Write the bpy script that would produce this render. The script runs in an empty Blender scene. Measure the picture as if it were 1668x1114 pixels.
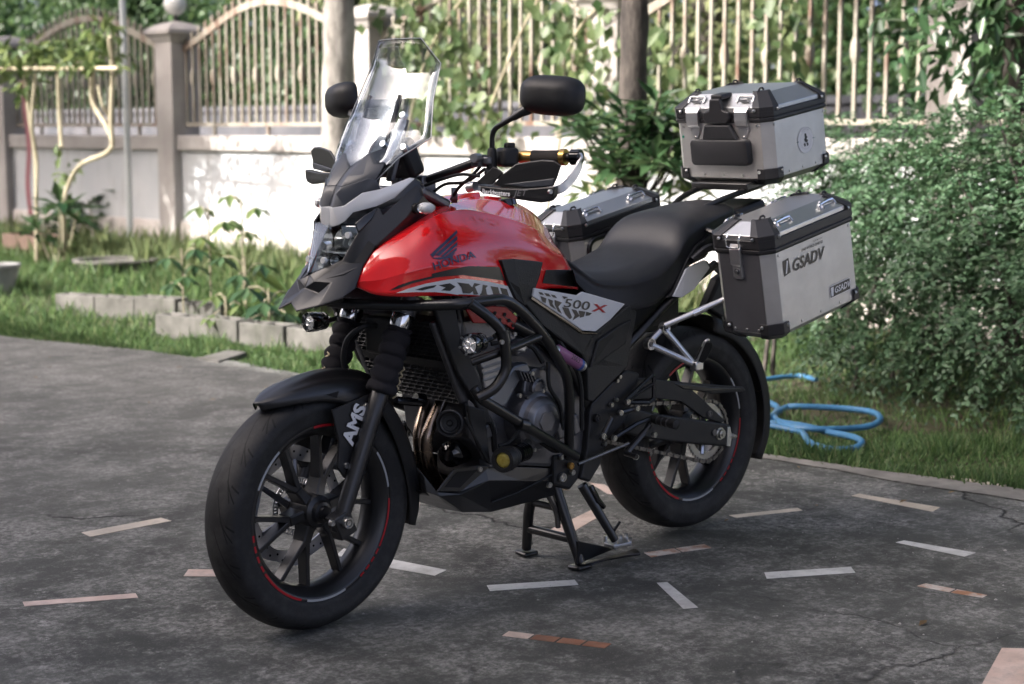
import bpy, bmesh, math, random
import numpy as np
from mathutils import Vector, Matrix, Quaternion
from mathutils.bvhtree import BVHTree

# ------------------------------------------------------------------ camera, world, sun, exposure
scene = bpy.context.scene
CAM = Vector((3.779, 3.173, 1.235))
YAW, PITCH, FPX, PW, PH = math.radians(-133.97), math.radians(-7.49), 2629.4, 1668.0, 1114.0
FWD = Vector((math.cos(YAW) * math.cos(PITCH), math.sin(YAW) * math.cos(PITCH), math.sin(PITCH)))
RGT = FWD.cross(Vector((0, 0, 1))).normalized()
UPV = RGT.cross(FWD).normalized()
cam_data = bpy.data.cameras.new("camera")
cam = bpy.data.objects.new("camera", cam_data)
scene.collection.objects.link(cam)
cam.matrix_world = Matrix(((RGT.x, UPV.x, -FWD.x, CAM.x), (RGT.y, UPV.y, -FWD.y, CAM.y), (RGT.z, UPV.z, -FWD.z, CAM.z), (0, 0, 0, 1)))
cam_data.sensor_width = 36.0
cam_data.lens = FPX * 36.0 / PW
cam_data.clip_start, cam_data.clip_end = 0.05, 2000.0
cam_data.dof.use_dof = True
cam_data.dof.focus_distance = 4.3
cam_data.dof.aperture_fstop = 3.6
scene.camera = cam

SUN_AZ, SUN_EL = math.radians(-20.0), math.radians(32.0)      # towards the sun, measured from +x
SUN_DIR = Vector((math.cos(SUN_AZ) * math.cos(SUN_EL), math.sin(SUN_AZ) * math.cos(SUN_EL), math.sin(SUN_EL)))
world = bpy.data.worlds.new("World")
scene.world = world
world.use_nodes = True
wn = world.node_tree.nodes
sky = wn.new("ShaderNodeTexSky")
sky.sky_type = 'NISHITA'
sky.sun_disc = False
sky.sun_elevation = SUN_EL
sky.sun_rotation = math.atan2(SUN_DIR.x, SUN_DIR.y)
sky.air_density, sky.dust_density, sky.ozone_density = 0.16, 4.0, 0.0
wn["Background"].inputs[1].default_value = 0.15
world.node_tree.links.new(sky.outputs[0], wn["Background"].inputs[0])
sun_data = bpy.data.lights.new("sun", 'SUN')
sun_data.energy, sun_data.angle, sun_data.color = 2.0, math.radians(0.6), (1.0, 0.965, 0.90)
sun = bpy.data.objects.new("sun", sun_data)
scene.collection.objects.link(sun)
sun.rotation_euler = SUN_DIR.to_track_quat('Z', 'Y').to_euler()
sun.location = (8, -4, 12)
vs = scene.view_settings
vs.view_transform, vs.look, vs.exposure, vs.gamma = 'Standard', 'None', 2.3, 1.0
vs.use_curve_mapping = False
scene.cycles.max_bounces = 10
scene.cycles.transparent_max_bounces = 24
scene.cycles.use_denoising = True

COL = scene.collection
rng = random.Random(7)
nr = np.random.default_rng(11)

# ------------------------------------------------------------------ measuring: photograph point + known plane -> place in metres
def ray(px, py):
    return FWD + RGT * ((px - PW / 2) / FPX) - UPV * ((py - PH / 2) / FPX)
def B(px, py, y):
    d = ray(px, py); return CAM + d * ((y - CAM.y) / d.y)
def BX(px, py, x):
    d = ray(px, py); return CAM + d * ((x - CAM.x) / d.x)
def G(px, py, z=0.0):
    d = ray(px, py); return CAM + d * ((z - CAM.z) / d.z)
def proj(p):
    d = Vector(p) - CAM; z = d.dot(FWD)
    return PW / 2 + FPX * d.dot(RGT) / z, PH / 2 - FPX * d.dot(UPV) / z

# ------------------------------------------------------------------ materials
MATS = {}
def mat(name, color=(.5, .5, .5), rough=.5, metal=0., spec=.5, coat=0., coat_rough=.05, noise=None, bump=None, emit=None, aniso=0.):
    """noise = (scale, second colour, contrast); bump = (scale, strength)"""
    if name in MATS: return MATS[name]
    m = bpy.data.materials.new(name); m.use_nodes = True
    nt = m.node_tree; N = nt.nodes; L = nt.links; b = N["Principled BSDF"]
    b.inputs["Base Color"].default_value = (*color, 1)
    b.inputs["Roughness"].default_value = rough
    b.inputs["Metallic"].default_value = metal
    b.inputs["Specular IOR Level"].default_value = spec
    b.inputs["Coat Weight"].default_value = coat
    b.inputs["Coat Roughness"].default_value = coat_rough
    b.inputs["Anisotropic"].default_value = aniso
    tc = N.new("ShaderNodeTexCoord")
    if noise:
        t = N.new("ShaderNodeTexNoise"); t.inputs["Scale"].default_value = noise[0]; t.inputs["Detail"].default_value = 6; t.inputs["Roughness"].default_value = .65
        L.new(tc.outputs["Object"], t.inputs["Vector"])
        r = N.new("ShaderNodeValToRGB"); w = noise[2]
        r.color_ramp.elements[0].position, r.color_ramp.elements[1].position = .5 - w, .5 + w
        r.color_ramp.elements[0].color, r.color_ramp.elements[1].color = (*color, 1), (*noise[1], 1)
        L.new(t.outputs["Fac"], r.inputs["Fac"]); L.new(r.outputs["Color"], b.inputs["Base Color"])
        mr = N.new("ShaderNodeMapRange"); mr.inputs[3].default_value = max(.02, rough - .08); mr.inputs[4].default_value = min(1, rough + .1)
        L.new(t.outputs["Fac"], mr.inputs[0]); L.new(mr.outputs[0], b.inputs["Roughness"])
    if bump:
        t = N.new("ShaderNodeTexNoise"); t.inputs["Scale"].default_value = bump[0]; t.inputs["Detail"].default_value = 4
        L.new(tc.outputs["Object"], t.inputs["Vector"])
        bp = N.new("ShaderNodeBump"); bp.inputs["Strength"].default_value = bump[1]; bp.inputs["Distance"].default_value = .002
        L.new(t.outputs["Fac"], bp.inputs["Height"]); L.new(bp.outputs[0], b.inputs["Normal"])
    if emit:
        b.inputs["Emission Color"].default_value = (*emit[0], 1); b.inputs["Emission Strength"].default_value = emit[1]
    MATS[name] = m
    return m

def leaf_mat(name, dark, light, trans=.35, rough=.42):
    m = bpy.data.materials.new(name); m.use_nodes = True
    nt = m.node_tree; N = nt.nodes; L = nt.links; b = N["Principled BSDF"]; out = N["Material Output"]
    g = N.new("ShaderNodeNewGeometry"); r = N.new("ShaderNodeValToRGB")
    r.color_ramp.elements[0].color, r.color_ramp.elements[1].color = (*dark, 1), (*light, 1)
    L.new(g.outputs["Random Per Island"], r.inputs["Fac"])
    L.new(r.outputs["Color"], b.inputs["Base Color"]); b.inputs["Roughness"].default_value = rough; b.inputs["Specular IOR Level"].default_value = .45
    t = N.new("ShaderNodeBsdfTranslucent"); hs = N.new("ShaderNodeHueSaturation"); hs.inputs["Hue"].default_value = .475; hs.inputs["Value"].default_value = 1.5
    L.new(r.outputs["Color"], hs.inputs["Color"]); L.new(hs.outputs[0], t.inputs["Color"])
    mx = N.new("ShaderNodeMixShader"); mx.inputs[0].default_value = trans
    L.new(b.outputs[0], mx.inputs[1]); L.new(t.outputs[0], mx.inputs[2]); L.new(mx.outputs[0], out.inputs["Surface"])
    MATS[name] = m
    return m

def clear_mat(name, tint=(1, 1, 1), refl=.5, rough=.02):
    """thin clear sheet: straight-through transmission plus Fresnel reflection"""
    m = bpy.data.materials.new(name); m.use_nodes = True
    nt = m.node_tree; N = nt.nodes; L = nt.links; out = N["Material Output"]; N.remove(N["Principled BSDF"])
    tr = N.new("ShaderNodeBsdfTransparent"); tr.inputs[0].default_value = (*tint, 1)
    gl = N.new("ShaderNodeBsdfGlossy"); gl.inputs["Roughness"].default_value = rough
    fr = N.new("ShaderNodeFresnel"); fr.inputs[0].default_value = 1.45
    ml = N.new("ShaderNodeMath"); ml.operation = 'MULTIPLY'; ml.inputs[1].default_value = refl; ml.use_clamp = True
    mx = N.new("ShaderNodeMixShader")
    L.new(fr.outputs[0], ml.inputs[0]); L.new(ml.outputs[0], mx.inputs[0]); L.new(tr.outputs[0], mx.inputs[1]); L.new(gl.outputs[0], mx.inputs[2]); L.new(mx.outputs[0], out.inputs["Surface"])
    MATS[name] = m
    return m

# ------------------------------------------------------------------ mesh building
class MB:
    def __init__(s): s.v = []; s.f = []
    def add(s, verts, faces):
        o = len(s.v); s.v += [tuple(v) for v in verts]; s.f += [tuple(i + o for i in f) for f in faces]; return s
    def box(s, c, size, R=None):
        c = Vector(c); hx, hy, hz = size[0] / 2, size[1] / 2, size[2] / 2
        vs_ = [Vector((x, y, z)) for x in (-hx, hx) for y in (-hy, hy) for z in (-hz, hz)]
        if R is not None: vs_ = [R @ q for q in vs_]
        return s.add([c + q for q in vs_], [(0, 1, 3, 2), (4, 6, 7, 5), (0, 4, 5, 1), (2, 3, 7, 6), (0, 2, 6, 4), (1, 5, 7, 3)])
    def tube(s, pts, r, n=10, caps=True, closed=False):
        pts = [Vector(p) for p in pts]; k = len(pts); rr = r if isinstance(r, (list, tuple)) else [r] * k
        t0 = (pts[1] - pts[0]).normalized(); a = Vector((0, 0, 1)) if abs(t0.z) < .9 else Vector((1, 0, 0))
        u = t0.cross(a).normalized(); V = []; prev = t0
        for i in range(k):
            if closed: t = (pts[(i + 1) % k] - pts[i - 1])
            else: t = pts[min(i + 1, k - 1)] - pts[max(i - 1, 0)]
            t = t.normalized() if t.length > 1e-9 else prev
            q = prev.rotation_difference(t); u = (q @ u); u = (u - t * u.dot(t)).normalized(); w = t.cross(u); prev = t
            V += [pts[i] + (u * math.cos(2 * math.pi * j / n) + w * math.sin(2 * math.pi * j / n)) * rr[i] for j in range(n)]
        F = []
        for i in range(k if closed else k - 1):
            i2 = (i + 1) % k
            F += [(i * n + j, i * n + (j + 1) % n, i2 * n + (j + 1) % n, i2 * n + j) for j in range(n)]
        if caps and not closed: F += [tuple(range(n - 1, -1, -1)), tuple((k - 1) * n + j for j in range(n))]
        return s.add(V, F)
    def lathe(s, prof, c, axis, n=32, caps=False, a0=0., a1=2 * math.pi):
        """prof = [(radius, along)], around axis through c"""
        c = Vector(c); ax = Vector(axis).normalized(); a = Vector((0, 0, 1)) if abs(ax.z) < .9 else Vector((1, 0, 0))
        u = ax.cross(a).normalized(); w = ax.cross(u); V = []; full = abs(a1 - a0 - 2 * math.pi) < 1e-6; m = n if full else n + 1
        for i in range(m):
            t = a0 + (a1 - a0) * i / n; d = u * math.cos(t) + w * math.sin(t)
            V += [c + d * r + ax * h for r, h in prof]
        k = len(prof); F = []
        for i in range(n):
            i2 = (i + 1) % m
            F += [(i * k + j, i2 * k + j, i2 * k + j + 1, i * k + j + 1) for j in range(k - 1)]
        if caps and full: F += [tuple(i * k for i in range(n - 1, -1, -1)), tuple(i * k + k - 1 for i in range(n))]
        return s.add(V, F)
    def prism(s, pts, off):
        """polygon of 3D points pushed along the vector off"""
        pts = [Vector(p) for p in pts]; n = len(pts); off = Vector(off)
        return s.add(pts + [p + off for p in pts], [tuple(range(n)), tuple(range(2 * n - 1, n - 1, -1))] + [(j, j + n, (j + 1) % n + n, (j + 1) % n) for j in range(n)])
    def slab(s, pts, t):
        """roughly flat panel: polygon given a thickness t behind its face (away from +y side)"""
        pts = [Vector(p) for p in pts]; nrm = Vector((0, 0, 0))
        for i in range(len(pts)):
            nrm += pts[i].cross(pts[(i + 1) % len(pts)])
        nrm.normalize()
        if nrm.y < 0: nrm = -nrm
        return s.prism(pts, -nrm * t)
    def grid(s, rows, close_u=False):
        n = len(rows[0]); V = [p for r in rows for p in r]; F = []
        for i in range(len(rows) - 1):
            for j in range(n if close_u else n - 1):
                j2 = (j + 1) % n; F.append((i * n + j, i * n + j2, (i + 1) * n + j2, (i + 1) * n + j))
        return s.add(V, F)
    def loft(s, rings, caps=True):
        n = len(rings[0]); s.grid(rings, True); o = len(s.v) - n * len(rings)
        if caps: s.f += [tuple(o + j for j in range(n - 1, -1, -1)), tuple(o + (len(rings) - 1) * n + j for j in range(n))]
        return s
    def ball(s, c, r, n=10, m=6):
        c = Vector(c); r = r if isinstance(r, (tuple, list)) else (r, r, r); V = []; F = []
        for i in range(1, m):
            t = math.pi * i / m
            V += [c + Vector((r[0] * math.sin(t) * math.cos(2 * math.pi * j / n), r[1] * math.sin(t) * math.sin(2 * math.pi * j / n), r[2] * math.cos(t))) for j in range(n)]
        k = len(V); V += [c + Vector((0, 0, r[2])), c - Vector((0, 0, r[2]))]
        for i in range(m - 2): F += [(i * n + j, (i + 1) * n + j, (i + 1) * n + (j + 1) % n, i * n + (j + 1) % n) for j in range(n)]
        F += [(k, j, (j + 1) % n) for j in range(n)] + [(k + 1, (m - 2) * n + (j + 1) % n, (m - 2) * n + j) for j in range(n)]
        return s.add(V, F)
    def bolt(s, c, axis, r=.006, h=.004):
        return s.lathe([(0, h), (r * .45, h), (r * .5, h * .4), (r * .62, h * .4), (r * .7, h), (r * .92, h), (r, h * .7), (r, -.004)], c, axis, 10)
    def mirror(s):
        m = MB(); m.v = [(x, -y, z) for x, y, z in s.v]; m.f = [tuple(reversed(f)) for f in s.f]; return m
    def build(s, name, material, parent=None, smooth=35, bevel=None, sub=None, solid=None, bseg=2, kind=None, offset=-1):
        me = bpy.data.meshes.new(name); me.from_pydata(s.v, [], s.f); me.validate()
        bm = bmesh.new(); bm.from_mesh(me); bmesh.ops.recalc_face_normals(bm, faces=bm.faces); bm.to_mesh(me); bm.free()
        return finish(name, me, material, parent, smooth, bevel, sub, solid, bseg, kind, offset)

def finish(name, me, material, parent=None, smooth=35, bevel=None, sub=None, solid=None, bseg=2, kind=None, offset=-1):
    o = bpy.data.objects.new(name, me); COL.objects.link(o)
    for mm in (material if isinstance(material, (list, tuple)) else [material]): me.materials.append(mm)
    if smooth:
        me.polygons.foreach_set("use_smooth", [True] * len(me.polygons))
        if smooth < 180: me.set_sharp_from_angle(angle=math.radians(smooth))
    if solid:
        q = o.modifiers.new("solid", 'SOLIDIFY'); q.thickness = solid; q.offset = offset
    if sub:
        q = o.modifiers.new("sub", 'SUBSURF'); q.levels = q.render_levels = sub
    if bevel:
        q = o.modifiers.new("bevel", 'BEVEL'); q.width = bevel; q.segments = bseg; q.limit_method = 'ANGLE'; q.angle_limit = math.radians(32); q.harden_normals = False
    if parent is not None: o.parent = parent
    if kind: o["kind"] = kind
    return o

def empty(name, loc=(0, 0, 0), rz=0., parent=None):
    o = bpy.data.objects.new(name, None); COL.objects.link(o); o.location = loc; o.rotation_euler = (0, 0, rz); o.empty_display_size = .1
    if parent is not None: o.parent = parent
    return o
def tag(o, label=None, category=None, group=None, kind=None):
    if label: o["label"] = label
    if category: o["category"] = category
    if group: o["group"] = group
    if kind: o["kind"] = kind
    return o
def dup(o, parent=None):
    c = o.copy(); COL.objects.link(c)
    c.parent = parent
    for ch in list(o.children): dup(ch, c)
    return c

def cr(p0, p1, p2, p3, t):
    return 0.5 * ((2 * p1) + (p2 - p0) * t + (2 * p0 - 5 * p1 + 4 * p2 - p3) * t * t + (3 * p1 - p0 - 3 * p2 + p3) * t ** 3)
def spline(pts, n=6, closed=False):
    pts = [Vector(p) for p in pts]; k = len(pts); out = []
    for i in range(k if closed else k - 1):
        if closed: a, b, c, d = pts[i - 1], pts[i], pts[(i + 1) % k], pts[(i + 2) % k]
        else:
            b, c = pts[i], pts[i + 1]; a = pts[i - 1] if i else b * 2 - c; d = pts[i + 2] if i + 2 < k else c * 2 - b
        out += [cr(a, b, c, d, j / n) for j in range(n)]
    if not closed: out.append(pts[-1])
    return out
def smooth_rows(rows, nu=5, nv=5):
    """Catmull-Rom surface through a control grid (rows of equal length)"""
    rows = [spline(r, nu) for r in rows]
    cols = [spline([r[j] for r in rows], nv) for j in range(len(rows[0]))]
    return [[cols[j][i] for j in range(len(cols))] for i in range(len(cols[0]))]
def bend(pts, r=.03, n=5):
    """polyline with its corners rounded"""
    pts = [Vector(p) for p in pts]; out = [pts[0]]
    for i in range(1, len(pts) - 1):
        a, b, c = pts[i - 1], pts[i], pts[i + 1]
        d1 = (a - b); d2 = (c - b); q = min(r, d1.length * .45, d2.length * .45)
        p, e = b + d1.normalized() * q, b + d2.normalized() * q
        for j in range(n + 1):
            t = j / n; out.append(p * (1 - t) ** 2 + b * 2 * t * (1 - t) + e * t * t)
    out.append(pts[-1]); return out
def text_mb(s, size, to3d, depth=0., shear=0., font_bold=0., align='CENTER', space=1.0, sx=1.0):
    """lettering as flat faces; to3d(u, v) places it"""
    cu = bpy.data.curves.new("lettering", 'FONT'); cu.body = s; cu.size = size; cu.align_x = align; cu.align_y = 'CENTER'; cu.shear = shear; cu.offset = font_bold; cu.space_character = space; cu.resolution_u = 3
    o = bpy.data.objects.new("lettering", cu); COL.objects.link(o)
    dg = bpy.context.evaluated_depsgraph_get(); dg.update(); me = bpy.data.meshes.new_from_object(o.evaluated_get(dg))
    mb = MB(); mb.add([to3d(v.co.x * sx, v.co.y) for v in me.vertices], [tuple(p.vertices) for p in me.polygons])
    bpy.data.objects.remove(o); bpy.data.curves.remove(cu); bpy.data.meshes.remove(me)
    return mb
# ================================================================== SETTING
def nodes_of(name):
    m = bpy.data.materials.new(name); m.use_nodes = True; MATS[name] = m
    return m, m.node_tree.nodes, m.node_tree.links, m.node_tree.nodes["Principled BSDF"]
def nnoise(N, L, vec, scale, detail=8, rough=.6, dist=0.):
    t = N.new("ShaderNodeTexNoise"); t.inputs["Scale"].default_value = scale; t.inputs["Detail"].default_value = detail
    t.inputs["Roughness"].default_value = rough; t.inputs["Distortion"].default_value = dist; L.new(vec, t.inputs["Vector"]); return t.outputs["Fac"]
def nramp(N, L, fac, a, b, c0=(0, 0, 0), c1=(1, 1, 1)):
    r = N.new("ShaderNodeValToRGB"); e = r.color_ramp.elements; e[0].position, e[1].position = a, b; e[0].color, e[1].color = (*c0, 1), (*c1, 1)
    L.new(fac, r.inputs["Fac"]); return r.outputs["Color"]
def nmix(N, L, fac, a, b):
    m = N.new("ShaderNodeMix"); m.data_type = 'RGBA'
    if isinstance(fac, float): m.inputs[0].default_value = fac
    else: L.new(fac, m.inputs[0])
    for i, q in ((6, a), (7, b)):
        if isinstance(q, tuple): m.inputs[i].default_value = (*q, 1)
        else: L.new(q, m.inputs[i])
    return m.outputs[2]
def nbump(N, L, b, h, strength, dist):
    bp = N.new("ShaderNodeBump"); bp.inputs["Strength"].default_value = strength; bp.inputs["Distance"].default_value = dist
    L.new(h, bp.inputs["Height"]); L.new(bp.outputs[0], b.inputs["Normal"])

def concrete_mat():
    m, N, L, b = nodes_of("old_concrete"); v = N.new("ShaderNodeTexCoord").outputs["Object"]
    def mul(x, y, op='MULTIPLY'):
        q = N.new("ShaderNodeMath"); q.operation = op
        for i, z in enumerate((x, y)):
            if isinstance(z, float): q.inputs[i].default_value = z
            else: L.new(z, q.inputs[i])
        return q.outputs[0]
    base = nramp(N, L, nnoise(N, L, v, 1.3, 12, .72), .38, .62, (.060, .0635, .059), (.124, .128, .119))
    dark = nramp(N, L, nnoise(N, L, v, 2.1, 12, .75), .50, .66)
    base = nmix(N, L, dark, base, (.054, .0545, .053))
    # paler to the left: brighter sky light painted in, with some dust
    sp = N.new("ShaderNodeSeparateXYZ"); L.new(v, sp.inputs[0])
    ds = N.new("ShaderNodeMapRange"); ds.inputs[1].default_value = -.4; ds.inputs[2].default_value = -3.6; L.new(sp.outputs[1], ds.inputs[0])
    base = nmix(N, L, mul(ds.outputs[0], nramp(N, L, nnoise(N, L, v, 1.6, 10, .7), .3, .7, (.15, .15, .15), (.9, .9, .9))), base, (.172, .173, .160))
    # scuffed skin: pale, broken up by its own grain
    grain = nramp(N, L, nnoise(N, L, v, 48, 10, .82), .43, .58)
    skin = nramp(N, L, nnoise(N, L, v, 2.6, 15, .86), .47, .56)
    base = nmix(N, L, mul(mul(skin, grain), .85), base, (.335, .335, .318))
    skin2 = nramp(N, L, nnoise(N, L, v, 7.5, 15, .86), .53, .61)
    base = nmix(N, L, mul(mul(skin2, grain), nramp(N, L, nnoise(N, L, v, .7, 4, .6), .40, .58)), base, (.48, .472, .45))
    vo = N.new("ShaderNodeTexVoronoi"); vo.inputs["Scale"].default_value = 130; L.new(v, vo.inputs["Vector"])
    base = nmix(N, L, nramp(N, L, vo.outputs["Distance"], .10, .22, (.5, .5, .5), (0, 0, 0)), base, (.26, .255, .245))
    base = nmix(N, L, nramp(N, L, nnoise(N, L, v, 75, 6, .75), .30, .38, (.8, .8, .8), (0, 0, 0)), base, (.018, .018, .018))
    # hairline cracks
    vc = N.new("ShaderNodeTexVoronoi"); vc.feature = 'DISTANCE_TO_EDGE'; vc.inputs["Scale"].default_value = .42
    wv = N.new("ShaderNodeVectorMath"); wv.operation = 'ADD'; nz = N.new("ShaderNodeTexNoise"); nz.inputs["Scale"].default_value = 2.2; nz.inputs["Detail"].default_value = 8; L.new(v, nz.inputs["Vector"])
    sc_ = N.new("ShaderNodeVectorMath"); sc_.operation = 'SCALE'; sc_.inputs["Scale"].default_value = .5; L.new(nz.outputs["Color"], sc_.inputs[0]); L.new(v, wv.inputs[0]); L.new(sc_.outputs[0], wv.inputs[1]); L.new(wv.outputs[0], vc.inputs["Vector"])
    cr_ = nramp(N, L, vc.outputs["Distance"], .0, .0035, (1, 1, 1), (0, 0, 0))
    cr_ = mul(cr_, nramp(N, L, nnoise(N, L, v, .9, 4, .6), .48, .58))
    base = nmix(N, L, cr_, base, (.014, .014, .014))
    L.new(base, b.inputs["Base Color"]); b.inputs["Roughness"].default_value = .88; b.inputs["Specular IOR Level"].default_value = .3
    h = mul(mul(nnoise(N, L, v, 45, 10, .78), nnoise(N, L, v, 6, 6, .6), 'ADD'), mul(cr_, -1.2), 'ADD')
    nbump(N, L, b, h, .75, .008)
    return m
def soil_mat():
    m, N, L, b = nodes_of("garden_soil"); v = N.new("ShaderNodeTexCoord").outputs["Object"]
    c = nramp(N, L, nnoise(N, L, v, 1.6, 8, .65), .38, .62, (.075, .055, .038), (.045, .062, .02))
    c = nmix(N, L, nramp(N, L, nnoise(N, L, v, 22, 6, .7), .5, .7), c, (.13, .10, .07))
    L.new(c, b.inputs["Base Color"]); b.inputs["Roughness"].default_value = .95
    nbump(N, L, b, nnoise(N, L, v, 30, 6, .7), .9, .03)
    return m
def plaster_mat(name, c0, c1, stain, s=1.0):
    m, N, L, b = nodes_of(name); tc = N.new("ShaderNodeTexCoord"); v = tc.outputs["Object"]
    c = nramp(N, L, nnoise(N, L, v, 1.4 * s, 7, .6), .35, .65, c0, c1)
    mp = N.new("ShaderNodeMapping"); mp.inputs["Scale"].default_value = (6, 6, .7); L.new(v, mp.inputs["Vector"])
    c = nmix(N, L, nramp(N, L, nnoise(N, L, mp.outputs[0], 1.2, 6, .65), .55, .8), c, stain)
    L.new(c, b.inputs["Base Color"]); b.inputs["Roughness"].default_value = .9
    nbump(N, L, b, nnoise(N, L, v, 60, 5, .6), .3, .004)
    return m
def rusty_mat():
    m, N, L, b = nodes_of("rusty_cream_paint"); v = N.new("ShaderNodeTexCoord").outputs["Object"]
    mp = N.new("ShaderNodeMapping"); mp.inputs["Scale"].default_value = (5, 5, 1.6); L.new(v, mp.inputs["Vector"])
    f = nramp(N, L, nnoise(N, L, mp.outputs[0], 1.3, 7, .65), .50, .66)
    c = nmix(N, L, f, (.27, .25, .205), (.13, .07, .045))
    L.new(c, b.inputs["Base Color"]); b.inputs["Roughness"].default_value = .7
    return m
def bark_mat(name, c0, c1, scale=14):
    m, N, L, b = nodes_of(name); v = N.new("ShaderNodeTexCoord").outputs["Object"]
    mp = N.new("ShaderNodeMapping"); mp.inputs["Scale"].default_value = (1, 1, .35); L.new(v, mp.inputs["Vector"])
    f = nnoise(N, L, mp.outputs[0], scale, 8, .68)
    L.new(nramp(N, L, f, .36, .64, c0, c1), b.inputs["Base Color"]); b.inputs["Roughness"].default_value = .92
    nbump(N, L, b, f, .9, .02)
    return m

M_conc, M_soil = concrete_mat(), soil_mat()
M_wall = plaster_mat("white_plaster", (.42, .44, .46), (.51, .52, .53), (.30, .29, .275))
M_plinth = plaster_mat("dirty_plaster", (.50, .45, .42), (.62, .58, .55), (.36, .31, .27), 2)
M_pillar = plaster_mat("pillar_plaster", (.31, .29, .275), (.40, .375, .36), (.22, .20, .185), 2)
M_rust = rusty_mat()
M_bark_dark = bark_mat("dark_bark", (.022, .018, .016), (.085, .072, .062))
M_bark_pale = bark_mat("pale_bark", (.13, .12, .108), (.33, .31, .28), 9)
M_stem = bark_mat("pale_stem", (.26, .23, .16), (.42, .38, .27), 10)
M_block = plaster_mat("grey_block", (.085, .082, .074), (.175, .168, .155), (.045, .055, .03), 4)
M_leaf_bush = leaf_mat("bush_leaf", (.026, .066, .032), (.098, .180, .092), .28, .5)
M_leaf_tree = leaf_mat("tree_leaf", (.018, .050, .020), (.065, .12, .045), .35)
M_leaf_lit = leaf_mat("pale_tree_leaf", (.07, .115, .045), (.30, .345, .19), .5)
M_leaf_vine = leaf_mat("vine_leaf", (.04, .085, .03), (.16, .215, .095), .42)
M_leaf_broad = leaf_mat("broad_leaf", (.020, .055, .025), (.07, .13, .055), .25, .3)
M_leaf_young = leaf_mat("young_leaf", (.05, .10, .03), (.17, .23, .085), .40)
M_grass = leaf_mat("grass_blade", (.045, .105, .035), (.15, .25, .095), .45, .5)
M_grass_dry = leaf_mat("dry_grass", (.07, .12, .045), (.21, .25, .12), .4, .6)

# ---- ground and driveway
mb = MB(); mb.add([(-400, -400, -.035), (400, -400, -.035), (400, 400, -.035), (-400, 400, -.035)], [(0, 1, 2, 3)])
ground = tag(mb.build("ground", M_soil, smooth=0), kind='structure')
EDGE = [(-.55, -30), (-.60, -9), (-.72, -5.9), (-.96, -4.96), (-1.13, -3.98), (-1.09, -3.3), (-1.12, -1.9), (-1.15, -.56), (-1.22, 0), (-1.30, .46), (-1.42, 2.2), (-1.5, 14)]
def edge_x(y):
    for (x0, y0), (x1, y1) in zip(EDGE, EDGE[1:]):
        if y0 <= y <= y1: return x0 + (x1 - x0) * (y - y0) / (y1 - y0)
    return -1.2
pts = []
for (x0, y0), (x1, y1) in zip(EDGE, EDGE[1:]):
    k = max(1, int(abs(y1 - y0) / .12)) if abs(y0) < 12 and abs(y1) < 12 else 1
    for j in range(k):
        t = j / k; pts.append((x0 + (x1 - x0) * t + rng.uniform(-.012, .012), y0 + (y1 - y0) * t))
pts.append(EDGE[-1])
poly = [Vector((x, y, 0)) for x, y in pts] + [Vector((9.2, 14, 0)), Vector((9.2, -30, 0))]
mb = MB(); mb.prism(poly, (0, 0, -.12))
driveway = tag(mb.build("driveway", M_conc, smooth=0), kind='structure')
# pale cement border along the lawn on the right
M_border = mat("pale_cement", (.13, .125, .115), .9, noise=(7, (.25, .24, .22), .16), bump=(50, .4))
mb = MB(); k = 0
ys = np.linspace(-1.0, 6.0, 60); rows = [[(edge_x(y) + .015 + rng.uniform(-.006, .006), y, .004) for y in ys], [(edge_x(y) + .135 + .05 * math.sin(y * 2.3) + rng.uniform(-.012, .012), y, .004) for y in ys]]
mb.grid(rows); mb.build("border_strip", M_border, driveway, smooth=0)

# ---- tile offcuts set into the concrete
def tile_mat(name, c, c2, sc=9):
    m, N, L, b = nodes_of(name); v = N.new("ShaderNodeTexCoord").outputs["Object"]
    col = nramp(N, L, nnoise(N, L, v, sc, 5, .6), .40, .60, c, c2)
    col = nmix(N, L, nramp(N, L, nnoise(N, L, v, 26, 10, .8), .50, .72, (0, 0, 0), (.55, .55, .55)), col, (.16, .155, .145))
    col = nmix(N, L, nramp(N, L, nnoise(N, L, v, 3.0, 8, .7), .50, .68, (0, 0, 0), (.5, .5, .5)), col, (.20, .19, .175))
    L.new(col, b.inputs["Base Color"]); b.inputs["Roughness"].default_value = .5; nbump(N, L, b, nnoise(N, L, v, 60, 6, .7), .3, .003)
    return m
T_white = tile_mat("white_tile", (.60, .61, .60), (.70, .70, .69)); T_cream = tile_mat("cream_tile", (.58, .50, .40), (.66, .58, .48))
T_pink = tile_mat("pink_tile", (.58, .43, .36), (.66, .52, .45)); T_brown = tile_mat("brown_tile", (.20, .085, .05), (.30, .14, .085), 14)
T_mix = tile_mat("marbled_tile", (.62, .58, .54), (.36, .17, .09), 16)
def tile(c, m, z=.0012):
    q = [G(px, py, z) for px, py in c]; mb = MB(); mb.prism([Vector((p.x, p.y, z)) for p in q], (0, 0, -.02)); return mb.build("tile", m, driveway, smooth=0)
tile([(133, 867), (262, 843), (279, 848), (147, 874)], T_cream)
tile([(37, 980), (221, 966), (225, 973), (40, 987)], T_pink)
tile([(307, 927), (420, 928), (424, 939), (299, 938)], T_pink)
tile([(560, 893), (640, 911), (727, 928), (708, 937), (628, 923), (548, 904)], T_white)
tile([(669, 810), (687, 810), (683, 825), (662, 826)], T_cream)
tile([(793, 953), (936, 944), (942, 952), (798, 962)], T_white)
tile([(1070, 949), (1087, 948), (1137, 989), (1113, 991)], T_white)
tile([(1245, 932), (1386, 923), (1393, 932), (1249, 942)], T_white)
tile([(1049, 900), (1098, 893), (1109, 899), (1061, 907)], T_mix); tile([(1101, 892.5), (1147, 886), (1159, 892), (1112, 898.5)], T_mix)
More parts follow.
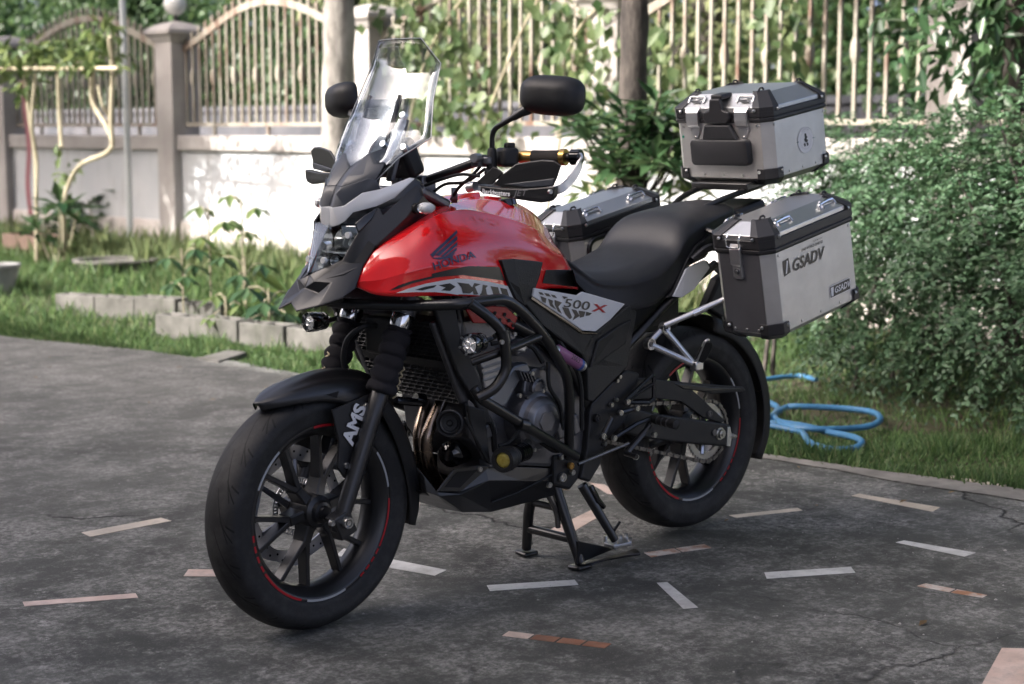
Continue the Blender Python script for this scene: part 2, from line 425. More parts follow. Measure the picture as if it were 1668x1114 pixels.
tile([(1387, 807), (1399, 804), (1531, 826), (1519, 833)], T_cream)
tile([(1459, 883), (1473, 880), (1589, 900), (1571, 906)], T_white)
tile([(1494, 954), (1508, 950), (1556, 959), (1546, 964)], T_mix); tile([(1559, 959.6), (1549, 964.6), (1600, 973), (1608, 969)], T_mix)
for x0, x1 in ((818, 859), (863, 902), (906, 944), (948, 985)):
    f = lambda x: 1027 + (x - 818) * .121
    tile([(x0 + 11, f(x0 + 11) - .5), (x1 + 11, f(x1 + 11) - .5), (x1, f(x1) + 8), (x0, f(x0) + 8)], T_brown if x0 > 830 else T_pink)
tile([(1632, 1055), (1720, 1057), (1720, 1140), (1588, 1135)], T_pink); tile([(1724, 1057), (1800, 1060), (1800, 1140), (1724, 1140)], T_cream)
tile([(1188, 839), (1299, 827), (1307, 831), (1200, 843)], T_cream)
tile([(884, 868), (962, 831), (985, 836), (925, 871)], T_pink)
tile([(960, 786), (985, 789), (1010, 806), (990, 804)], T_pink)
tile([(1540, 776), (1549, 774), (1640, 790), (1629, 795)], T_cream)

# ---- loose grit and crumbs lying on the concrete
mb = MB()
for k_ in range(1500):
    y = rng.uniform(-6, 3.2); x = edge_x(y) + .05 + abs(rng.gauss(0, 1.3)); r = rng.uniform(.0012, .0034) * (2.0 if rng.random() < .04 else 1)
    a_ = [Vector((x + math.cos(q + rng.uniform(-.3, .3)) * r * rng.uniform(.7, 1.3), y + math.sin(q) * r, .0002)) for q in (0, 1.3, 2.6, 3.9, 5.2)]
    mb.add(a_ + [Vector((x, y, r * rng.uniform(.7, 1.2)))], [(i, (i + 1) % 5, 5) for i in range(5)])
o = mb.build("loose_grit", mat("pale_grit", (.24, .235, .22), .9, noise=(3, (.42, .41, .39), .25)), None, smooth=0); tag(o, "pale grit and crumbs scattered on the concrete driveway", "grit", kind='stuff')
mb = MB()
for k_ in range(46):
    y = rng.uniform(-5.5, 2.6); x = edge_x(y) + .04 + abs(rng.gauss(0, .7)); a_ = rng.uniform(0, 6.28); l = rng.uniform(.018, .045); d_ = Vector((math.cos(a_), math.sin(a_), 0)); n_ = Vector((-d_.y, d_.x, 0)); c = Vector((x, y, .003))
    mb.add([c - d_ * l * .5, c + n_ * l * .2 + Vector((0, 0, l * .15)), c + d_ * l * .5 + Vector((0, 0, l * .12)), c - n_ * l * .2 + Vector((0, 0, l * .1))], [(0, 1, 2), (0, 2, 3)])
o = mb.build("fallen_leaves", leaf_mat("dead_leaf", (.09, .055, .025), (.24, .17, .08), .2, .7), None, smooth=0); tag(o, "small dry fallen leaves scattered along the driveway edge", "leaves", kind='stuff')

# ---- leaves: many small folded faces in one mesh
def leaf_mesh(name, pos, direc, nrm, length, width, m, parent=None, fold=.25, kind=None, tip=.55):
    pos = np.asarray(pos); n = len(pos); d = direc / (np.linalg.norm(direc, axis=1, keepdims=True) + 1e-9)
    s = np.cross(d, nrm); s /= (np.linalg.norm(s, axis=1, keepdims=True) + 1e-9); u = np.cross(s, d)
    length = np.broadcast_to(np.asarray(length, float).reshape(-1, 1), (n, 1)); width = np.broadcast_to(np.asarray(width, float).reshape(-1, 1), (n, 1))
    V = np.empty((n, 4, 3)); V[:, 0] = pos; V[:, 2] = pos + d * length - u * length * .12
    mid = pos + d * length * tip * .8
    V[:, 1] = mid + s * width * .5 + u * width * fold; V[:, 3] = mid - s * width * .5 + u * width * fold
    me = bpy.data.meshes.new(name); me.vertices.add(n * 4); me.vertices.foreach_set("co", V.reshape(-1).astype(np.float32))
    idx = (np.arange(n) * 4)[:, None] + np.array([[0, 1, 2, 0, 2, 3]]); idx = idx.reshape(-1)
    me.loops.add(len(idx)); me.loops.foreach_set("vertex_index", idx.astype(np.int32))
    me.polygons.add(n * 2); me.polygons.foreach_set("loop_start", (np.arange(n * 2) * 3).astype(np.int32)); me.polygons.foreach_set("loop_total", np.full(n * 2, 3, np.int32))
    me.update(calc_edges=True); me.validate()
    return finish(name, me, m, parent, smooth=0, kind=kind)
def unit(n): 
    v = nr.normal(size=(n, 3)); return v / np.linalg.norm(v, axis=1, keepdims=True)
def clouds(lobes, n, shell=.35, lump=.12):
    """points spread through a union of ellipsoids, thicker towards their outsides; returns positions and outward directions"""
    w = np.array([a[1][0] * a[1][1] + a[1][1] * a[1][2] + a[1][0] * a[1][2] for a in lobes]); w = w / w.sum(); P_, D_ = [], []
    for (c, r), q in zip(lobes, w):
        k = int(n * q); d = unit(k); rad = 1 - np.abs(nr.normal(size=(k, 1))) * shell
        rad = np.clip(rad, .15, 1) * (1 + lump * np.sin(d[:, :1] * 7 + c[0]) * np.sin(d[:, 1:2] * 6 + c[1]) * np.sin(d[:, 2:] * 8) * 2)
        P_.append(np.array(c) + d * rad * np.array(r)); D_.append(d)
    return np.concatenate(P_), np.concatenate(D_)
def foliage(name, lobes, n, ln, wd, m, parent, shell=.35, droop=.3, zmin=.02, clip=None):
    p, d = clouds(lobes, n, shell); k = p[:, 2] > zmin
    if clip is not None: k &= clip(p)
    p, d = p[k], d[k]; q = len(p); direc = d * .7 + unit(q) * .9; direc[:, 2] -= droop
    nv = unit(q) * .7 + np.array([0, 0, 1.]) + d * .5
    return leaf_mesh(name, p, direc, nv, nr.uniform(ln * .6, ln * 1.25, q), nr.uniform(wd * .7, wd * 1.2, q), m, parent)

# ---- grass
def grass_patch(n, x_of, y0, y1, h, name, m, lean=.5):
    y = nr.uniform(y0, y1, n); ex = np.array([edge_x(q) for q in y]); x = x_of(ex, nr.uniform(0, 1, n))
    p = np.stack([x, y, np.full(n, -.034)], 1)
    clump = .55 + .45 * np.sin(x * 5.1 + 1.7 * np.sin(y * 3.3)) * np.sin(y * 4.3 + 1.3 * np.sin(x * 2.7)) + nr.uniform(-.25, .25, n)
    hh = h * np.clip(clump, .25, 1.2)
    d = nr.normal(size=(n, 3)) * lean; d[:, 2] = 1
    return p, d, hh
parts = []
for n, f, y0, y1, h in ((26000, lambda e, t: e + .03 - t * .55, -8.5, -2.2, .10), (34000, lambda e, t: e - .3 - t ** .8 * 3.2, -11.5, -2.0, .15), (22000, lambda e, t: e + .02 - t * .9, -2.2, 2.2, .09), (14000, lambda e, t: e - .5 - t * 2.6, -2.5, 2.4, .085), (9000, lambda e, t: e - 1.6 - t * 2.7, -13.5, -5.5, .22)):
    parts.append(grass_patch(n, f, y0, y1, h, "grass", M_grass))
p, d, hh = (np.concatenate([q[i] for q in parts]) for i in range(3))
soil_gap = (np.sin(p[:, 0] * 2.1 + 2) * np.sin(p[:, 1] * 1.7 + .5) + nr.uniform(-.5, .5, len(p)) > .62) & (p[:, 1] > -2.4)
p, d, hh = p[~soil_gap], d[~soil_gap], hh[~soil_gap]
dry = nr.uniform(size=len(p)) < .15
nv = unit(len(p)); nv[:, 2] = 0.05
g1 = leaf_mesh("grass", p[~dry], d[~dry], nv[~dry], hh[~dry], .0075, M_grass, None, .1, 'stuff'); tag(g1, "short green lawn grass growing between the driveway and the garden wall", "grass")
g2 = leaf_mesh("dry_grass", p[dry], d[dry], nv[dry], hh[dry] * 1.1, .006, M_grass_dry, None, .1, 'stuff'); tag(g2, "paler dry blades scattered through the lawn grass", "grass")

# ---- boundary wall, pillars, fence
WX = -5.2
PIL = [-17.7, -14.55, -10.98, -7.88, -5.02, -2.15, .75, 3.6, 6.4]
wall = empty("boundary_wall", (WX, -4, 0)); tag(wall, "low white plastered garden wall with a coping under the rusty fence", "wall")
def W(mbx, name, m, par=wall, **k):
    o = mbx.build(name, m, par, **k); o.matrix_parent_inverse = Matrix.Translation(par.location).inverted(); return o
mb = MB(); mb.box((WX, -13.5, .67), (.14, 42, .72)); W(mb, "wall_panel", M_wall, smooth=0)
mb = MB(); mb.box((WX, -13.5, .14), (.20, 42, .36)); W(mb, "plinth", M_plinth, smooth=0, bevel=.01)
mb = MB(); mb.box((WX, -13.5, 1.105), (.24, 42, .15)); W(mb, "coping", M_pillar, smooth=0, bevel=.012)
PNAMES = {-14.55: "far left of the fence behind the trellis", -10.98: "carrying a globe lamp beside the white pole", -7.88: "beside the pale tree trunk behind the windscreen", -5.02: "hidden behind the dark tree trunk", -2.15: "among the dark leaves at the right of the fence"}
for i, y in enumerate(PIL):
    if y < -17 or y > 0: continue
    p = empty("wall_pillar", (WX, y, 0)); tag(p, "square plastered wall pillar with a stepped cap " + PNAMES[y], "pillar", "pillars of the garden wall")
    mb = MB(); mb.box((WX, y, 1.07), (.32, .30, 2.14)); W(mb, "shaft", M_pillar, p, smooth=0, bevel=.01)
    mb = MB(); r = lambda a, z: [(WX - a, y - a, z), (WX + a, y - a, z), (WX + a, y + a, z), (WX - a, y + a, z)]
    mb.loft([r(.17, 2.10), r(.20, 2.15), r(.235, 2.18), r(.235, 2.22), r(.16, 2.27), r(.03, 2.31)]); W(mb, "cap", M_pillar, p, smooth=0, bevel=.006)
    if abs(y + 10.98) < .1:
        mb = MB(); mb.tube([(WX, y, 2.30), (WX, y, 2.38)], .022, 10); W(mb, "lamp_stem", mat("dark_iron", (.03, .03, .03), .6), p)
        mb = MB(); mb.ball((WX, y, 2.48), .115, 20, 12); W(mb, "lamp_globe", mat("milky_glass", (.62, .62, .60), .25), p)
    # fence panel to the next pillar
def fence_panel(y0, y1, lab):
    e = empty("fence_panel", (WX, (y0 + y1) / 2, 1.18)); tag(e, lab, "fence", "rusty cream fence panels on the garden wall")
    a, b = y0 + .15, y1 - .15; L_ = b - a
    arch = lambda y: 2.04 + .38 * (math.sin(math.pi * min(max((y - a) / L_, 0), 1)) ** 1.25)
    mb = MB(); mb.box((WX, (a + b) / 2, 1.285), (.03, L_, .035)); W(mb, "rail", M_rust, e, smooth=0)
    for t in (.18, .5, .82):
        mb = MB(); mb.box((WX, a + L_ * t, 1.222), (.03, .03, .089)); W(mb, "foot", M_rust, e, smooth=0)
    mb = MB(); ring = []
    for j in range(25):
        y = a + L_ * j / 24; z = arch(y); ring.append([(WX - .022, y, z - .035), (WX + .022, y, z - .035), (WX + .022, y, z + .035), (WX - .022, y, z + .035)])
    mb.loft(ring); W(mb, "arch_rail", M_rust, e, smooth=30)
    n = int(L_ / .118); base = {}
    for j in range(n + 1):
        y = a + .03 + (L_ - .06) * j / n; top = arch(y) + .13; fancy = j % 3 == 1; z0 = 1.303
        mb = MB(); w = .0118
        st = [(z0, w), (top - .07, w), (top - .045, w * 1.5), (top, .002)]
        if fancy: st = [(z0, w), (1.66, w), (1.70, w * 1.9), (1.745, w * 2.1), (1.79, w * 1.9), (1.83, w)] + st[1:]
        mb.loft([[(WX - q, y - q, z), (WX + q, y - q, z), (WX + q, y + q, z), (WX - q, y + q, z)] for z, q in st]); W(mb, "bar", M_rust, e, smooth=0)
for i, lab in ((1, "fence panel of rusty cream bars left of the globe lamp pillar, behind the trellis"), (2, "arched fence panel of rusty cream bars between the globe lamp pillar and the pale trunk"), (3, "fence panel of cream bars overgrown with vine behind the windscreen"), (4, "fence panel of rusty bars above and behind the metal top case"), (5, "rightmost fence panel of rusty bars above the dense shrub")):
    fence_panel(PIL[i], PIL[i + 1], lab)

# ---- beyond the fence: a dark wall across the lane and trees
M_lane = mat("lane_asphalt", (.06, .06, .06), .9, noise=(3, (.10, .098, .095), .2))
mb = MB(); mb.add([(-9.6, -60, -.03), (-5.6, -60, -.03), (-5.6, 30, -.03), (-9.6, 30, -.03)], [(0, 1, 2, 3)]); tag(mb.build("lane", M_lane, smooth=0), kind='structure')
e = empty("lane_wall", (-10.2, -14, 0)); tag(e, "dark weathered wall across the lane seen between the fence bars", "wall")
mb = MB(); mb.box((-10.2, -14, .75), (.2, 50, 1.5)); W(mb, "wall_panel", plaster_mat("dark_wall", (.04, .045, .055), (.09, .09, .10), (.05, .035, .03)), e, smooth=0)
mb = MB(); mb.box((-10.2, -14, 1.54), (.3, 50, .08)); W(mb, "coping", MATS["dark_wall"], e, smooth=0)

def tree(name, base, h, r0, lobes, n, ln, wd, m, bark, label, group=None, lean=(0, 0), limbs=5, shell=.5):
    e = empty(name, (base[0], base[1], -.03)); tag(e, label, "tree", group)
    top = Vector((base[0] + lean[0], base[1] + lean[1], h)); b = Vector((base[0], base[1], -.05))
    path = spline([b, b.lerp(top, .35) + Vector((rng.uniform(-.04, .04), rng.uniform(-.04, .04), 0)), b.lerp(top, .7) + Vector((rng.uniform(-.05, .05), rng.uniform(-.05, .05), 0)), top], 7)
    k = len(path); mb = MB(); mb.tube(path, [r0 * (1.25 if i < 2 else 1.0) * (1 - .35 * i / k) * (1 + .06 * math.sin(i * 2.4)) for i in range(k)], 14); W(mb, "trunk", bark, e)
    for i in range(limbs):
        c, r = lobes[i % len(lobes)]; t = rng.uniform(.72, .98); s_ = path[int(t * (k - 1))]; q = Vector(c) + Vector((rng.uniform(-.4, .4) * r[0], rng.uniform(-.4, .4) * r[1], rng.uniform(-.2, .4) * r[2]))
        mid = s_.lerp(q, .5) + Vector((0, 0, -.1)); sp = spline([s_, mid, q], 5); mb = MB(); mb.tube(sp, [r0 * .45 * (1 - .8 * j / len(sp)) for j in range(len(sp))], 8); W(mb, "limb", bark, e)
    f = foliage("crown", lobes, n, ln, wd, m, e, shell); f.matrix_parent_inverse = Matrix.Translation(e.location).inverted()
    return e
far = [(-12.4, -30, 6.5, M_leaf_tree, "dark leafy tree beyond the lane at the upper left corner"), (-11.6, -23.0, 6.2, M_leaf_tree, "dark leafy tree beyond the fence left of the globe lamp"), (-11.8, -17.4, 6.0, M_leaf_tree, "dark green tree beyond the arched fence panel"),
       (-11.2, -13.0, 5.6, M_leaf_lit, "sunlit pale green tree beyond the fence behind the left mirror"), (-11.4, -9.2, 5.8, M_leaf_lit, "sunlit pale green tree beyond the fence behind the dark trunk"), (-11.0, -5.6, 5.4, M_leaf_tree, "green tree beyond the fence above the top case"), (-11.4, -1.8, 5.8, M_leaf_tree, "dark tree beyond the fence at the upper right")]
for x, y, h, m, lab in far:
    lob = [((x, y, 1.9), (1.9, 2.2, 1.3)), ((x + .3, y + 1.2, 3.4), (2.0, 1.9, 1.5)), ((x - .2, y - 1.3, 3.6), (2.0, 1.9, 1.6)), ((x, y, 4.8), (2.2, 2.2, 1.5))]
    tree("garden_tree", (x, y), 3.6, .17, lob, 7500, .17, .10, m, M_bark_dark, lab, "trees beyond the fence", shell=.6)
# a dense far tree line closes the view
e = empty("far_tree_line", (-19, -18, 0)); tag(e, "distant belt of trees closing the view behind the lane", "trees", kind='stuff')
lob = [((-19 + rng.uniform(-1, 1), y, 2.6 + rng.uniform(-.4, .6)), (1.8, 2.6, 3.2)) for y in np.arange(-52, 14, 3.0)]
f = foliage("foliage", lob, 26000, .42, .26, M_leaf_tree, e, .5); f.matrix_parent_inverse = Matrix.Translation(e.location).inverted(); f["kind"] = 'stuff'

e = empty("side_tree_belt", (2, -32, 0)); tag(e, "belt of trees closing the garden far off to the left", "trees", kind='stuff')
lob = [((x, -32 + rng.uniform(-1, 1), 2.2 + rng.uniform(-.3, .5)), (2.6, 1.6, 2.6)) for x in np.arange(-24, 30, 3.2)]
f = foliage("foliage", lob, 14000, .42, .26, M_leaf_tree, e, .5); f.matrix_parent_inverse = Matrix.Translation(e.location).inverted(); f["kind"] = 'stuff'
# ---- trees inside the garden
p = BX(552, 211, -4.55)
tree("pale_trunk_tree", (p.x, p.y), 3.7, .155, [((p.x + .2, p.y - .6, 4.5), (1.4, 1.5, .9)), ((p.x + 1.0, p.y + .4, 4.9), (1.3, 1.3, .8))], 4200, .16, .09, M_leaf_tree, M_bark_pale, "smooth pale tree trunk standing against the fence behind the right mirror", lean=(.05, .12))
p = BX(1034, 211, -3.1)
tree("dark_trunk_tree", (p.x, p.y), 3.3, .094, [((p.x, p.y, 4.2), (1.1, 1.2, .8)), ((p.x - .7, p.y + .8, 4.6), (1.2, 1.2, .8)), ((p.x + .2, p.y - 1.0, 4.5), (1.0, 1.1, .7))], 4200, .15, .08, M_leaf_tree, M_bark_dark, "slim dark tree trunk rising behind the seat left of the top case", lean=(-.02, -.05))
p = BX(1605, 60, -4.3)
tree("corner_tree", (p.x + .2, p.y + .3), 2.3, .07, [((p.x + .1, p.y + .2, 2.0), (.7, .75, .75)), ((p.x + .3, p.y + 1.0, 2.5), (.8, .8, .8)), ((p.x, p.y - .1, 2.9), (.7, .8, .6))], 5200, .12, .055, M_leaf_broad, M_bark_dark, "small dark-leaved tree at the upper right corner above the shrub", shell=.55)
# off to the left: its crown throws the dappled shade on the left of the wall
tree("shade_tree", (-.2, -16.6), 3.6, .2, [((-.5, -15.2, 4.1), (1.5, 2.0, 1.0)), ((-.6, -13.6, 3.8), (1.3, 1.3, .75)), ((0, -17, 4.7), (2.2, 2.0, 1.3)), ((-.4, -14.6, 5.4), (1.4, 2.3, .9)), ((-.3, -13.2, 5.0), (1.2, 1.2, .8))], 21000, .2, .12, M_leaf_tree, M_bark_dark, "broad shade tree standing left of the view", limbs=6)
tree("shade_tree", (-2.6, 4.8), 3.4, .17, [((-2.2, 3.2, 3.9), (1.7, 2.0, 1.1)), ((-2.4, 1.2, 4.5), (1.6, 1.6, .9)), ((-3.4, 5.0, 4.3), (1.8, 1.8, 1.1))], 8000, .18, .1, M_leaf_tree, M_bark_dark, "leafy shade tree standing right of the view beyond the shrub", limbs=6)

# ---- vine over the fence
e = empty("climbing_vine", (-5.05, -6.2, 1.1)); tag(e, "sunlit yellow-green vine with heart shaped leaves climbing over the fence", "vine")
for q in ((-7.4, -6.9, -6.2), (-6.5, -5.9, -5.4), (-5.6, -5.3, -4.4)):
    sp = spline([(-5.0, q[0], .4), (-4.98, q[0] + .2, 1.1), (-5.02, q[1], 1.9), (-5.0, q[2], 2.5)], 8); mb = MB(); mb.tube(sp, .012, 6); W(mb, "stem", M_stem, e)
n = 1500; yy = nr.uniform(-7.6, -3.2, n); zz = 1.0 + np.abs(nr.normal(size=n)) * .8 + .25 * np.sin(yy * 2.1) ** 2; k = (zz < 3.0) & (np.sin(yy * 3.1 + zz * 2.3) + nr.uniform(-.6, .6, n) > -.1)
p = np.stack([-5.0 + nr.normal(size=n) * .12, yy, zz], 1)[k]; q = len(p); d = nr.normal(size=(q, 3)) * .4; d[:, 2] -= 1; nv = np.array([1., .3, .5]) + nr.normal(size=(q, 3)) * .5
f = leaf_mesh("foliage", p, d, nv, nr.uniform(.07, .15, q), nr.uniform(.06, .12, q), M_leaf_vine, e, .1); f.matrix_parent_inverse = Matrix.Translation(e.location).inverted()
# hanging sprigs nearer the camera
for k_, (px, py, ln) in enumerate([(745, 262, 5), (800, 226, 7), (850, 205, 8), (870, 215, 5), (715, 180, 7), (770, 165, 6)]):
    pass

# ---- broad leaved shrub under the dark trunk
def rosette_plant(name, base, heads, m, label, group=None, n=16, ln=.16, wd=.05, cat="plant", z0=-.03, bark=None):
    e = empty(name, (base[0], base[1], -.03)); tag(e, label, cat, group); P_, D_, N_ = [], [], []
    for hx, hy, hz in heads:
        zs_ = z0 if z0 < 0 else z0 + rng.uniform(-.12, .2); sp = spline([(base[0], base[1], zs_), (base[0] * .5 + hx * .5, base[1] * .5 + hy * .5, zs_ + (hz - zs_) * .35 + rng.uniform(-.03, .03)), (hx, hy, hz)], 5); mb = MB(); mb.tube(sp, [.011 * (1 - .5 * j / len(sp)) for j in range(len(sp))], 6); W(mb, "stem", bark or M_stem, e)
        for j in range(n):
            a = j * 2.4; el = rng.uniform(-.5, .9); dv = Vector((math.cos(a) * math.cos(el), math.sin(a) * math.cos(el), math.sin(el)))
            P_.append((hx + dv.x * .02, hy + dv.y * .02, hz + rng.uniform(-.10, .03))); D_.append(dv); N_.append((0, 0, 1) if abs(el) < .6 else (-math.cos(a), -math.sin(a), .4))
    q = len(P_); f = leaf_mesh("foliage", np.array(P_), np.array([tuple(x) for x in D_]), np.array(N_, float), nr.uniform(ln * .7, ln * 1.2, q), nr.uniform(wd * .8, wd * 1.2, q), m, e, .12); f.matrix_parent_inverse = Matrix.Translation(e.location).inverted()
    return e
c = BX(1040, 215, -3.0)
heads = [tuple(BX(px, py, -3.0 + rng.uniform(-.25, .25))) for px, py in ((955, 205), (985, 185), (1010, 220), (1000, 250), (1045, 195), (1040, 232), (1075, 190), (1085, 225), (1100, 260), (1065, 255), (960, 225), (1095, 240), (1020, 180), (930, 190), (1070, 165), (1120, 215), (1010, 270))]
c = BX(1034, 211, -3.1)
rosette_plant("broadleaf_shrub", (c.x, c.y), heads, M_leaf_broad, "broad-leaved green shoots sprouting around the dark tree trunk", None, 20, .19, .06, "shrub", .85, M_bark_dark)
heads = [tuple(BX(px, py, -3.4)) for px, py in ((985, 290), (1000, 305), (1095, 300), (1120, 310), (960, 300))]
rosette_plant("low_plant", (heads[0][0], heads[0][1] + .3), heads, M_leaf_young, "yellow-green plant low behind the right-hand side case", None, 12, .2, .05)

# ---- the dense shrub at the right
e = empty("dense_shrub", (-3.0, .1, -.03)); tag(e, "large dense small-leaved green shrub at the right behind the hose", "shrub")
lob = [((-2.95, -1.05, .42), (.62, .55, .50)), ((-2.85, -.35, .55), (.72, .75, .62)), ((-2.7, .45, .55), (.75, .85, .66)), ((-3.4, -1.25, .80), (.6, .62, .5)), ((-3.2, -.45, .95), (.8, .8, .48)), ((-3.0, .45, 1.0), (.85, .8, .5)), ((-3.1, 1.3, .75), (.9, .9, .8)), ((-3.75, -1.5, 1.02), (.45, .5, .4)), ((-3.9, -.6, 1.15), (.6, .7, .4)), ((-3.6, -2.0, .62), (.5, .5, .5)), ((-3.9, -2.15, .95), (.4, .45, .38)), ((-3.3, .9, 1.25), (.8, .8, .45))]
for i in range(26):
    c, r = lob[rng.randrange(len(lob))]; q = Vector((c[0] + rng.uniform(-.6, .6) * r[0], c[1] + rng.uniform(-.6, .6) * r[1], c[2] + rng.uniform(.2, .8) * r[2]))
    b = Vector((-3.1 + rng.uniform(-.5, .4), c[1] * .8 + rng.uniform(-.2, .2), -.03)); sp = spline([b, b.lerp(q, .5) + Vector((rng.uniform(-.1, .1), rng.uniform(-.1, .1), .05)), q], 4); mb = MB(); mb.tube(sp, [.014 * (1 - .7 * j / len(sp)) for j in range(len(sp))], 5); W(mb, "branch", M_bark_dark, e)
def twig_leaves(lobes, ntw, per, ln, wd, m, parent, name, reach=.34):
    """arching twigs pushed out through the lobes, leaves along them"""
    root, d = clouds(lobes, ntw, .16, .16); n = len(root); d = d * np.array([1, 1, .8]) + unit(n) * .55; d /= np.linalg.norm(d, axis=1, keepdims=True)
    L_ = nr.uniform(.5, 1.25, n) * reach; sg = nr.uniform(.2, .7, n); P_, D_, N_ = [], [], []
    for k in range(per):
        t = (k + nr.uniform(0, 1, n)) / per; s_ = (t - .55)[:, None] * L_[:, None]
        p = root + d * s_; p[:, 2] -= (sg * np.clip(t, 0, 1) ** 2 * L_)
        tan = d.copy(); tan[:, 2] -= 2 * sg * t
        q = np.cross(tan, np.array([0, 0, 1.])); q /= (np.linalg.norm(q, axis=1, keepdims=True) + 1e-9); side = np.where(nr.uniform(size=n) < .5, 1., -1.)[:, None]
        P_.append(p + nr.normal(size=(n, 3)) * .008); D_.append(tan * .55 + q * side + unit(n) * .45); N_.append(np.array([0, 0, 1.]) + d * .6 + unit(n) * .55)
    p, dd, nn = np.concatenate(P_), np.concatenate(D_), np.concatenate(N_); k = p[:, 2] > .0; p, dd, nn = p[k], dd[k], nn[k]; q = len(p)
    f = leaf_mesh(name, p, dd, nn, nr.uniform(ln * .5, ln * 1.3, q), nr.uniform(wd * .6, wd * 1.25, q), m, parent); f.matrix_parent_inverse = Matrix.Translation(parent.location).inverted(); return f
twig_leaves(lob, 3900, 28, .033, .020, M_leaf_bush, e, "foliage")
twig_leaves([((c[0], c[1], c[2]), (r[0] * .8, r[1] * .8, r[2] * .8)) for c, r in lob], 700, 14, .045, .028, leaf_mat("shaded_inner_leaf", (.015, .030, .014), (.05, .08, .04), .2, .6), e, "inner_foliage")  # inner leaves coloured darker to paint in the shrub's inner shade
# ---- garden hose
M_hose = mat("blue_hose", (.030, .13, .28), .45, noise=(14, (.06, .19, .33), .2))
hp = [(1228, 648), (1250, 655), (1266, 663), (1264, 672), (1250, 682), (1236, 686), (1262, 690), (1300, 697), (1350, 699), (1395, 697), (1422, 692), (1434, 682), (1420, 671), (1370, 665), (1300, 662), (1280, 664), (1262, 676), (1270, 687), (1310, 694), (1352, 704), (1390, 712), (1404, 721), (1388, 731), (1348, 731), (1318, 720), (1308, 706), (1290, 700), (1240, 690), (1190, 680)]
path = spline([G(px, py, .012 + .006 * math.sin(i * 1.9)) for i, (px, py) in enumerate(hp)], 6)
mb = MB(); mb.tube(path, .0135, 10); o = mb.build("garden_hose", M_hose, None); tag(o, "blue garden hose lying in loops on the grass by the shrub", "hose")
path = spline([G(px, py, .01) for px, py in ((1200, 640), (1232, 622), (1262, 616), (1300, 612), (1330, 618))], 6)
mb = MB(); mb.tube(path, .0125, 8); o = mb.build("garden_hose", M_hose, None); tag(o, "far stretch of blue hose half hidden under the shrub", "hose")

# ---- concrete blocks edging the planting bed, stepping stone
def block(p0, p1, z=.17, n=1, labs=()):
    p0, p1 = Vector((*p0, 0)), Vector((*p1, 0)); d = p1 - p0; L_ = d.length / n; u = d.normalized(); w = Vector((-u.y, u.x, 0))
    if w.x > 0: w = -w
    for i in range(n):
        a = p0 + u * (L_ * i + .008); b = p0 + u * (L_ * (i + 1) - .008); t = .14; zz = z + rng.uniform(-.02, .02); j = rng.uniform(-.025, .025)
        e = empty("concrete_block", (a + b) / 2); tag(e, labs[i], "block", "concrete blocks edging the planting bed")
        R = lambda s0, s1, t0, t1: [a + u * s0 + w * t0 + u * 0, a + u * s1 + w * t0, a + u * s1 + w * t1, a + u * s0 + w * t1]
        ll = (b - a).length; mb = MB(); c = .032
        # hollow block: outer walls and cross webs
        for s0, s1, t0, t1 in ((0, ll, j, c + j), (0, ll, t - c + j, t + j), (0, c, c + j, t - c + j), (ll - c, ll, c + j, t - c + j), (ll * .5 - c / 2, ll * .5 + c / 2, c + j, t - c + j)):
            q = R(s0 + .0005, s1 - .0005, t0, t1); mb.prism([Vector((x.x, x.y, -.04)) for x in q], (0, 0, zz + .04))
        W(mb, "block_body", M_block, e, smooth=0, bevel=.004, bseg=1)
block((-1.42, -5.36), (-1.72, -3.95), .135, 4, ["grey hollow concrete block at the near corner of the planting bed", "second grey concrete block from the near corner of the bed", "third grey concrete block from the near corner, mossy on top", "grey concrete block of the bed edge nearest the motorcycle's front"])
block((-1.62, -6.96), (-2.05, -5.55), .13, 4, ["leftmost grey concrete block of the rear bed edge in the grass", "second block from the left of the rear bed edge", "third block from the left of the rear bed edge", "rear bed edge block nearest the bed corner"])
block((-2.5, -5.6), (-2.85, -4.2), .12, 4, ["back row concrete block at its left end behind the bed", "back row concrete block, second from its left end", "back row concrete block, third from its left end", "back row concrete block at its right end"])
mb = MB(); q = [G(px, py, .01) for px, py in ((322, 582), (372, 569), (402, 573), (356, 588))]; mb.prism(q, (0, 0, -.05)); o = mb.build("stepping_stone", M_block, None, smooth=0, bevel=.006); tag(o, "flat square stepping stone lying in the grass beside the driveway", "paving stone")

# ---- young plants in the bed
def lobed_plant(px, py, base_z, heads, lab, m=M_leaf_young, sz=.14):
    b = G(px, py, base_z); e = empty("young_plant", (b.x, b.y, 0)); tag(e, lab, "plant", "young plants in the planting bed"); P_, D_, N_, S_ = [], [], [], []
    mb = MB(); top = max(h[2] for h in heads); mb.tube(spline([(b.x, b.y, -.03), (b.x + .01, b.y + .01, top * .5), (b.x, b.y - .01, top)], 5), [.006] * 10 + [.004], 6); W(mb, "stem", M_stem, e)
    for dx, dy, z in heads:
        s0 = Vector((b.x, b.y, z * .85)); t = Vector((b.x + dx, b.y + dy, z)); mb = MB(); mb.tube(spline([s0, s0.lerp(t, .5) + Vector((0, 0, .03)), t], 4), .004, 5); W(mb, "stalk", M_stem, e)
        for j in range(6):
            a = j * 1.05 + rng.uniform(-.2, .2); dv = Vector((math.cos(a), math.sin(a), -.55)) + Vector((dx, dy, 0)) * 2
            P_.append(tuple(t)); D_.append(tuple(dv)); N_.append((dx, dy, 1.)); S_.append(sz * rng.uniform(.7, 1.15))
    f = leaf_mesh("foliage", np.array(P_), np.array(D_), np.array(N_), np.array(S_), np.array(S_) * .42, m, e, .1, tip=.7); f.matrix_parent_inverse = Matrix.Translation(e.location).inverted()
